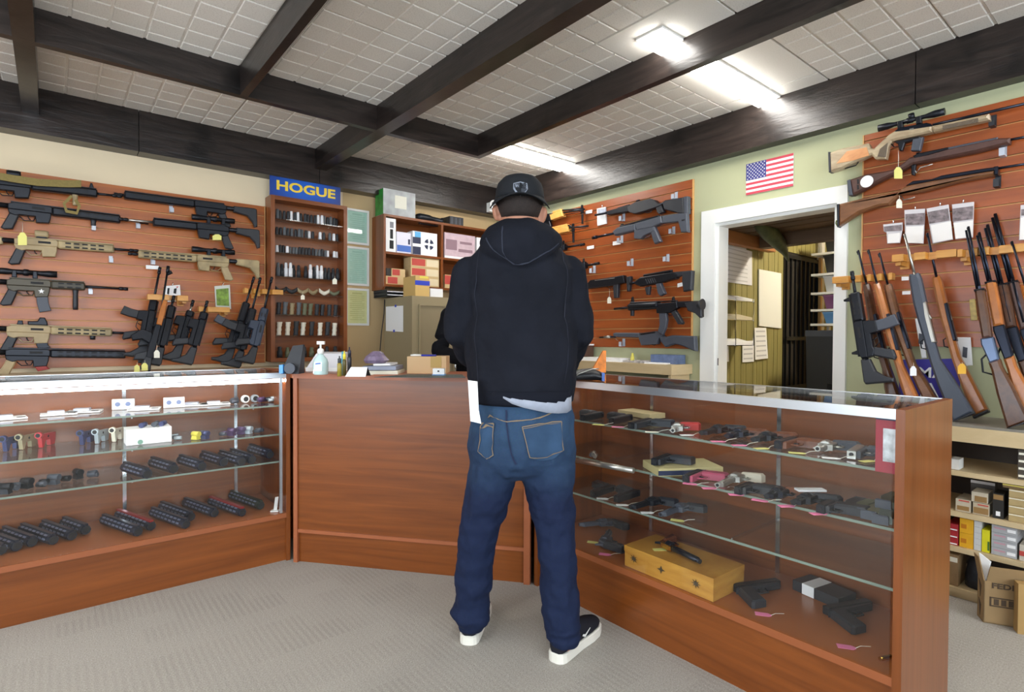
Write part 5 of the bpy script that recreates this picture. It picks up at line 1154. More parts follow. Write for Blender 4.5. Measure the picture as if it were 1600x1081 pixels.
for nm, za, zb in (('top_panel', WZ1-.02, WZ1), ('shelf', sh_z-.02, sh_z), ('bottom_panel', WZ0+.03, WZ0+.05)): MB().box((WX0+.02, WY+.002, za), (WX1-.02, YW-.012, zb)).build(nm, cherry_h, wc)
dvx = on_y(691, 400, WY).x
MB().box((dvx-.011, WY+.001, WZ0+.05), (dvx+.011, YW-.012, WZ1-.02)).build('divider', cherry_v, wc); MB().box((WX0+.02, YW-.012, WZ0+.03), (WX1-.02, YW-.003, WZ1)).build('back_panel', cherry_h, wc)
def boxpx(name, label, cat, px0, px1, yt, z, y, depth, mat, panels=(), group=None, top=None):
    """carton whose front stands at depth y, seen between px0 and px1, resting at height z, its top edge seen at yt"""
    a = on_y(px0, yt, y); b = on_y(px1, yt, y); zt = on_y((px0+px1)/2, yt, y).z; x0, x1 = a.x, b.x
    t = thing(name, label, cat, ((x0+x1)/2, y+depth/2, z), group); MB().box((x0, y, z), (x1, y+depth, zt)).build('carton', mat, t)
    for nm, mt, u0, u1, v0, v1 in panels: MB().box((x0+(x1-x0)*u0, y-.0012, z+(zt-z)*v0), (x0+(x1-x0)*u1, y, z+(zt-z)*v1)).build(nm, mt, t)
    return t, x0, x1, zt
redp = P('red_print_box', (190, 72, 62), .6); bluep = P('blue_print', (70, 110, 190), .5); navyp = P('navy_print', (36, 44, 74), .5); kraft = P('cream_kraft', (206, 178, 130), .8); greyp = P('grey_print', (120, 124, 128), .5, noise=.6, nscale=25)
t, x0, x1, zt = boxpx('product_box', 'large grey box with green end on top of the wall cabinet', 'box', 599, 649, 298, WZ1, 4.37, .15, P('silver_grey_box', (150, 154, 156), .35, noise=.3, nscale=12), [('label', P('pale_label', (222, 220, 204), .6), .35, .72, .3, .8)])
MB().box((x0-.002, 4.372, WZ1+.002), (x0, 4.518, zt-.002)).build('green_end', P('green_end_print', (46, 130, 52), .4, noise=.4, nscale=14), t)
g = Gun('scope_mount', 'black optic lying on top of the wall cabinet', (Vector((0, 4.42, 0)), NL), (668, 345), None, 'optic'); g.rings('tube', gun, [(650, 338.5, 4), (655, 339, 6), (670, 342, 6), (675, 343, 4.5), (688, 346, 4.5), (690, 346, 6)]); g.poly('mount', gun, [(655, 343), (684, 349), (684, 354.5), (655, 350)], .03); g.poly('clamp', steel, [(672, 340), (675, 340), (675, 349), (672, 348)], .034)
boxpx('black_case', 'flat black case on top of the wall cabinet near the man\'s head', 'case', 703, 724, 339, WZ1, 4.37, .2, poly, [('rib', polyg, .1, .2, .1, .9), ('rib', polyg, .4, .5, .1, .9), ('rib', polyg, .7, .8, .1, .9)])
boxpx('product_box', 'tall white box with black product print in the wall cabinet', 'box', 600.5, 618.5, 341, sh_z, 4.37, .1, paper, [('print', blacki, .45, .8, .1, .35), ('print', blacki, .5, .75, .4, .68), ('print', P('grey_print2', (130, 130, 136), .6), .48, .8, .72, .9)])
boxpx('product_box', 'white box with blue mountain print in the wall cabinet', 'box', 620, 642.5, 363, sh_z, 4.37, .1, P('lilac_white_box', (222, 220, 232), .5), [('print', bluep, .02, .98, .08, .38), ('print', navyp, .78, .92, .45, .7)])
t, x0, x1, zt = boxpx('product_box', 'white box with round dark emblem and navy stripe in the wall cabinet', 'box', 645, 683, 363, sh_z, 4.37, .1, paper, [('stripe', navyp, 0, .32, .02, .35), ('stripe', navyp, 0, .32, .48, .75), ('stripe', P('sky_blue_print', (90, 170, 220), .5), .08, .32, .75, .98)])
cx_, cz_ = x0+(x1-x0)*.66, sh_z+(zt-sh_z)*.5; rr_ = (x1-x0)*.2
for q in range(4):
    a0_ = .25+q*PI/2; MB().prism([(cx_+rr_*r_*math.cos(a0_+u), 4.3692, cz_+rr_*r_*math.sin(a0_+u)) for r_, u in ((.35, .1), (1, 0), (1, .5), (1, 1.0), (.35, .8))], NL, .001).build('emblem', navyp, t)
t, x0, x1, zt = boxpx('hard_case', 'pink grey case printed with pistols in the wall cabinet', 'case', 694.5, 742, 366, sh_z, 4.37, .1, P('mauve_case', (196, 172, 180), .5, noise=.1, nscale=20), [('print', P('mauve_print', (140, 112, 122), .6), .05, .4, .35, .75), ('print', P('mauve_print', (140, 112, 122), .6), .5, .9, .62, .72), ('print', P('mauve_print', (140, 112, 122), .6), .45, .92, .3, .42), ('print', paper, 0, 1, .02, .1)])
boxpx('product_box', 'small white box right of the pink grey case', 'box', 745, 764, 372, sh_z, 4.38, .1, paper)
wzb = WZ0+.05
RB = [('flap', redp, .08, .52, .1, .9), ('label', kraft, .55, .98, .08, .92)]
for i in range(3):
    zz = wzb+i*.085; t = thing('ammunition_box', 'cream and red carton, '+('lowest', 'middle one', 'topmost')[i]+' of the stack of three in the wall cabinet', 'box', (2.62, 4.4, zz), 'red and cream cartons stacked in the wall cabinet'); X0, X1 = on_y(642, 430, 4.37).x, on_y(686, 430, 4.37).x
    MB().box((X0, 4.37, zz), (X1, 4.5, zz+.083)).build('carton', kraft, t); MB().box((X0+.01, 4.3688, zz+.012), (X0+(X1-X0)*.5, 4.37, zz+.072)).build('red_panel', redp, t); MB().box((X0+(X1-X0)*.55, 4.3688, zz+.012), (X1-.01, 4.37, zz+.072)).build('label', P('cream_label', (222, 206, 172), .7), t)
boxpx('ammunition_box', 'red and kraft carton lying on the lower cabinet shelf by the letter tray', 'box', 603, 637, 432, wzb, 4.37, .12, kraft, RB); t, x0, x1, zt1 = boxpx('ammunition_box', 'small red carton in front of the dark carton, upper left of the lower shelf', 'box', 612, 633, 420, on_y(620, 432, 4.37).z+.001, 4.375, .1, kraft, [('panel', redp, .05, .6, .15, .9)])
boxpx('ammunition_box', 'dark grey carton left of the small red carton', 'box', 603.5, 610.5, 419, on_y(620, 432, 4.37).z+.001, 4.385, .1, P('dark_carton', (58, 56, 52), .7))
boxpx('ammunition_box', 'red carton right of the cabinet divider beside the man', 'box', 695, 722, 430, wzb, 4.37, .12, kraft, [('panel', redp, .0, .9, .3, .95)])
# letter tray hung under the cabinet
lt = thing('letter_tray', 'black letter tray with white papers under the wall cabinet', 'tray', (2.32, 4.45, 1.5)); tx0, tx1 = on_y(603, 450, 4.33).x, on_y(636, 450, 4.33).x
for zz in (1.512, 1.54): MB().box((tx0, 4.32, zz), (tx1, 4.56, zz+.006)).build('tray', poly, lt); MB().box((tx0+.01, 4.325, zz+.006), (tx1-.01, 4.55, zz+.014)).build('papers', paper, lt)
for xx in (tx0, tx1-.006): MB().box((xx, 4.32, 1.503), (xx+.006, 4.56, WZ0-.001)).build('side', poly, lt)
# safe
SX0, SX1, SY, SZT = 2.235, 2.95, 3.985, 1.497
saf = thing('safe', 'tall tan steel safe with a paper taped to its side', 'safe', ((SX0+SX1)/2, 4.25, 0)); tanst = P('tan_enamel', (152, 138, 108), .45); tand = P('tan_enamel_door', (146, 132, 104), .45)
MB().box((SX0, SY, .0), (SX1, 4.47, SZT)).build('body', tanst, saf); dx0 = on_y(656, 480, SY).x; dz1 = on_y(670, 478, SY).z
MB().box((dx0, SY-.004, .12), (SX1-.06, SY, dz1)).build('door', tand, saf)
mb = MB(); mb.box((dx0-.012, SY-.014, .1), (dx0, SY, dz1+.012)).box((dx0, SY-.014, dz1), (SX1-.06, SY, dz1+.012)).box((SX1-.06, SY-.014, .1), (SX1-.048, SY, dz1+.012)); mb.build('door_frame', tanst, saf)
MB().cyl((2.72, SY-.004, .95), (2.72, SY-.04, .95), .035, n=18).build('dial', chrome, saf); MB().tube([(2.62, SY-.004, .95), (2.62, SY-.05, .95), (2.62, SY-.05, .87)], .01).build('handle', chrome, saf)
XS0 = SX0-.002
pt = thing('taped_paper', 'white paper taped with blue tape to the side of the safe', 'paper', on_x(616, 500, XS0-.002)); q = [on_x(x, y, XS0) for x, y in ((603, 479), (630, 477.5), (630, 518.5), (603, 517))]
MB().prism(q, (-1, 0, 0), .001).build('sheet', paper, pt); blt = P('blue_tape', (50, 70, 190), .5)
for x, y in ((618, 478), (615.5, 517)): c = on_x(x, y, XS0-.0015); MB().obox(c, .001, .03, .02).build('tape', blt, pt)
one(MB().tube([on_x(601, 468, XS0-.006), on_x(600, 490, XS0-.01), on_x(596, 520, XS0-.012), on_x(594, 545, XS0-.012), on_x(594, 575, XS0-.012), on_x(596, 600, XS0-.02)], .004), 'power_cable', poly, 'black cable running down beside the safe', 'cable')
t, x0, x1, zt = boxpx('cardboard_box', 'kraft box with blue tape band on top of the safe', 'box', 649, 671, 431.5, SZT, SY+.02, .2, P('golden_kraft', (214, 178, 110), .8), [('tape', blt, -.02, 1.02, .55, .78), ('tape', P('yellow_tape', (232, 214, 90), .6), .3, .9, .9, 1)])
boxpx('paper_pad', 'white paper pad on the safe beside the man', 'paper', 672, 692, 451, SZT, SY+.03, .15, paper)

# ================================================================ things on the corner counter
def base(px, py, z=CT): return on_z(px, py, z)
def cbox(name, label, cat, px0, px1, yt, yb, depth, mat, extra=None, z=CT, mat2=None):
    """box facing the camera, standing on the counter"""
    c = base((px0+px1)/2, yb, z); k = (c-CAM).dot(FW)/FPX; w_ = (px1-px0)*k; h_ = (yb-yt)*k
    t = thing(name, label, cat, c); f = VX; A = lambda u, v, zz: c+UX*u*w_+f*v*depth+ZX*zz*h_
    def part(nm, mt, u0, u1, v0, v1, z0_, z1_): return MB().hexa([A(u0, v0, z0_), A(u1, v0, z0_), A(u1, v1, z0_), A(u0, v1, z0_)], [A(u0, v0, z1_), A(u1, v0, z1_), A(u1, v1, z1_), A(u0, v1, z1_)]).build(nm, mt, t)
    part('body', mat, -.5, .5, 0, 1, 0, 1)
    for e in (extra or ()): part(*e)
    return t, A, part
cbox('cardboard_box', 'brown cardboard box with a blue pen on it behind the counter edge', 'box', 636, 697, 557, 583.5, .16, P('plain_cardboard', (206, 172, 130), .85), [('tape', P('brown_tape', (182, 150, 80), .4), .1, .38, -.01, 0, .35, 1.0)])
pen = thing('pen', 'blue ballpoint pen lying on the cardboard box', 'pen', base(660, 583)+ZX*.09); k0 = base(666, 583.5); kk = (k0-CAM).dot(FW)/FPX; hz = 26.5*kk
pa, pb = k0-UX*26*kk+VX*.03+ZX*(hz+.005), k0+UX*14*kk+VX*.03+ZX*(hz+.005)
MB().cyl(pa.lerp(pb, .42), pb, .0048).build('barrel', P('pen_blue', (40, 50, 170), .3), pen); MB().cyl(pa, pa.lerp(pb, .42), .0048).build('cap', white, pen); MB().obox(pa.lerp(pb, .25)+ZX*.006, .04, .003, .002, -YAW).build('clip', chrome, pen)
t, A, part = cbox('counter_bell', 'small white and blue device on the counter beside the man', 'device', 676, 694, 576, 587, .05, paper, [('base', P('device_blue', (90, 140, 190), .5), -.55, .55, -.1, 1.1, 0, .2), ('button', blacki, -.08, .08, -.02, 0, .55, .75)])
# sanitizer bottle
c = base(501, 585); kk = (c-CAM).dot(FW)/FPX; sb = thing('sanitizer_bottle', 'clear pump bottle of hand sanitizer on the counter', 'bottle', c)
MB().lathe(c, [(10.5*kk, 0), (11.5*kk, 2*kk), (11.5*kk, 18*kk), (10*kk, 24*kk), (5*kk, 30*kk), (4*kk, 32*kk)], 20).build('bottle', P('clear_gel', (196, 222, 220), .1, spec=.8), sb)
MB().lathe(c, [(5*kk, 32*kk), (5*kk, 38*kk), (4*kk, 40*kk), (1.5*kk, 41*kk), (1.5*kk, 47*kk)], 16).build('pump_collar', white, sb); MB().hexa(*[[c+UX*a*kk+VX*b*kk+ZX*zz*kk for a, b in ((-5, -3), (6, -3), (6, 3), (-5, 3))] for zz in (47, 52)]).build('pump_head', white, sb)
MB().prism([c-VX*11.8*kk+UX*a*kk+ZX*b*kk for a, b in ((-6, 6), (6, 6), (6, 20), (-6, 20))], -VX, .001).build('label', P('bottle_label', (226, 236, 238), .4), sb); MB().prism([c-VX*12.2*kk+UX*a*kk+ZX*b*kk for a, b in ((-4, 16), (4, 17), (4, 19), (-4, 18))], -VX, .001).build('print', bluep, sb)
# receipt printer
c = base(502, 581); kk = (c-CAM).dot(FW)/FPX; pr = thing('receipt_printer', 'white receipt printer behind the sanitizer bottle', 'printer', c+VX*.04)
Q = lambda a, b, zz: c+UX*a*kk+VX*(.04+b)+ZX*zz*kk
MB().hexa([Q(-29, 0, 0), Q(27, 0, 0), Q(27, .16, 0), Q(-29, .16, 0)], [Q(-29, 0, 6), Q(27, 0, 6), Q(27, .16, 8), Q(-29, .16, 8)]).build('base', white, pr); MB().hexa([Q(-27, .0, 6), Q(25, 0, 6), Q(25, .16, 8), Q(-27, .16, 8)], [Q(-17, .05, 28), Q(25, .05, 28), Q(25, .15, 30), Q(-17, .15, 30)]).build('cover', P('printer_white', (232, 232, 238), .4), pr)
# bottles and pens
for i, (x, yt, yb, r, col, capc, lb) in enumerate(((530.5, 556, 588, 3.6, (150, 132, 50), (60, 64, 66), 'slim olive bottle with dark cap beside the printer'), (538, 548, 587, 3, (96, 86, 40), (236, 214, 60), 'slim bottle with yellow cap beside the printer'), (546, 542, 584, 3.2, (44, 42, 44), (40, 42, 60), 'slim dark bottle beside the printer'))):
    c = base(x, yb); kk = (c-CAM).dot(FW)/FPX; h = (yb-yt)*kk; t = thing('small_bottle', lb, 'bottle', c, 'oil bottles on the counter')
    MB().lathe(c, [(r*kk, 0), (r*kk, h*.6), (r*.7*kk, h*.66)], 12).build('bottle', P('bottle_%d' % i, col, .35), t); MB().lathe(c+ZX*h*.66, [(r*.8*kk, 0), (r*.8*kk, h*.2), (r*.3*kk, h*.24), (r*.3*kk, h*.34)], 12).build('cap', P('bottle_cap_%d' % i, capc, .4), t)
one(MB().cyl(base(534, 586), base(534, 586)+ZX*.115+UX*.004, .004), 'marker_pen', P('cyan_pen', (70, 160, 190), .4), 'upright cyan marker pen between the slim bottles', 'pen')
c = base(556, 588.5); kk = (c-CAM).dot(FW)/FPX; Q = lambda a, b, zz: c+UX*a*kk+VX*b+ZX*zz*kk; t = thing('tent_card', 'white folded card standing on the counter edge', 'card', c)
MB().hexa([Q(-17, 0, 0), Q(15, 0, 0), Q(15, .004, 0), Q(-17, .004, 0)], [Q(-11, .035, 14.5), Q(15, .035, 14.5), Q(15, .039, 14.5), Q(-11, .039, 14.5)]).build('front_leaf', paper, t); MB().hexa([Q(-9, .074, 0), Q(17, .074, 0), Q(17, .078, 0), Q(-9, .078, 0)], [Q(-11, .036, 14.5), Q(15, .036, 14.5), Q(15, .04, 14.5), Q(-11, .04, 14.5)]).build('rear_leaf', blacki, t)
for i, (x0, x1, yb, th, mt, lb) in enumerate(((574, 620, 585.5, 6, paperw, 'stack of cream forms on the counter, lowest'), (566, 617, 578.5, 6, P('grey_folder', (150, 156, 176), .6), 'grey folder on the stack of forms'), (583, 608, 571.5, 3, paper, 'white booklet on the grey folder'))):
    c = base((x0+x1)/2, 585); kk = (c-CAM).dot(FW)/FPX; A_ = c+ZX*((585-yb)*kk); w_ = (x1-x0)*kk/2; q = lambda u, v, zz: A_+UX*u*w_+VX*(v*.2+.002*i)+ZX*zz
    one(MB().hexa([q(-1, 0, 0), q(1, .1, 0), q(1.02, 1, 0), q(-.95, .95, 0)], [q(-1, 0, th*kk), q(1, .1, th*kk), q(1.02, 1, th*kk), q(-.95, .95, th*kk)]), 'paper_stack', mt, lb, 'papers')
c = base(582, 585)+ZX*.012+ZX*13*(base(582, 585)-CAM).dot(FW)/FPX+VX*.08
pb_ = MB(); rb = random.Random(3)
pb_.loft([(c+ZX*z+UX*rb.uniform(-.01, .01), UX*a, VX*b) for z, a, b in ((0, .05, .05), (.015, .065, .06), (.035, .05, .05), (.05, .035, .03), (.06, .02, .02))], 9, True, False)
tag(pb_.build('plastic_bag', P('mauve_plastic_bag', (128, 112, 138), .3, noise=.3, nscale=30)), 'crumpled purple grey plastic bag on the folder', 'bag')
# card terminal at the end of the left case
c = base(452, 584.5); kk = (c-CAM).dot(FW)/FPX; Q = lambda a, b, zz: c+UX*a*kk+VX*b+ZX*zz*kk; t = thing('payment_terminal', 'black screen terminal with round grey base at the counter corner', 'terminal', c)
MB().hexa([Q(-16, .02, 0), Q(12, .02, 0), Q(12, .1, 0), Q(-16, .1, 0)], [Q(-2, .06, 44), Q(15, .06, 46), Q(15, .08, 46), Q(-2, .08, 44)]).build('screen_back', poly, t); MB().cyl(Q(0, .0, 9), Q(0, .018, 9), 8.5*kk, n=18).build('round_foot', polyg, t); MB().hexa([Q(-16, .0, 1), Q(-10, 0, 1), Q(-10, .02, 1), Q(-16, .02, 1)], [Q(-16, 0, 14), Q(-10, 0, 15), Q(-10, .02, 15), Q(-16, .02, 14)]).build('blue_light', P('blue_panel', (70, 150, 230), .3), t)
one(MB().prism([base(585, 589.6)+ZX*.001, base(728, 590.3)+ZX*.001, base(722, 585.5)+ZX*.001, base(640, 585)+ZX*.001], ZX, .002), 'counter_mat', P('dark_green_mat', (64, 74, 70), .6), 'thin dark green mat along the counter edge', 'mat')
# bag and papers on the right case by the man
c = base(905, 596); kk = (c-CAM).dot(FW)/FPX; t = thing('black_bag', 'black zipped bag with blue edge lying on the right glass case', 'bag', c)
rb = random.Random(5); MB().loft([(c+UX*u*kk+VX*.06+ZX*h_*.5, VX*.07, ZX*h_*.5) for u, h_ in ((-18, .015), (-10, .035), (5, .05), (22, .055), (36, .04), (40, .01))], 12).build('bag_body', P('black_nylon', (30, 30, 34), .5, bump=.4, bscale=40), t); MB().tube([c+UX*u*kk-VX*.008+ZX*z for u, z in ((-12, .012), (0, .035), (20, .055), (30, .055))], .003).build('zip', steel, t); MB().obox(c+UX*37*kk+VX*.02+ZX*.02, .012, .06, .035, -YAW).build('blue_trim', bluep, t)

# ================================================================ table on the right wall left of the doorway
TY = 2.275; zt_ = on_x(1082, 569, XS).z; xa = on_y(1049.5, 572, TY).x; zb_ = on_x(1082, 581.6, XS).z
tb = thing('side_table', 'pale wood table against the green wall left of the doorway', 'table', ((xa+XW)/2, 3.1, 0))
MB().box((xa, TY, zt_-.07), (XW-.004, 3.95, zt_)).build('table_top', shelf_m, tb)
for yy in (TY+.02, 3.1, 3.88): MB().box((xa+.02, yy, 0), (XW-.01, yy+.02, zt_-.07)).build('leg_panel', shelf_m, tb)
MB().box((xa+.03, TY+.04, .62), (XW-.02, 3.88, .64)).build('lower_shelf', shelf_m, tb)
def flat(label, pts, z, th, mat, name='loose_papers', cat='papers'):
    return one(MB().prism([on_z(x, y, z)+ZX*th/2 for x, y in pts], ZX, th, .001), name, mat, label, cat)
PT = lambda x, y: on_z(x, y, zt_)
def tbox(label, cat, name, y0, y1, x0, x1, h, mat, rz=0, extra=None):
    c = Vector(((x0+x1)/2, (y0+y1)/2, zt_)); return one(MB().obox(c+ZX*(h/2+.0005), x1-x0, y1-y0, h, rz), name, mat, label, cat)
tbox('stack of white forms spread on the pale wood table', 'papers', 'paper_stack', 2.78, 3.2, xa+.03, xa+.3, .025, paper, .1); tbox('loose parts catalogue on the pale wood table', 'papers', 'paper_stack', 2.55, 2.76, xa+.06, xa+.26, .014, P('catalogue_print', (190, 186, 186), .5, noise=.5, nscale=40), -.2)
tbox('white leaflets at the near end of the pale wood table', 'papers', 'paper_stack', 2.36, 2.53, xa+.03, xa+.16, .008, paper, .15)
tbox('blue grey box standing at the wall end of the pale wood table', 'box', 'blue_box', 2.31, 2.53, XW-.15, XW-.04, .065, P('blue_grey_box', (96, 112, 146), .5, noise=.25, nscale=20)); tbox('brown file box on the pale wood table near the man', 'box', 'file_box', 3.2, 3.55, XW-.3, XW-.03, .12, P('brown_file_box', (84, 58, 46), .6, noise=.2, nscale=20))
one(MB().obox((XW-.165, 3.37, zt_+.127), .26, .36, .012), 'box_lid', paper, 'white lid lying on the brown file box', 'lid')
one(MB().loft([((XW-.12, 2.72, zt_+z), (a, 0, 0), (0, a*.8, 0)) for z, a in ((0, .018), (.03, .018), (.05, .012), (.07, .008))], 10), 'glue_bottle', P('yellow_plastic', (214, 202, 90), .5), 'small yellow plastic bottle standing on the pale wood table', 'bottle')
og = on_z(938, 582, .985); one(MB().hexa([og+UX*a+VX*b for a, b in ((-.05, 0), (.03, 0), (.03, .03), (-.05, .03))], [og+UX*a+VX*b+ZX*.115 for a, b in ((.015, 0), (.03, 0), (.03, .03), (.015, .03))]), 'display_card', P('orange_print', (230, 130, 30), .5, noise=.3, nscale=30), 'orange printed card standing on the glass case behind the man\'s elbow', 'card')
for i, (y0, y1, col, lb) in enumerate(((2.34, 2.46, (120, 112, 112), 'grey box at the near end under the pale wood table'), (2.5, 2.95, (52, 40, 38), 'dark brown case under the pale wood table'), (3.15, 3.5, (60, 44, 40), 'dark box far under the pale wood table'))):
    one(MB().box((xa+.05, y0, .6415), (XW-.06, y1, .64+.18)), 'stored_box', P('stored_%d' % i, col, .7, noise=.2, nscale=15), lb, 'box')

# ================================================================ flag and emergency light
fl = thing('flag_poster', 'small American flag on the green wall above the doorway', 'flag', (XW-.004, 1.735, 2.11)); fy0, fy1, fz0, fz1 = 1.887, 1.583, 2.11, 2.313
fr_ = P('flag_red', (196, 66, 82), .7); fw_ = P('flag_white', (242, 240, 236), .7); fb_ = P('flag_blue', (58, 62, 128), .7); sh_ = (fz1-fz0)/13
MB().box((XW-.006, fy1, fz0), (XW-.002, fy0, fz1)).build('cloth', fw_, fl)
for i in range(0, 13, 2): MB().box((XW-.007, fy1, fz1-(i+1)*sh_), (XW-.006, fy0, fz1-i*sh_)).build('red_stripe', fr_, fl)
cy1 = fy0-(fy0-fy1)*.44; cz0 = fz1-7*sh_
cnt = MB().box((XW-.0078, cy1, cz0), (XW-.007, fy0, fz1)).build('canton', fb_, fl); stm = MB()
for r_ in range(9):
    for k in range(6 - r_ % 2):
        yy = fy0-(fy0-cy1)*(k+.5+(r_ % 2)*.5)/6; zz = fz1-(fz1-cz0)*(r_+.7)/9.4
        stm.add([(XW-.0084, yy+.0055*(1 if i % 2 == 0 else .42)*math.sin(i*PI/5), zz+.0055*(1 if i % 2 == 0 else .42)*math.cos(i*PI/5)) for i in range(10)], [tuple(range(10))])
stm.build('stars', fw_, cnt)
c = on_y(770, 321, 4.40); em = thing('emergency_light', 'white twin lamp light high in the corner beside the man\'s left ear', 'light', c)
MB().obox((c.x+.06, 4.42, c.z-.02), .2, .055, .09).build('housing', white, em)
for dx, dz in ((0, .0), (.13, .0)):
    MB().lathe((c.x+dx, 4.392, c.z+dz), [(.02, 0), (.042, .01), (.044, .04), (.04, .045)], 18, (-.45, -.9, 0)).build('lamp_head', white, em); p0 = Vector((c.x+dx, 4.392, c.z+dz))+Vector((-.45, -.9, 0)).normalized()*.0455; MB().cyl(p0, p0+Vector((-.45, -.9, 0)).normalized()*.002, .026, n=16).build('lens', P('dark_lens', (60, 60, 66), .1), em)

# ================================================================ the back room through the doorway
BY = 2.36
struct(MB().box((XW+.1, BY+.02, 0), (6.6, BY+.12, 2.62)).build('wall_backroom_left', P('olive_board_gap', (54, 50, 30), .9), org=(5, BY, 0)), 'wall of the back room carrying olive panelling')
struct(MB().box((6.5, -.1, 0), (6.6, BY+.02, 2.62)).build('wall_backroom_end', P('tan_backroom', (196, 172, 120), .8), org=(6.5, 1, 0)), 'tan end wall of the back room')
struct(MB().box((XW+.1, -.1, 0), (6.6, 0, 2.62)).build('wall_backroom_right', P('tan_backroom', (196, 172, 120), .8), org=(5, 0, 0)), 'tan side wall of the back room')
struct(MB().box((XW+.1, -.1, 2.6), (6.6, BY+.12, 2.68)).build('ceiling_backroom', P('brown_backroom_ceiling', (120, 100, 72), .8), org=(5, 1, 2.6)), 'brown ceiling of the back room')
pan = root_struct('trim_9', 'olive green vertical board panelling in the back room', (4.5, BY, 0)); olv = WOOD('olive_panelling', (128, 118, 66), (160, 150, 92), (30, 30, 1.5), .6)
gx0, gx1 = on_y(1226, 450, BY).x, on_y(1277, 450, BY).x; gz1 = on_y(1226, 392, BY).z
x = XW+.105; i = 0
while x < 6.48:
    wd = (.085, .11, .07, .1)[i % 4]; x1 = min(x+wd, 6.49)
    if x1 < gx0+.02 or x > gx1-.02: MB().box((x, BY, 0), (x1-.007, BY+.02, 2.6)).build('board', olv, pan)
    else: MB().box((x, BY, gz1), (x1-.007, BY+.02, 2.6)).build('board', olv, pan)
    x = x1; i += 1
gt = root_struct('door_2', 'black barred security gate in the back room', ((gx0+gx1)/2, BY, 0)); blkst = P('black_gate_steel', (26, 26, 26), .5, .3)
MB().box((gx0+.01, BY+.008, 0), (gx1, BY+.018, gz1)).build('dark_panel', P('dark_gate_screen', (46, 40, 32), .8), gt)
for k in range(8): xx = gx0+.02+(gx1-gx0-.05)*k/7; MB().box((xx, BY-.012, 0), (xx+.02, BY+.006, gz1-.03)).build('bar', blkst, gt)
for zz in (.1, .7, 1.15, gz1-.06): MB().box((gx0+.01, BY-.02, zz), (gx1, BY-.0121, zz+.035)).build('cross_bar', blkst, gt)
MB().box((gx1, BY-.04, 0), (gx1+.07, BY+.02, 2.6)).build('side_post', P('white_post', (210, 206, 196), .6), gt); MB().box((gx1-.03, BY-.045, 0), (gx1-.002, BY-.02, gz1)).build('wood_stop', WOOD('pine_trim', (196, 150, 90), (214, 172, 112), (20, 20, 2), .6), gt)
# loft boards above
lf = root_struct('trim_10', 'dark brown boards of a low loft just inside the doorway', (4, 1.8, 1.95)); brw = WOOD('brown_loft_board', (74, 54, 36), (104, 78, 52), (6, 1, 6), .6)
for k in range(5): MB().box((3.72+k*.17, .02, 1.995), (3.87+k*.17, BY-.002, 2.03)).build('board', brw, lf)
MB().box((3.7, BY-.10, 1.9), (4.75, BY-.04, 1.994)).build('joist', WOOD('orange_joist', (150, 96, 52), (176, 118, 70), (2, 12, 12), .5), lf)
MB().box((4.45, .1, 1.9), (4.55, BY-.11, 1.994)).build('joist', brw, lf)
hb = MB(); c = on_y(1208, 372, 2.05); hb.loft([(c+Vector((a, 0, b)), Vector((0, .05*s, 0)), Vector((.02*s, 0, .05*s))) for a, b, s in ((-.28, .10, .5), (-.18, .07, 1), (-.05, .03, 1.25), (.1, -.03, 1.0), (.2, -.09, .5), (.26, -.15, .15))], 10)
tag(hb.build('hanging_object', P('dark_green_object', (58, 66, 36), .5, noise=.4, nscale=20)), 'unidentified dark green object hanging below the loft boards in the back room', 'bag')  # unidentified green shape, not known to be a bag
# papers and holders on the panelling
def pinned(label, pts, off=.006, mat=None, name='pinned_paper', lines=0, th=.0015):
    q = [on_y(x, y, BY-off) for x, y in pts]; t = thing(name, label, 'paper', q[0]); MB().prism(q, NL, th).build('sheet', mat or paper, t)
    for k in range(lines):
        f0, f1 = (k+.6)/(lines+.5), (k+.9)/(lines+.5); L = lambda f: (q[0].lerp(q[3], f), q[1].lerp(q[2], f)); a, b = L(f0); c, d = L(f1)
        MB().prism([a.lerp(b, .1)+NL*.0012, a.lerp(b, .88)+NL*.0012, c.lerp(d, .88)+NL*.0012, c.lerp(d, .1)+NL*.0012], NL, .0006).build('print', P('paper_print', (196, 196, 200), .8), t)
    return t
pinned('long row of white notices pinned high on the olive panelling', [(1110, 374), (1175, 393), (1175, 446), (1110, 437)], .006, P('grey_white_paper', (222, 222, 226), .8), lines=8); pinned('white notices peeping above the long row of notices', [(1112, 373), (1166, 386), (1166, 400), (1112, 392)], .003, paper)
pinned('white wall calendar hung on the olive panelling', [(1185.5, 420.5), (1220, 427), (1220, 513), (1185.5, 509)], .01, P('calendar_white', (228, 228, 220), .6), 'wall_calendar', 0, .008)
pinned('curled long white receipt pinned beside the letter holder', [(1179, 512), (1197, 512), (1200, 560), (1180, 562)], .012, paper, lines=6); pinned('white note pinned below the letter holder', [(1160, 533), (1178, 532), (1178, 565), (1160, 566)], .008, paper, lines=4); pinned('white sheet pinned next to the door jamb', [(1108, 536), (1138, 537), (1139, 565), (1108, 566)], .008, paper); pinned('narrow white sheet hanging lowest next to the door jamb', [(1108, 565), (1126, 565), (1126, 594), (1108, 594)], .005, paper)
lh = thing('letter_holder', 'wire letter holder stuffed with papers on the olive panelling', 'holder', on_y(1140, 545, BY)); hx0, hx1 = on_y(1110, 500, BY-.1).x, on_y(1170, 500, BY-.1).x
for zz in (on_y(1140, v, BY-.1).z for v in (470, 500, 540)): MB().box((hx0, BY-.14, zz), (hx1, BY-.004, zz+.004)).build('tray', chrome, lh)
for xx in (hx0, (hx0+hx1)/2, hx1-.006): MB().box((xx, BY-.145, on_y(1140, 540, BY-.1).z), (xx+.006, BY-.139, on_y(1140, 465, BY-.1).z)).build('wire', chrome, lh)
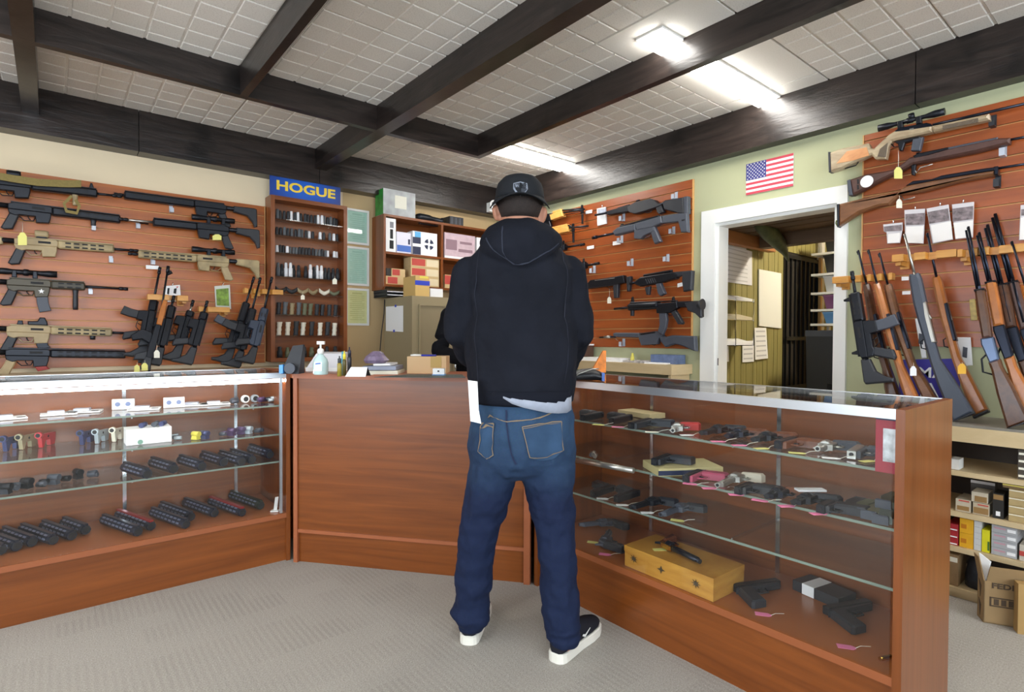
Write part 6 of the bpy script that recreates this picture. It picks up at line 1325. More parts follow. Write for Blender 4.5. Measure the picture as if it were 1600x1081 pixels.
for k, (v, mt, lb) in enumerate(((466, paper, 'sheaf of white envelopes in the top tray of the letter holder'), (497, P('cream_envelopes', (206, 196, 168), .8), 'cream envelopes in the middle tray of the letter holder'), (512, paper, 'sheaf of white forms over the lower tray of the letter holder'))):
    zz = [on_y(1140, q, BY-.1).z for q in (470, 500, 540)][k]+.0055; one(MB().hexa([Vector((hx0+.012, BY-.135, zz)), Vector((hx1-.012, BY-.135, zz)), Vector((hx1-.012, BY-.015, zz)), Vector((hx0+.012, BY-.015, zz))], [Vector((hx0+.012, BY-.13, zz+.03)), Vector((hx1-.012, BY-.135, zz+.02)), Vector((hx1-.01, BY-.015, zz+.05)), Vector((hx0+.012, BY-.015, zz+.05))]), 'envelope_sheaf', mt, lb, 'papers')
# storage shelves at the far right of the back room
bx0 = 5.35; bs = thing('storage_shelves', 'white storage shelves deep in the back room', 'shelves', (5.6, 1.8, 0)); bzs = [on_x(1308, v, bx0).z for v in (392, 425, 455, 482, 505)]
for zz in bzs: MB().box((bx0, 1.35, zz-.02), (bx0+.4, 2.22, zz)).build('shelf', white, bs)
for yy in (1.35, 2.2): MB().box((bx0+.36, yy, 0), (bx0+.4, yy+.02, 2.2)).build('upright', white, bs)
for k, (zz, h, col, lb) in enumerate(((bzs[0], .16, (44, 44, 46), 'black bundle on the top storage shelf of the back room'), (bzs[1], .16, (40, 40, 42), 'black bag on the second storage shelf of the back room'), (bzs[2], .14, (196, 200, 206), 'clear white bin on the third storage shelf of the back room'), (bzs[3], .12, (120, 70, 120), 'purple lidded bin on the fourth storage shelf of the back room'), (bzs[4], .12, (86, 140, 196), 'blue bin on the lowest storage shelf of the back room'))):
    h = min([h]+[q-.04-zz for q in bzs if q > zz+.01]); zz += .0015; t = thing('storage_bin', lb, 'bin', (bx0+.18, 1.95, zz)); MB().hexa([(bx0+.04, 1.75, zz), (bx0+.32, 1.75, zz), (bx0+.32, 2.1, zz), (bx0+.04, 2.1, zz)], [(bx0+.02, 1.73, zz+h), (bx0+.34, 1.73, zz+h), (bx0+.34, 2.12, zz+h), (bx0+.02, 2.12, zz+h)]).build('tub', P('bin_%d' % k, col, .5), t); MB().box((bx0+.015, 1.725, zz+h), (bx0+.345, 2.125, zz+h+.012)).build('lid', P('bin_lid_%d' % k, tuple(min(255, v+20) for v in col), .5), t)
tk = thing('footlocker', 'black plastic footlocker standing below the storage shelves in the back room', 'footlocker', (5.1, 1.85, 0)); zt2 = on_x(1304, 516, 4.95).z
MB().hexa([(4.95, 1.62, 0), (5.3, 1.62, 0), (5.3, 2.06, 0), (4.95, 2.06, 0)], [(4.93, 1.6, zt2-.05), (5.32, 1.6, zt2-.05), (5.32, 2.08, zt2-.05), (4.93, 2.08, zt2-.05)]).build('body', poly, tk); MB().box((4.925, 1.595, zt2-.05), (5.325, 2.085, zt2)).build('lid', polyg, tk); MB().box((4.91, 1.8, .75), (4.93, 1.9, .8)).build('latch', gun, tk)
rm = thing('ceiling_light', 'round lamp on the back room ceiling', 'light', (5.2, 1.2, 2.56)); MB().cyl((5.2, 1.2, 2.575), (5.2, 1.2, 2.6), .16, n=24).build('lamp_base', white, rm); MB().lathe((5.2, 1.2, 2.52), [(.02, 0), (.1, .015), (.14, .054)], 24).build('lamp_shade', EMIT('back_room_lamp', (255, 244, 220), 170), rm)

# ================================================================ ammunition on the shelves, cartons on the floor
AX = SX+.02; WNTH = ['', 'second', 'third', 'fourth', 'fifth']
def ammo(px0, px1, yt, zi, col, lb, depth=.2, n=1, panels=(), dx=0, z=None, group=None):
    z = (SZ[zi] if z is None else z)+.0015; X_ = AX+dx; nz = min([q-.028 for q in SZ+(.708+.022,) if q > z+.03]); y0, y1 = on_x(px0, 800, X_).y, on_x(px1, 800, X_).y; zt = min(on_x((px0+px1)/2, yt, X_).z, nz); h = (zt-z)/n; mt = col if not isinstance(col, tuple) else P('ammo_%d_%d_%d' % col, col, .55, noise=.06, nscale=30)
    for k in range(n):
        t = thing('ammunition_box', lb if n == 1 else lb+', '+('topmost' if k == n-1 else 'lowest' if k == 0 else WNTH[k]+' up'), 'box', (X_, (y0+y1)/2, z+k*h), group); MB().box((X_, y1, z+k*h), (X_+depth, y0, z+(k+1)*h-.001)).build('carton', mt, t)
        for nm, m_, u0, u1, v0, v1 in panels: MB().box((X_-.001, y0+(y1-y0)*u1, z+k*h+h*v0), (X_, y0+(y1-y0)*u0, z+k*h+h*v1)).build(nm, m_, t)
    return zt
ammo(1483, 1497, 717, 0, (214, 212, 206), 'small white box at the left end of the top ammunition shelf', .08)
ammo(1589, 1612, 700, 0, (74, 66, 56), 'dark carton of the stack on the top ammunition shelf', .15, 4, [('label', paperw, .05, .5, .3, .6)], group='dark cartons on the top ammunition shelf')
ammo(1493, 1516.5, 780, 1, (196, 184, 162), 'white and gold carton at the left of the second ammunition shelf', .14, 1, [('band', P('gold_print', (150, 116, 70), .5), .1, .9, .1, .45), ('stripe', redp, .2, .9, .82, .92)])
zz = ammo(1520, 1545.5, 786, 1, (190, 176, 150), 'gold printed carton under another on the second ammunition shelf', .12, 1, [('band', MATS['gold_print'], .05, .95, .1, .6), ('stripe', redp, .3, .95, .78, .88)])
z3 = ammo(1517.5, 1543, 769, 1, (198, 186, 164), 'gold printed carton upon another on the second ammunition shelf', .1, 1, [('band', MATS['gold_print'], .2, .95, .05, .6)], z=zz)
ammo(1516, 1554, 752, 1, (96, 92, 90), 'large dark box with white edges behind the gold cartons', .08, 1, [('edge', paper, 0, 1, .9, 1.0)], dx=.125)
ammo(1551, 1568, 771, 1, (36, 34, 30), 'black carton with a white emblem on the second ammunition shelf', .1, 1, [('band', MATS['gold_print'], .05, .95, .75, .95), ('emblem', paper, .3, .7, .1, .28)])
zz = ammo(1576, 1616, 766, 1, (176, 152, 104), 'kraft carton of the stack on the second ammunition shelf', .14, 4, [('stripe', paperw, .0, 1, .75, .85)], group='kraft cartons on the second ammunition shelf')
ammo(1566, 1616, 753, 1, (120, 96, 60), 'yellow edged carton on top of the kraft stack', .12, 1, [('edge', P('yellow_edge', (214, 196, 96), .5), 0, 1, .6, 1)], z=zz)
ammo(1480, 1498, 818, 2, (166, 36, 44), 'red carton of the stack on the third ammunition shelf', .14, 3, [('stripe', paper, .1, .9, .1, .25)], group='red cartons on the third ammunition shelf')
ammo(1500, 1521.5, 805, 2, (226, 168, 30), 'orange yellow carton of the pair on the third ammunition shelf', .14, 2, [('mark', P('orange_mark', (196, 120, 20), .5), .1, .5, .3, .6)], group='orange yellow cartons on the third ammunition shelf')
ammo(1522.5, 1534, 808, 2, (206, 206, 204), 'white and grey carton of the stack on the third ammunition shelf', .14, 5, group='white and grey cartons on the third ammunition shelf')
ammo(1535, 1547, 828, 2, (222, 214, 30), 'bright yellow carton on the third ammunition shelf', .1, 1, [('mark', P('green_mark', (70, 110, 50), .5), .75, 1, .1, .5)])
ammo(1550, 1590, 815, 2, (170, 170, 172), 'grey carton with pink lettering on the third ammunition shelf', .16, 4, [('print', P('pink_print', (196, 150, 160), .6), .1, .55, .5, .7), ('print', paper, .62, .95, .3, .7)], group='grey cartons on the third ammunition shelf')
ammo(1594, 1612, 852, 2, (196, 186, 170), 'white and red carton at the right end of the third ammunition shelf', .12, 1, [('stripe', redp, 0, 1, .3, .6)])
ammo(1483, 1499, 866, 3, (150, 122, 86), 'worn brown carton on the lowest ammunition shelf', .14, 1, [('top_label', paperw, .1, .9, .75, .9)])
c = Vector((SX+.1, .6, SZ[3]+.0015)); one(MB().loft([(c+ZX*z, Vector((a, 0, 0)), Vector((0, b, 0))) for z, a, b in ((0, .06, .05), (.05, .07, .05), (.11, .05, .04), (.15, .02, .02))], 10), 'bundle', P('black_bundle', (40, 42, 50), .7, noise=.4, nscale=30), 'black and grey bundle on the lowest ammunition shelf', 'bundle')
# carton
A0, B0 = on_z(1536, 972, 0), on_z(1513, 949, 0); u_ = Vector((.89, .456, 0)); Lu = .068; v_ = Vector((u_.y, -u_.x, 0))
if v_.y > 0: v_ = -v_
k = (A0-CAM).dot(FW)/FPX; hh = (972-881)*k; LV = .225
cb = thing('cardboard_box', 'open shipping carton on the floor below the ammunition shelves', 'box', A0); W3 = lambda a, b, z: A0+u_*a+v_*b+ZX*z
MB().hexa([W3(0, 0, 0), W3(0, LV, 0), W3(.004, LV, 0), W3(.004, 0, 0)], [W3(0, 0, hh*.72), W3(0, LV, hh*.72), W3(.004, LV, hh*.72), W3(.004, 0, hh*.72)]).build('front_wall', cardd, cb)
MB().hexa([W3(0, 0, 0), W3(Lu, 0, 0), W3(Lu, .004, 0), W3(0, .004, 0)], [W3(0, 0, hh*.72), W3(Lu, 0, hh*.72), W3(Lu, .004, hh*.72), W3(0, .004, hh*.72)]).build('side_wall', cardd, cb)
MB().hexa([W3(0, LV-.004, 0), W3(Lu, LV-.004, 0), W3(Lu, LV, 0), W3(0, LV, 0)], [W3(0, LV-.004, hh*.72), W3(Lu, LV-.004, hh*.72), W3(Lu, LV, hh*.72), W3(0, LV, hh*.72)]).build('side_wall', cardd, cb)
MB().hexa([W3(Lu-.004, 0, 0), W3(Lu-.004, LV, 0), W3(Lu, LV, 0), W3(Lu, 0, 0)], [W3(Lu-.004, 0, hh*.72), W3(Lu-.004, LV, hh*.72), W3(Lu, LV, hh*.72), W3(Lu, 0, hh*.72)]).build('back_wall', cardd, cb)
MB().hexa([W3(0, 0, 0), W3(Lu, 0, 0), W3(Lu, LV, 0), W3(0, LV, 0)], [W3(0, 0, .004), W3(Lu, 0, .004), W3(Lu, LV, .004), W3(0, LV, .004)]).build('bottom', cardd, cb)
MB().hexa([W3(0, .01, hh*.72), W3(0, LV, hh*.72), W3(.004, LV, hh*.72), W3(.004, .01, hh*.72)], [W3(-.02, .015, hh), W3(-.02, LV, hh), W3(-.016, LV, hh), W3(-.016, .015, hh)]).build('flap', cardd, cb); MB().hexa([W3(0, 0, hh*.72), W3(Lu, 0, hh*.72), W3(Lu, .004, hh*.72), W3(0, .004, hh*.72)], [W3(.03, -.01, hh*1.08), W3(Lu, -.015, hh*1.1), W3(Lu, -.011, hh*1.1), W3(.03, -.006, hh*1.08)]).build('flap', cardd, cb)
MB().hexa([W3(.02, .006, hh*.6), W3(Lu*.8, .006, hh*.7), W3(Lu*.8, .009, hh*.7), W3(.02, .009, hh*.6)], [W3(.03, .03, hh*1.02), W3(Lu*.85, .0, hh*1.12), W3(Lu*.85, .003, hh*1.12), W3(.03, .033, hh*1.02)]).build('packing_paper', paper, cb)
dkp = P('brown_print', (76, 60, 44), .8); nrm_f = -u_
text('FEDERAL', .03, dkp, cb, W3(-.0022, .1, hh*.655), v_, ZX, 1.25, .0008); text('25', .024, dkp, cb, W3(-.0022, .205, hh*.65), v_, ZX, 1.1, .0008)
mb = MB()
for b0, b1, z0, z1 in ((.02, .21, hh*.30, hh*.32), (.02, .21, hh*.44, hh*.46), (.02, .026, hh*.3, hh*.46), (.204, .21, hh*.3, hh*.46)): mb.prism([W3(-.0008, b0, z0), W3(-.0008, b1, z0), W3(-.0008, b1, z1), W3(-.0008, b0, z1)], nrm_f, .0012)
for q in range(7): mb.prism([W3(-.0008, .034+q*.024, hh*.33), W3(-.0008, .05+q*.024, hh*.33), W3(-.0008, .05+q*.024, hh*.43), W3(-.0008, .034+q*.024, hh*.43)], nrm_f, .0012)
mb.build('stamp', dkp, cb)
for z in (hh*.27, hh*.6): MB().prism([W3(Lu*.35, -.0008, z), W3(Lu*.75, -.0008, z+.02), W3(Lu*.5, -.0008, z-.05)], v_, .0012).build('stamp', dkp, cb)
A1 = on_z(1590, 990, 0); dz_ = max(.04, (A0-A1).dot(u_)-.03); one(MB().hexa([A1+u_*a+v_*b for a, b in ((0, 0), (dz_, 0), (dz_, .25), (0, .25))], [A1+u_*a+v_*b+ZX*.2 for a, b in ((0, 0), (dz_, 0), (dz_, .25), (0, .25))]), 'cardboard_box', P('tan_carton', (168, 134, 82), .85), 'smaller closed carton at the right edge of the floor', 'box')
# ================================================================ contents of the left showcase
def on(px, py, z): return on_z(px, py, z)+Vector((0, 0, .0014))
hgm_ = P('black_anodised', (46, 50, 64), .32, .5); hg_r = P('red_anodised', (168, 46, 44), .35, .4); hg_g = P('green_black', (44, 52, 44), .4, .3)
def guard(label, z, front, back, mat, L=.30, r=.021, group=None, stripe=None):
    """slotted rifle handguard lying on a shelf: pixels of its front and back ends give place and direction"""
    a = on(*front, z); d = on(*back, z)-a; d.normalize(); a = a+ZX*(r+.001); b = a+d*L; s = d.cross(ZX)
    if b.y > LF+.44: b = a+d*((LF+.44-a.y)/d.y); L = (b-a).length
    t = thing('handguard', label, 'handguard', a-ZX*r, group); n = 8
    R_ = lambda p, q: (p, s*q, ZX*q)
    MB().loft([R_(a, r*.9), R_(a+d*.006, r), R_(b-d*.006, r), R_(b, r*.9)], n, True, False).build('tube', mat, t)
    MB().hexa([a+s*u+ZX*(r*.9) for u in (-.008, .008)]+[b+s*u+ZX*(r*.9) for u in (.008, -.008)], [a+s*u+ZX*(r+.006) for u in (-.008, .008)]+[b+s*u+ZX*(r+.006) for u in (.008, -.008)]).build('rail', stripe or mat, t)
    mb = MB(); q = .03
    side = s if s.dot(-FW) > 0 else -s
    while q < L-.04:
        for ang in (.15, .95):
            nn = side*math.cos(ang)+ZX*math.sin(ang); tt = side*-math.sin(ang)+ZX*math.cos(ang); c = a+d*q+nn*(r*.965)
            mb.hexa([c+d*u+nn*v-tt*.004 for u, v in ((0, 0), (.022, 0), (.022, .0022), (0, .0022))], [c+d*u+nn*v+tt*.004 for u, v in ((0, 0), (.022, 0), (.022, .0022), (0, .0022))])
        q += .036
    if mb.v: mb.build('slots', P('slot_sheen', (128, 136, 160), .3, .5), t)  # pale raised blocks; sheen on the slots is put into their colour
    MB().cyl(a-d*.0005, a+d*.004, r*.68, n=12).build('bore', blacki, t)
WORDS = ['first', 'second', 'third', 'fourth', 'fifth', 'sixth', 'seventh', 'eighth', 'ninth', 'tenth', 'eleventh', 'twelfth', 'thirteenth', 'fourteenth']
for i, (f, b) in enumerate((((3, 868), (-60, 838)), ((27, 862), (-40, 832)), ((51, 855), (-20, 828)), ((84, 852), (18, 824)), ((113, 845), (48, 818)), ((135, 836), (70, 812)), ((216, 839), (140, 814)), ((237, 830), (150, 808)), ((291, 827), (225, 806)), ((299, 815), (235, 798)), ((336, 809), (275, 791)), ((379, 808), (325, 790)), ((408, 797), (350, 780)))):
    b = (f[0]-70, f[1]-26)
    guard('%s rifle handguard counted from the left on the showcase deck' % WORDS[i] if i not in (7, 11) else ('rifle handguard with a red top edge in the middle of the deck' if i == 7 else 'rifle handguard with a dark red rail near the right end of the deck'), .25, f, b, hg_g if i == 12 else hgm_, .33, .022, 'rifle handguards on the deck of the left showcase', hg_r if i in (7, 11) else None)
for i, (f, b) in enumerate((((231, 750), (160, 728)), ((272, 741), (215, 722)), ((316, 737), (262, 719)), ((350, 730), (290, 712)), ((378, 729), (335, 711)), ((394, 726), (352, 708)), ((422, 718), (378, 703)))):
    b = (f[0]-55, f[1]-18)
    guard('%s rifle handguard counted from the left on the lower glass shelf' % WORDS[i], LSH[2], f, b, hgm_, .24, .023, 'rifle handguards on the lower glass shelf')
def gadget(label, z, px, py, mat, s=1, rot=0, kind='sight', group=None, name='rail_accessory', cat='gun part'):
    c = on(px, py, z)+ZX*.0008; t = thing(name, label, cat, c, group); R3 = Matrix.Rotation(rot, 3, 'Z'); Q = lambda x, y, zz: c+R3@Vector((x*s, y*s, zz*s))
    if kind == 'sight':
        MB().hexa([Q(-.02, -.014, 0), Q(.02, -.014, 0), Q(.02, .014, 0), Q(-.02, .014, 0)], [Q(-.016, -.012, .02), Q(.016, -.012, .02), Q(.016, .012, .02), Q(-.016, .012, .02)]).build('base', mat, t); MB().cyl(Q(-.02, 0, .03), Q(.024, 0, .03), .014*s).build('tube', mat, t)
    elif kind == 'lower':   # stripped receiver standing on its magazine well
        V_ = R3@Vector((0, 1, 0))
        MB().prism([Q(x, 0, y+.085) for x, y in ((-.08, .0), (.09, -.01), (.09, -.05), (.08, -.085), (.03, -.085), (.025, -.045), (-.03, -.045), (-.05, -.085), (-.065, -.085), (-.075, -.04))], V_, .024*s, .003).build('receiver', mat, t)
        MB().loft([(Q(x, 0, .08), V_*.019*s, Vector((0, 0, .02*s))) for x in (-.095, -.07)], 14).build('tower_ring', mat, t); MB().cyl(Q(-.0955, 0, .08), Q(-.0945, 0, .08), .013*s, n=14).build('tower_hole', blacki, t)
        for sg in (-1, 1): MB().cyl(Q(.0, .0125*sg, .062), Q(.0, .0135*sg, .062), .008*s).build('pin_hole', blacki, t)
    elif kind == 'blister':
        MB().obox(Q(0, 0, .003), .13*s, .09*s, .006*s, rot).build('card', paper, t); MB().obox(Q(-.01, .01, .011), .06*s, .045*s, .012*s, rot).build('blister', clear_h, t); MB().obox(Q(.045, -.025, .0064), .028*s, .02*s, .001, rot).build('print', blacki, t)
    elif kind == 'stand':   # card box standing up
        MB().obox(Q(0, 0, .025), .09*s, .02*s, .05*s, rot).build('box', paper, t)
        for u in (-.022, .02): MB().cyl(Q(u, -.0102, .026), Q(u, -.0115, .026), .011*s).build('disc', P('blue_grey_disc', (110, 124, 160), .4), t)
    elif kind == 'ring': MB().loft([(Q(0, y, .021), R3@Vector((r_*s, 0, 0)), Vector((0, 0, r_*s))) for y, r_ in ((-.01, .019), (-.008, .021), (.008, .021), (.01, .019))], 18).build('ring', mat, t); MB().cyl(Q(0, -.0102, .021), Q(0, -.0112, .021), .013*s, n=16).build('hole', blacki, t)
    elif kind == 'clump':
        r_ = random.Random(int(px)); 
        for k in range(3): x, y = r_.uniform(-.02, .02), r_.uniform(-.015, .015); MB().cyl(Q(x-.015, y, .010+.004*k), Q(x+.018, y+.01, .012+.005*k), .010*s).build('piece', (mat, polyg, mat)[k], t)
    return t
navp = P('navy_anodised', (62, 68, 110), .35, .3); tanp = P('tan_anodised', (170, 160, 128), .4, .2); redn = P('red_lower', (196, 60, 66), .35, .2); lgr = P('light_grey_anodised', (176, 186, 192), .35, .3); ivr = P('ivory_anodised', (226, 220, 200), .4); prp = P('purple_anodised', (90, 66, 104), .35, .3); ylw = P('yellow_anodised', (220, 206, 80), .4)
for x, y, m_, lb in ((18, 703, navp, 'dark blue stripped receiver at the left of the middle shelf'), (42, 700, tanp, 'tan stripped receiver between the blue and red ones'), (72, 697, redn, 'red stripped receiver on the middle shelf'), (135, 693, navp, 'navy stripped receiver right of the red one'), (158, 691, lgr, 'pale grey stripped receiver on the middle shelf'), (184, 688, ivr, 'ivory stripped receiver beside the white box')): gadget(lb, LSH[1], x, y, m_, .72, 1.15, 'lower', 'stripped receivers on the middle shelf', 'stripped_receiver', 'receiver')
c = on(234, 694, LSH[1]); kk = (c-CAM).dot(FW)/FPX; wb = thing('parts_box', 'white open box of parts on the middle shelf', 'box', c); w2, h2 = 30*kk, 24*kk
Q = lambda a, b, z: c+Vector((a, b+.01, z))
MB().hexa([Q(-w2, 0, 0), Q(w2, 0, 0), Q(w2, .12, 0), Q(-w2, .12, 0)], [Q(-w2, 0, h2), Q(w2, 0, h2), Q(w2, .12, h2), Q(-w2, .12, h2)]).build('box', paper, wb)
for a, m_ in ((-.03, navp), (.02, polyg), (.05, navp)): MB().cyl(Q(a, .03, h2+.012), Q(a+.02, .06, h2+.014), .012).build('part', m_, wb)
MB().cyl(Q(-w2*.4, -.0005, .012), Q(-w2*.4, -.0015, .012), .011).build('sticker', P('green_sticker', (120, 160, 140), .6), wb)
for i, (x, y, k, m_, lb) in enumerate(((10, 655, 'blister', paper, 'blister pack at the left end of the top shelf'), (92, 648, 'blister', paper, 'blister pack left of the shelf standard'), (132, 644, 'blister', paper, 'blister pack second left of the shelf standard'), (193, 640, 'stand', paper, 'white box with two blue discs standing on the top shelf'), (226, 640, 'blister', paper, 'blister pack right of the box with two discs'), (272, 637, 'stand', paper, 'white box standing in the middle of the top shelf'), (303, 634, 'blister', paper, 'blister pack right of the standing white box'), (337, 632, 'blister', paper, 'blister pack left of the white ring'), (361, 631, 'clump', polyg, 'dark clamps left of the white ring on the top shelf'), (383, 630, 'ring', white, 'white ring on the top shelf'), (398, 629, 'ring', lgr, 'grey ring on the top shelf'), (412, 629, 'clump', prp, 'purple screws right of the grey ring'), (425, 628, 'clump', lgr, 'silver screws at the right end of the top shelf'))): gadget(lb, LSH[0], x, y, m_, 1.0, rnd.uniform(-.4, .2), k, 'small parts on the top shelf of the left showcase')
for i, (x, y, k, m_, lb) in enumerate(((272, 688, 'clump', lgr, 'pale blue bagged parts right of the white box'), (306, 687, 'sight', ylw, 'yellow mount on the middle shelf'), (320, 686, 'sight', navp, 'navy mount on the middle shelf'), (346, 682, 'clump', prp, 'purple mount left of the white capped ones'), (362, 681, 'sight', prp, 'purple mount on the middle shelf'), (376, 679, 'sight', prp, 'second purple mount on the middle shelf'), (388, 678, 'sight', lgr, 'silver mount on the middle shelf'), (401, 677, 'clump', polyg, 'dark mount at the right end of the middle shelf'))): gadget(lb, LSH[1], x, y, m_, .9, -.9+rnd.uniform(-.2, .2), k, 'mounts on the middle shelf of the left showcase')
for i, (x, y) in enumerate(((8, 772), (22, 766), (42, 763), (62, 761), (84, 757), (102, 754), (122, 748), (142, 747))): gadget('%s black rail clamp counted from the left on the lower glass shelf' % WORDS[i], LSH[2], x, y, (gun, polyg, gun)[i % 3], 1.0, rnd.uniform(-1.2, .2), ('sight', 'clump')[i % 2], 'black rail clamps on the lower glass shelf')
c = on(430, 799, .25); t = thing('display_stand', 'small white upright stand on the deck near the corner post', 'stand', c); MB().obox(c+ZX*.003, .04, .03, .006, -.6).build('foot', white, t); MB().hexa([c+Vector((a, b, .006)) for a, b in ((-.008, -.003), (.008, -.003), (.008, .003), (-.008, .003))], [c+Vector((a+.012, b+.012, .07)) for a, b in ((-.008, -.003), (.008, -.003), (.008, .003), (-.008, .003))]).build('upright', white, t)

def settle(t, kind):
    """keep a thing between the glass and the back panel of its case"""
    ax = 1 if kind == 'L' else 0; f = (LF if kind == 'L' else RF); lo, hi = f+.012, f+(.47 if kind == 'L' else .455)-.026; a, b = 1e9, -1e9
    for c in t.children_recursive or [t]:
        if c.type == 'MESH':
            for v in c.data.vertices: q = v.co[ax]+t.location[ax]; a = min(a, q); b = max(b, q)
    if a < lo: t.location[ax] += lo-a; b += lo-a
    if b > hi: t.location[ax] -= b-hi
for o in list(COL.objects):
    if o.parent is None and o.name.split('.')[0] in ('handguard', 'stripped_receiver', 'rail_accessory', 'parts_box', 'display_stand'): settle(o, 'L')
# ================================================================ contents of the right showcase
brass = P('brass', (206, 164, 70), .25, 1); gripw = WOOD('revolver_grip_wood', (92, 48, 28), (128, 72, 42), (40, 40, 40), .35)
def handgun(label, z, muz, rear, side, kind='auto', met=None, gripm=None, L=None, group=None, up=0, framem=None):
    """handgun lying on its side: pixels of the muzzle and of the rear give place and direction; side=+1/-1 gives where the grip points"""
    met = met or gun; gripm = gripm or poly; a = on(*muz, z)+ZX*(up+.0008); b = on(*rear, z)+ZX*(up+.0008); d = (b-a).normalized(); p = ZX.cross(d)*side
    t = thing('pistol' if kind == 'auto' else 'revolver', label, 'handgun', a, group)
    k = 1.0 if group == G4 else .84; framem = framem or met
    W = lambda s, h, o=0: a+d*s*k+p*h*k+ZX*o
    pr = lambda nm, mt, pts, z0, z1, bev=.003: MB().prism([W(s, h, (z0+z1)/2) for s, h in pts], ZX, z1-z0, bev).build(nm, mt, t)
    if kind == 'auto':
        L = L or .185; pr('slide', met, [(0, -.016), (L, -.016), (L+.004, -.010), (L, .012), (.0, .012)], .002, .028); pr('frame', gripm, [(.012, .012), (L, .012), (L+.012, .018), (L-.03, .03), (.05, .026), (.014, .024)], .003, .026)
        pr('grip', gripm, [(L-.052, .024), (L+.004, .020), (L+.028, .118), (L+.018, .124), (L-.028, .122), (L-.040, .06)], .001, .029, .006); MB().tube([W(L-.055, .03, .014), W(L-.06, .055, .014), W(L-.095, .055, .014), W(L-.105, .028, .014)], .003).build('trigger_guard', gripm, t)
        MB().tube([W(L-.072, .028, .014), W(L-.078, .045, .014)], .003).build('trigger', met, t); MB().cyl(W(-.003, -.002, .015), W(.002, -.002, .015), .0062).build('muzzle', blacki, t); pr('rear_sight', met, [(L-.018, -.021), (L-.006, -.021), (L-.006, -.016), (L-.018, -.016)], .008, .022, 0)
    else:
        L = L or .11; MB().cyl(W(0, 0, .018), W(L, 0, .018), .0088, .0098, 12).build('barrel', met, t); MB().cyl(W(-.001, 0, .018), W(.003, 0, .018), .0055).build('muzzle', blacki, t)
        pr('under_lug', met, [(.01, .008), (L, .008), (L, .02), (.02, .018)], .010, .026); pr('frame', framem, [(L-.004, -.014), (L+.062, -.014), (L+.078, -.004), (L+.086, .02), (L+.06, .038), (L+.0, .036), (L-.004, .02)], .008, .029)
        MB().loft([(W(s, .008, .0195), p*r, ZX*r) for s, r in ((L+.006, .016), (L+.01, .0185), (L+.038, .0185), (L+.042, .016))], 12, True, False).build('cylinder', met, t)
        pr('grip', gripm, [(L+.058, .018), (L+.084, .012), (L+.096, .04), (L+.118, .098), (L+.104, .108), (L+.078, .10), (L+.066, .06)], .004, .034, .007); MB().tube([W(L+.02, .036, .018), W(L+.024, .06, .018), W(L+.05, .062, .018), W(L+.064, .044, .018)], .003).build('trigger_guard', met, t); MB().tube([W(L+.036, .036, .018), W(L+.034, .052, .018)], .0028).build('trigger', met, t)
        pr('hammer', met, [(L+.074, -.004), (L+.094, -.022), (L+.09, -.006), (L+.084, .01)], .014, .022, 0); pr('front_sight', met, [(.006, -.016), (.024, -.012), (.024, -.008), (.006, -.008)], .016, .020, 0)
    return t
def ctag(label, z, px, py, mat, rz, group='price tags in the right showcase', to=None):
    c = on(px, py, z)+ZX*.0016; R3 = Matrix.Rotation(rz, 3, 'Z'); t = thing('price_tag', label, 'tag', c, group); MB().prism([c+R3@Vector((x, y, 0)) for x, y in ((-.024, -.012), (.016, -.012), (.026, -.005), (.026, .005), (.016, .012), (-.024, .012))], ZX, .001).build('card', mat, t)
    e = c+R3@Vector((.024, 0, 0)); MB().tube([e, e+R3@Vector((.015, .006, .006)), e+R3@Vector((.04, .0, .012))], .0008, 5).build('string', paperw, t)
G1, G2, G3, G4 = ('handguns on the %s of the right showcase' % s for s in ('top shelf', 'middle shelf', 'lower shelf', 'deck'))
z = RSH[0]
handgun('black pistol at the left end of the top shelf, yellow tag in front', z, (910, 659), (939, 653), 1, 'auto', group=G1); handgun('black pistol left of the first shelf standard on the top shelf', z, (955, 664), (987, 657), 1, 'auto', group=G1); handgun('long black pistol right of the first shelf standard on the top shelf', z, (984, 672), (1030, 660), -1, 'auto', group=G1, L=.2)
handgun('small bright revolver with red grip on the top shelf', z, (1051, 681), (1062, 665), -1, 'rev', steel, P('red_grip', (176, 50, 46), .4), .075, G1); handgun('dark revolver left of the second shelf standard on the top shelf', z, (1096, 685), (1135, 674), -1, 'rev', gun, poly, .12, G1)
handgun('dark revolver with brown grip at the second shelf standard', z, (1136, 690), (1166, 680), -1, 'rev', gunb, gripw, .08, G1); handgun('dark revolver with yellow tag right of the second standard', z, (1177, 696), (1214, 684), -1, 'rev', gun, gripw, .09, G1); handgun('brown gripped dark pistol in the middle right of the top shelf', z, (1216, 703), (1260, 690), -1, 'auto', gunb, gripw, group=G1, L=.15)
handgun('bright steel revolver third from the right on the top shelf', z, (1277, 711), (1305, 697), -1, 'rev', steel, polyg, .06, G1); handgun('bright steel pistol at the right end of the top shelf', z, (1331, 719), (1357, 701), -1, 'auto', steel, polyg, group=G1, L=.15)
c = on(981, 655, z)+Vector((.12, .02, 0)); one(MB().obox(c+ZX*.012, .1, .2, .022, -.1), 'flat_box', P('cream_box', (206, 186, 138), .7), 'flat cream box lying behind the pistols at the left of the top shelf', 'box')
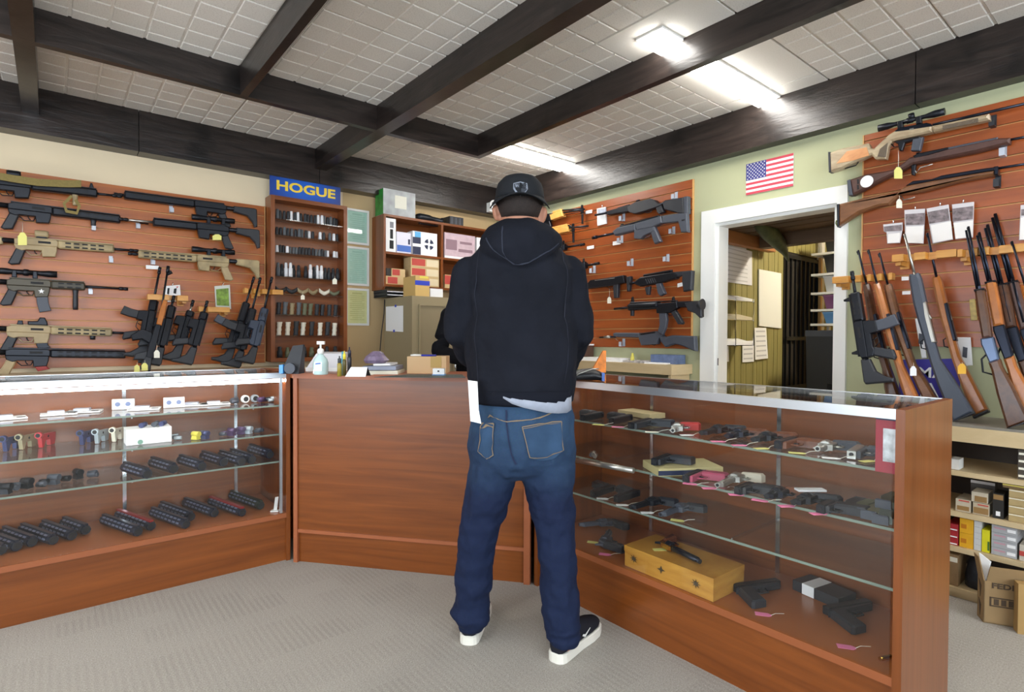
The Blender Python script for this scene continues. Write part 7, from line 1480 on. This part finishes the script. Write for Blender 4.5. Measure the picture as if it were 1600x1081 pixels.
for px, py, m_, lb in ((935, 664.5, papery, 'yellow tag at the left of the top shelf'), (965, 668, paperp, 'pink tag under the second pistol of the top shelf'), (1018, 676, paperw, 'cream tag right of the long black pistol'), (1073, 681, paper, 'white tag of the small bright revolver'), (1122, 691, paperp, 'pink tag left of the second standard'), (1155, 697, paperp, 'pink tag at the second standard'), (1190, 702, papery, 'yellow tag right of the second standard'), (1245, 709, papery, 'yellow tag under the brown gripped pistol'), (1298, 717, paper, 'white tag between the two steel handguns'), (1356, 722, papery, 'yellow tag at the right end of the top shelf')): ctag(lb, z, px, py, m_, rnd.uniform(-.5, .5)-.9)
z = RSH[1]
c = on(1018, 743, z); tr_ = thing('pistol_box', 'cream and navy open box holding a black pistol on the middle shelf', 'box', c); R3 = Matrix.Rotation(-.55, 3, 'Z'); Qb = lambda x, y, zz: c+R3@Vector((x+.06, y, zz))
MB().hexa([Qb(*q, .001) for q in ((-.13, -.08), (.13, -.08), (.13, .08), (-.13, .08))], [Qb(*q, .03) for q in ((-.13, -.08), (.13, -.08), (.13, .08), (-.13, .08))]).build('tray', P('cream_tray', (198, 184, 130), .7), tr_); MB().hexa([Qb(*q, .004) for q in ((-.131, -.0815), (.06, -.0815), (.06, -.08), (-.131, -.08))], [Qb(*q, .022) for q in ((-.131, -.0815), (.06, -.0815), (.06, -.08), (-.131, -.08))]).build('navy_end', navyp, tr_)
handgun('black pistol lying in the cream and navy box', z, (1022, 741), (1056, 728), -1, 'auto', L=.15, group=G2, up=.031); handgun('pistol with pink frame on the middle shelf', z, (1062, 758), (1096, 743), -1, 'auto', gun, P('pink_frame', (170, 70, 96), .4), group=G2, L=.15)
handgun('long bright steel revolver on the middle shelf', z, (1102, 773), (1146, 751), -1, 'rev', steel, P('ivory_revolver_grip', (206, 196, 176), .4), .15, G2); handgun('black pistol at the second standard on the middle shelf', z, (1143, 778), (1185, 761), -1, 'auto', group=G2, L=.12); handgun('brown gripped revolver right of the second standard on the middle shelf', z, (1188, 789), (1222, 773), -1, 'rev', gunb, gripw, .06, G2); handgun('black revolver in the middle right of the middle shelf', z, (1230, 799), (1266, 784), -1, 'rev', gun, poly, .06, G2); handgun('black pistol with white label left of the magazines', z, (1270, 810), (1310, 790), -1, 'auto', group=G2, L=.10)
one(MB().obox(on(1266, 782, z)+ZX*.034, .09, .03, .006, -.7), 'price_card', paper, 'white card on the black pistol left of the magazines', 'card')
for i, (px, py) in enumerate(((1322, 803), (1340, 807), (1358, 813), (1376, 820), (1380, 808))):
    c = on(px, py, z)+ZX*.001; d = Vector((1, .12, 0)).normalized(); s = d.cross(ZX); t = thing('magazine', ('dark', 'olive', 'olive grey', 'wide green grey', 'dark olive')[i]+' curved magazine at the right end of the middle shelf', 'magazine', c, 'magazines on the middle shelf'); m_ = (poly, odg, P('olive_grey', (110, 108, 84), .5), P('green_grey', (96, 106, 98), .5), P('dark_olive', (72, 70, 50), .5))[i]
    pts = [c+d*u+s*(v+.9*(u-.06)**2*3) for u, v in ((0, -.018), (.06, -.018), (.13, -.018), (.13, .018), (.06, .018), (0, .018))]; MB().prism([p+ZX*(.0145+.012*(i == 4)*2) for p in pts], ZX, .022, .004).build('body', m_, t); MB().prism([p+ZX*(.0145+.012*(i == 4)*2) for p in (c-d*.01-s*.02, c-s*.02, c+s*.02, c-d*.01+s*.02)], ZX, .026, .003).build('floor_plate', polyg, t)
c = on(920, 720, z); one(MB().cyl(on(900, 724, z)+ZX*.013, on(990, 741, z)+ZX*.013, .011), 'steel_tube', steel, 'bright steel tube lying along the front of the middle shelf', 'tube'); gadget('small bright parts at the left end of the middle shelf', z, 925, 717, steel, .9, .3, 'clump', None, 'small_parts')
for px, py, m_, lb in ((1078, 757, paperp, 'pink tag under the pink framed pistol'), (1108, 764, paperp, 'pink tag under the long steel revolver'), (1150, 774, paperp, 'pink tag at the second standard of the middle shelf'), (1187, 783, paperp, 'pink tag under the brown gripped revolver'), (1229, 792, paperp, 'pink tag under the black revolver'), (1279, 804, paperp, 'pink tag left of the magazines')): ctag(lb, z, px, py, m_, rnd.uniform(-.4, .4)-.9)
z = RSH[2]
handgun('black pistol at the left of the lower shelf', z, (925, 778), (962, 766), 1, 'auto', group=G3); handgun('black pistol second from the left on the lower shelf', z, (962, 786), (1000, 774), 1, 'auto', group=G3); handgun('black revolver third from the left on the lower shelf', z, (985, 800), (1030, 786), -1, 'rev', gun, poly, .13, G3); handgun('steel muzzled dark revolver right on the lower shelf', z, (1032, 812), (1075, 794), -1, 'rev', polyg, poly, .13, G3)
for px, py, m_, lb in ((941, 780, paper, 'white tag at the left of the lower shelf'), (972, 790, paper, 'white tag second on the lower shelf'), (1011, 802, paper, 'white tag third on the lower shelf'), (1058, 814, papery, 'yellow tag on the lower shelf')): ctag(lb, z, px, py, m_, -.9+rnd.uniform(-.3, .3))
z = .25
handgun('dark revolver at the left of the deck', z, (905, 826), (938, 822), -1, 'rev', polyg, poly, .1, G4); handgun('dark revolver left of the wooden box on the deck', z, (952, 836), (938, 858), 1, 'rev', polyg, poly, .1, G4); handgun('black pistol right of the wooden box on the deck', z, (1216, 917), (1160, 925), 1, 'auto', group=G4); handgun('black pistol at the right end of the deck, pink tag in front', z, (1358, 950), (1276, 965), 1, 'auto', group=G4)
for px, py, m_, lb in ((945, 867, paperp, 'pink tag left of the wooden box'), (926, 848, papery, 'yellow tag left of the wooden box'), (1192, 961, paperp, 'pink tag right of the wooden box'), (1322, 1012, paperp, 'pink tag at the right end of the deck')): ctag(lb, z, px, py, m_, -1.0)
# wooden presentation box with revolver
F0, F1 = on(975, 884, .25), on(1113, 942, .25); e1 = (F1-F0); LB = e1.length; e1.normalize(); e2 = Vector((-e1.y, e1.x, 0))
if e2.x < 0: e2 = -e2
hB = .083; DB = .2; bx_ = thing('wooden_box', 'honey wooden presentation box with star inlays on the deck', 'box', F0); oak = WOOD('honey_oak_box', (176, 118, 38), (210, 156, 66), (5, 5, 26), .4)
V3 = lambda a, b, zz: F0+e1*a+e2*b+ZX*zz
MB().hexa([V3(0, 0, .0), V3(LB, 0, 0), V3(LB, DB, 0), V3(0, DB, 0)], [V3(0, 0, hB*.72), V3(LB, 0, hB*.72), V3(LB, DB, hB*.72), V3(0, DB, hB*.72)]).build('body', oak, bx_); MB().hexa([V3(-.002, -.002, hB*.73), V3(LB+.002, -.002, hB*.73), V3(LB+.002, DB, hB*.73), V3(-.002, DB, hB*.73)], [V3(-.002, -.002, hB), V3(LB+.002, -.002, hB), V3(LB+.002, DB, hB), V3(-.002, DB, hB)]).build('lid', oak, bx_)
ink = P('dark_inlay', (72, 58, 38), .6)
for u, r_, n_ in ((LB*.12, .016, 8), (LB*.45, .015, 4), (LB*.83, .016, 8)): MB().prism([V3(u+r_*(1 if i % 2 == 0 else .35)*math.cos(i*PI/n_)*1.2, -.0028, hB*.5+r_*(1 if i % 2 == 0 else .35)*math.sin(i*PI/n_)) for i in range(2*n_)], -e2, .0012).build('star_inlay', ink, bx_)
rz = .25+hB+.0
handgun('blued revolver with brass frame and walnut grip on the wooden box', rz, (1094, 886), (1010, 845), -1, 'rev', gunb, gripw, .17, None, 0, brass)
c = V3(LB*.3, DB*.35, hB+.001); t = thing('price_tag', 'yellow tag on the lid of the wooden box', 'tag', c, 'price tags in the right showcase'); MB().obox(c+ZX*.0006, .05, .025, .001, -.6).build('card', papery, t)
c = on(1318, 945, .25)+Vector((.17, .05, 0)); t = thing('accessory_box', 'black and white box behind the right pistol on the deck', 'box', c); MB().obox(c+Vector((.06, .02, .019)), .1, .17, .036, -.2).build('box', poly, t); MB().obox(c+Vector((.065, .045, .0195)), .102, .045, .0375, -.2).build('white_band', paper, t)
c = on(1390, 1040, .25); one(MB().cyl(on(1375, 1034, .25)+ZX*.007, on(1392, 1030, .25)+ZX*.007, .006), 'brass_cartridge', brass, 'small brass cartridge at the right end of the deck', 'cartridge')
p_ = [Vector((RF+.014, on_x(x, y, RF+.014).y, on_x(x, y, RF+.014).z)) for x, y in ((1369, 648), (1402, 652), (1402, 740), (1369, 736))]; yA, yB = p_[0].y, max(p_[1].y, .507); zT, zB = p_[0].z, p_[3].z
t = thing('red_poster', 'red card with a white picture panel inside the right end of the showcase', 'poster', (RF+.014, (yA+yB)/2, zB)); MB().box((RF+.012, yB, zB), (RF+.015, yA, zT)).build('card', P('crimson_card', (150, 34, 52), .5), t); MB().box((RF+.0105, yB, zB+(zT-zB)*.2), (RF+.012, yA-(yA-yB)*.38, zB+(zT-zB)*.78)).build('picture', P('poster_picture', (196, 200, 204), .5, noise=.4, nscale=40), t); MB().box((RF+.0105, yB, zT-.012), (RF+.012, yA, zT)).build('navy_edge', navyp, t)

for o in list(COL.objects):
    if o.parent is None and o.name.split('.')[0] in ('pistol', 'revolver', 'magazine', 'pistol_box', 'wooden_box', 'accessory_box', 'small_parts'): settle(o, 'R')
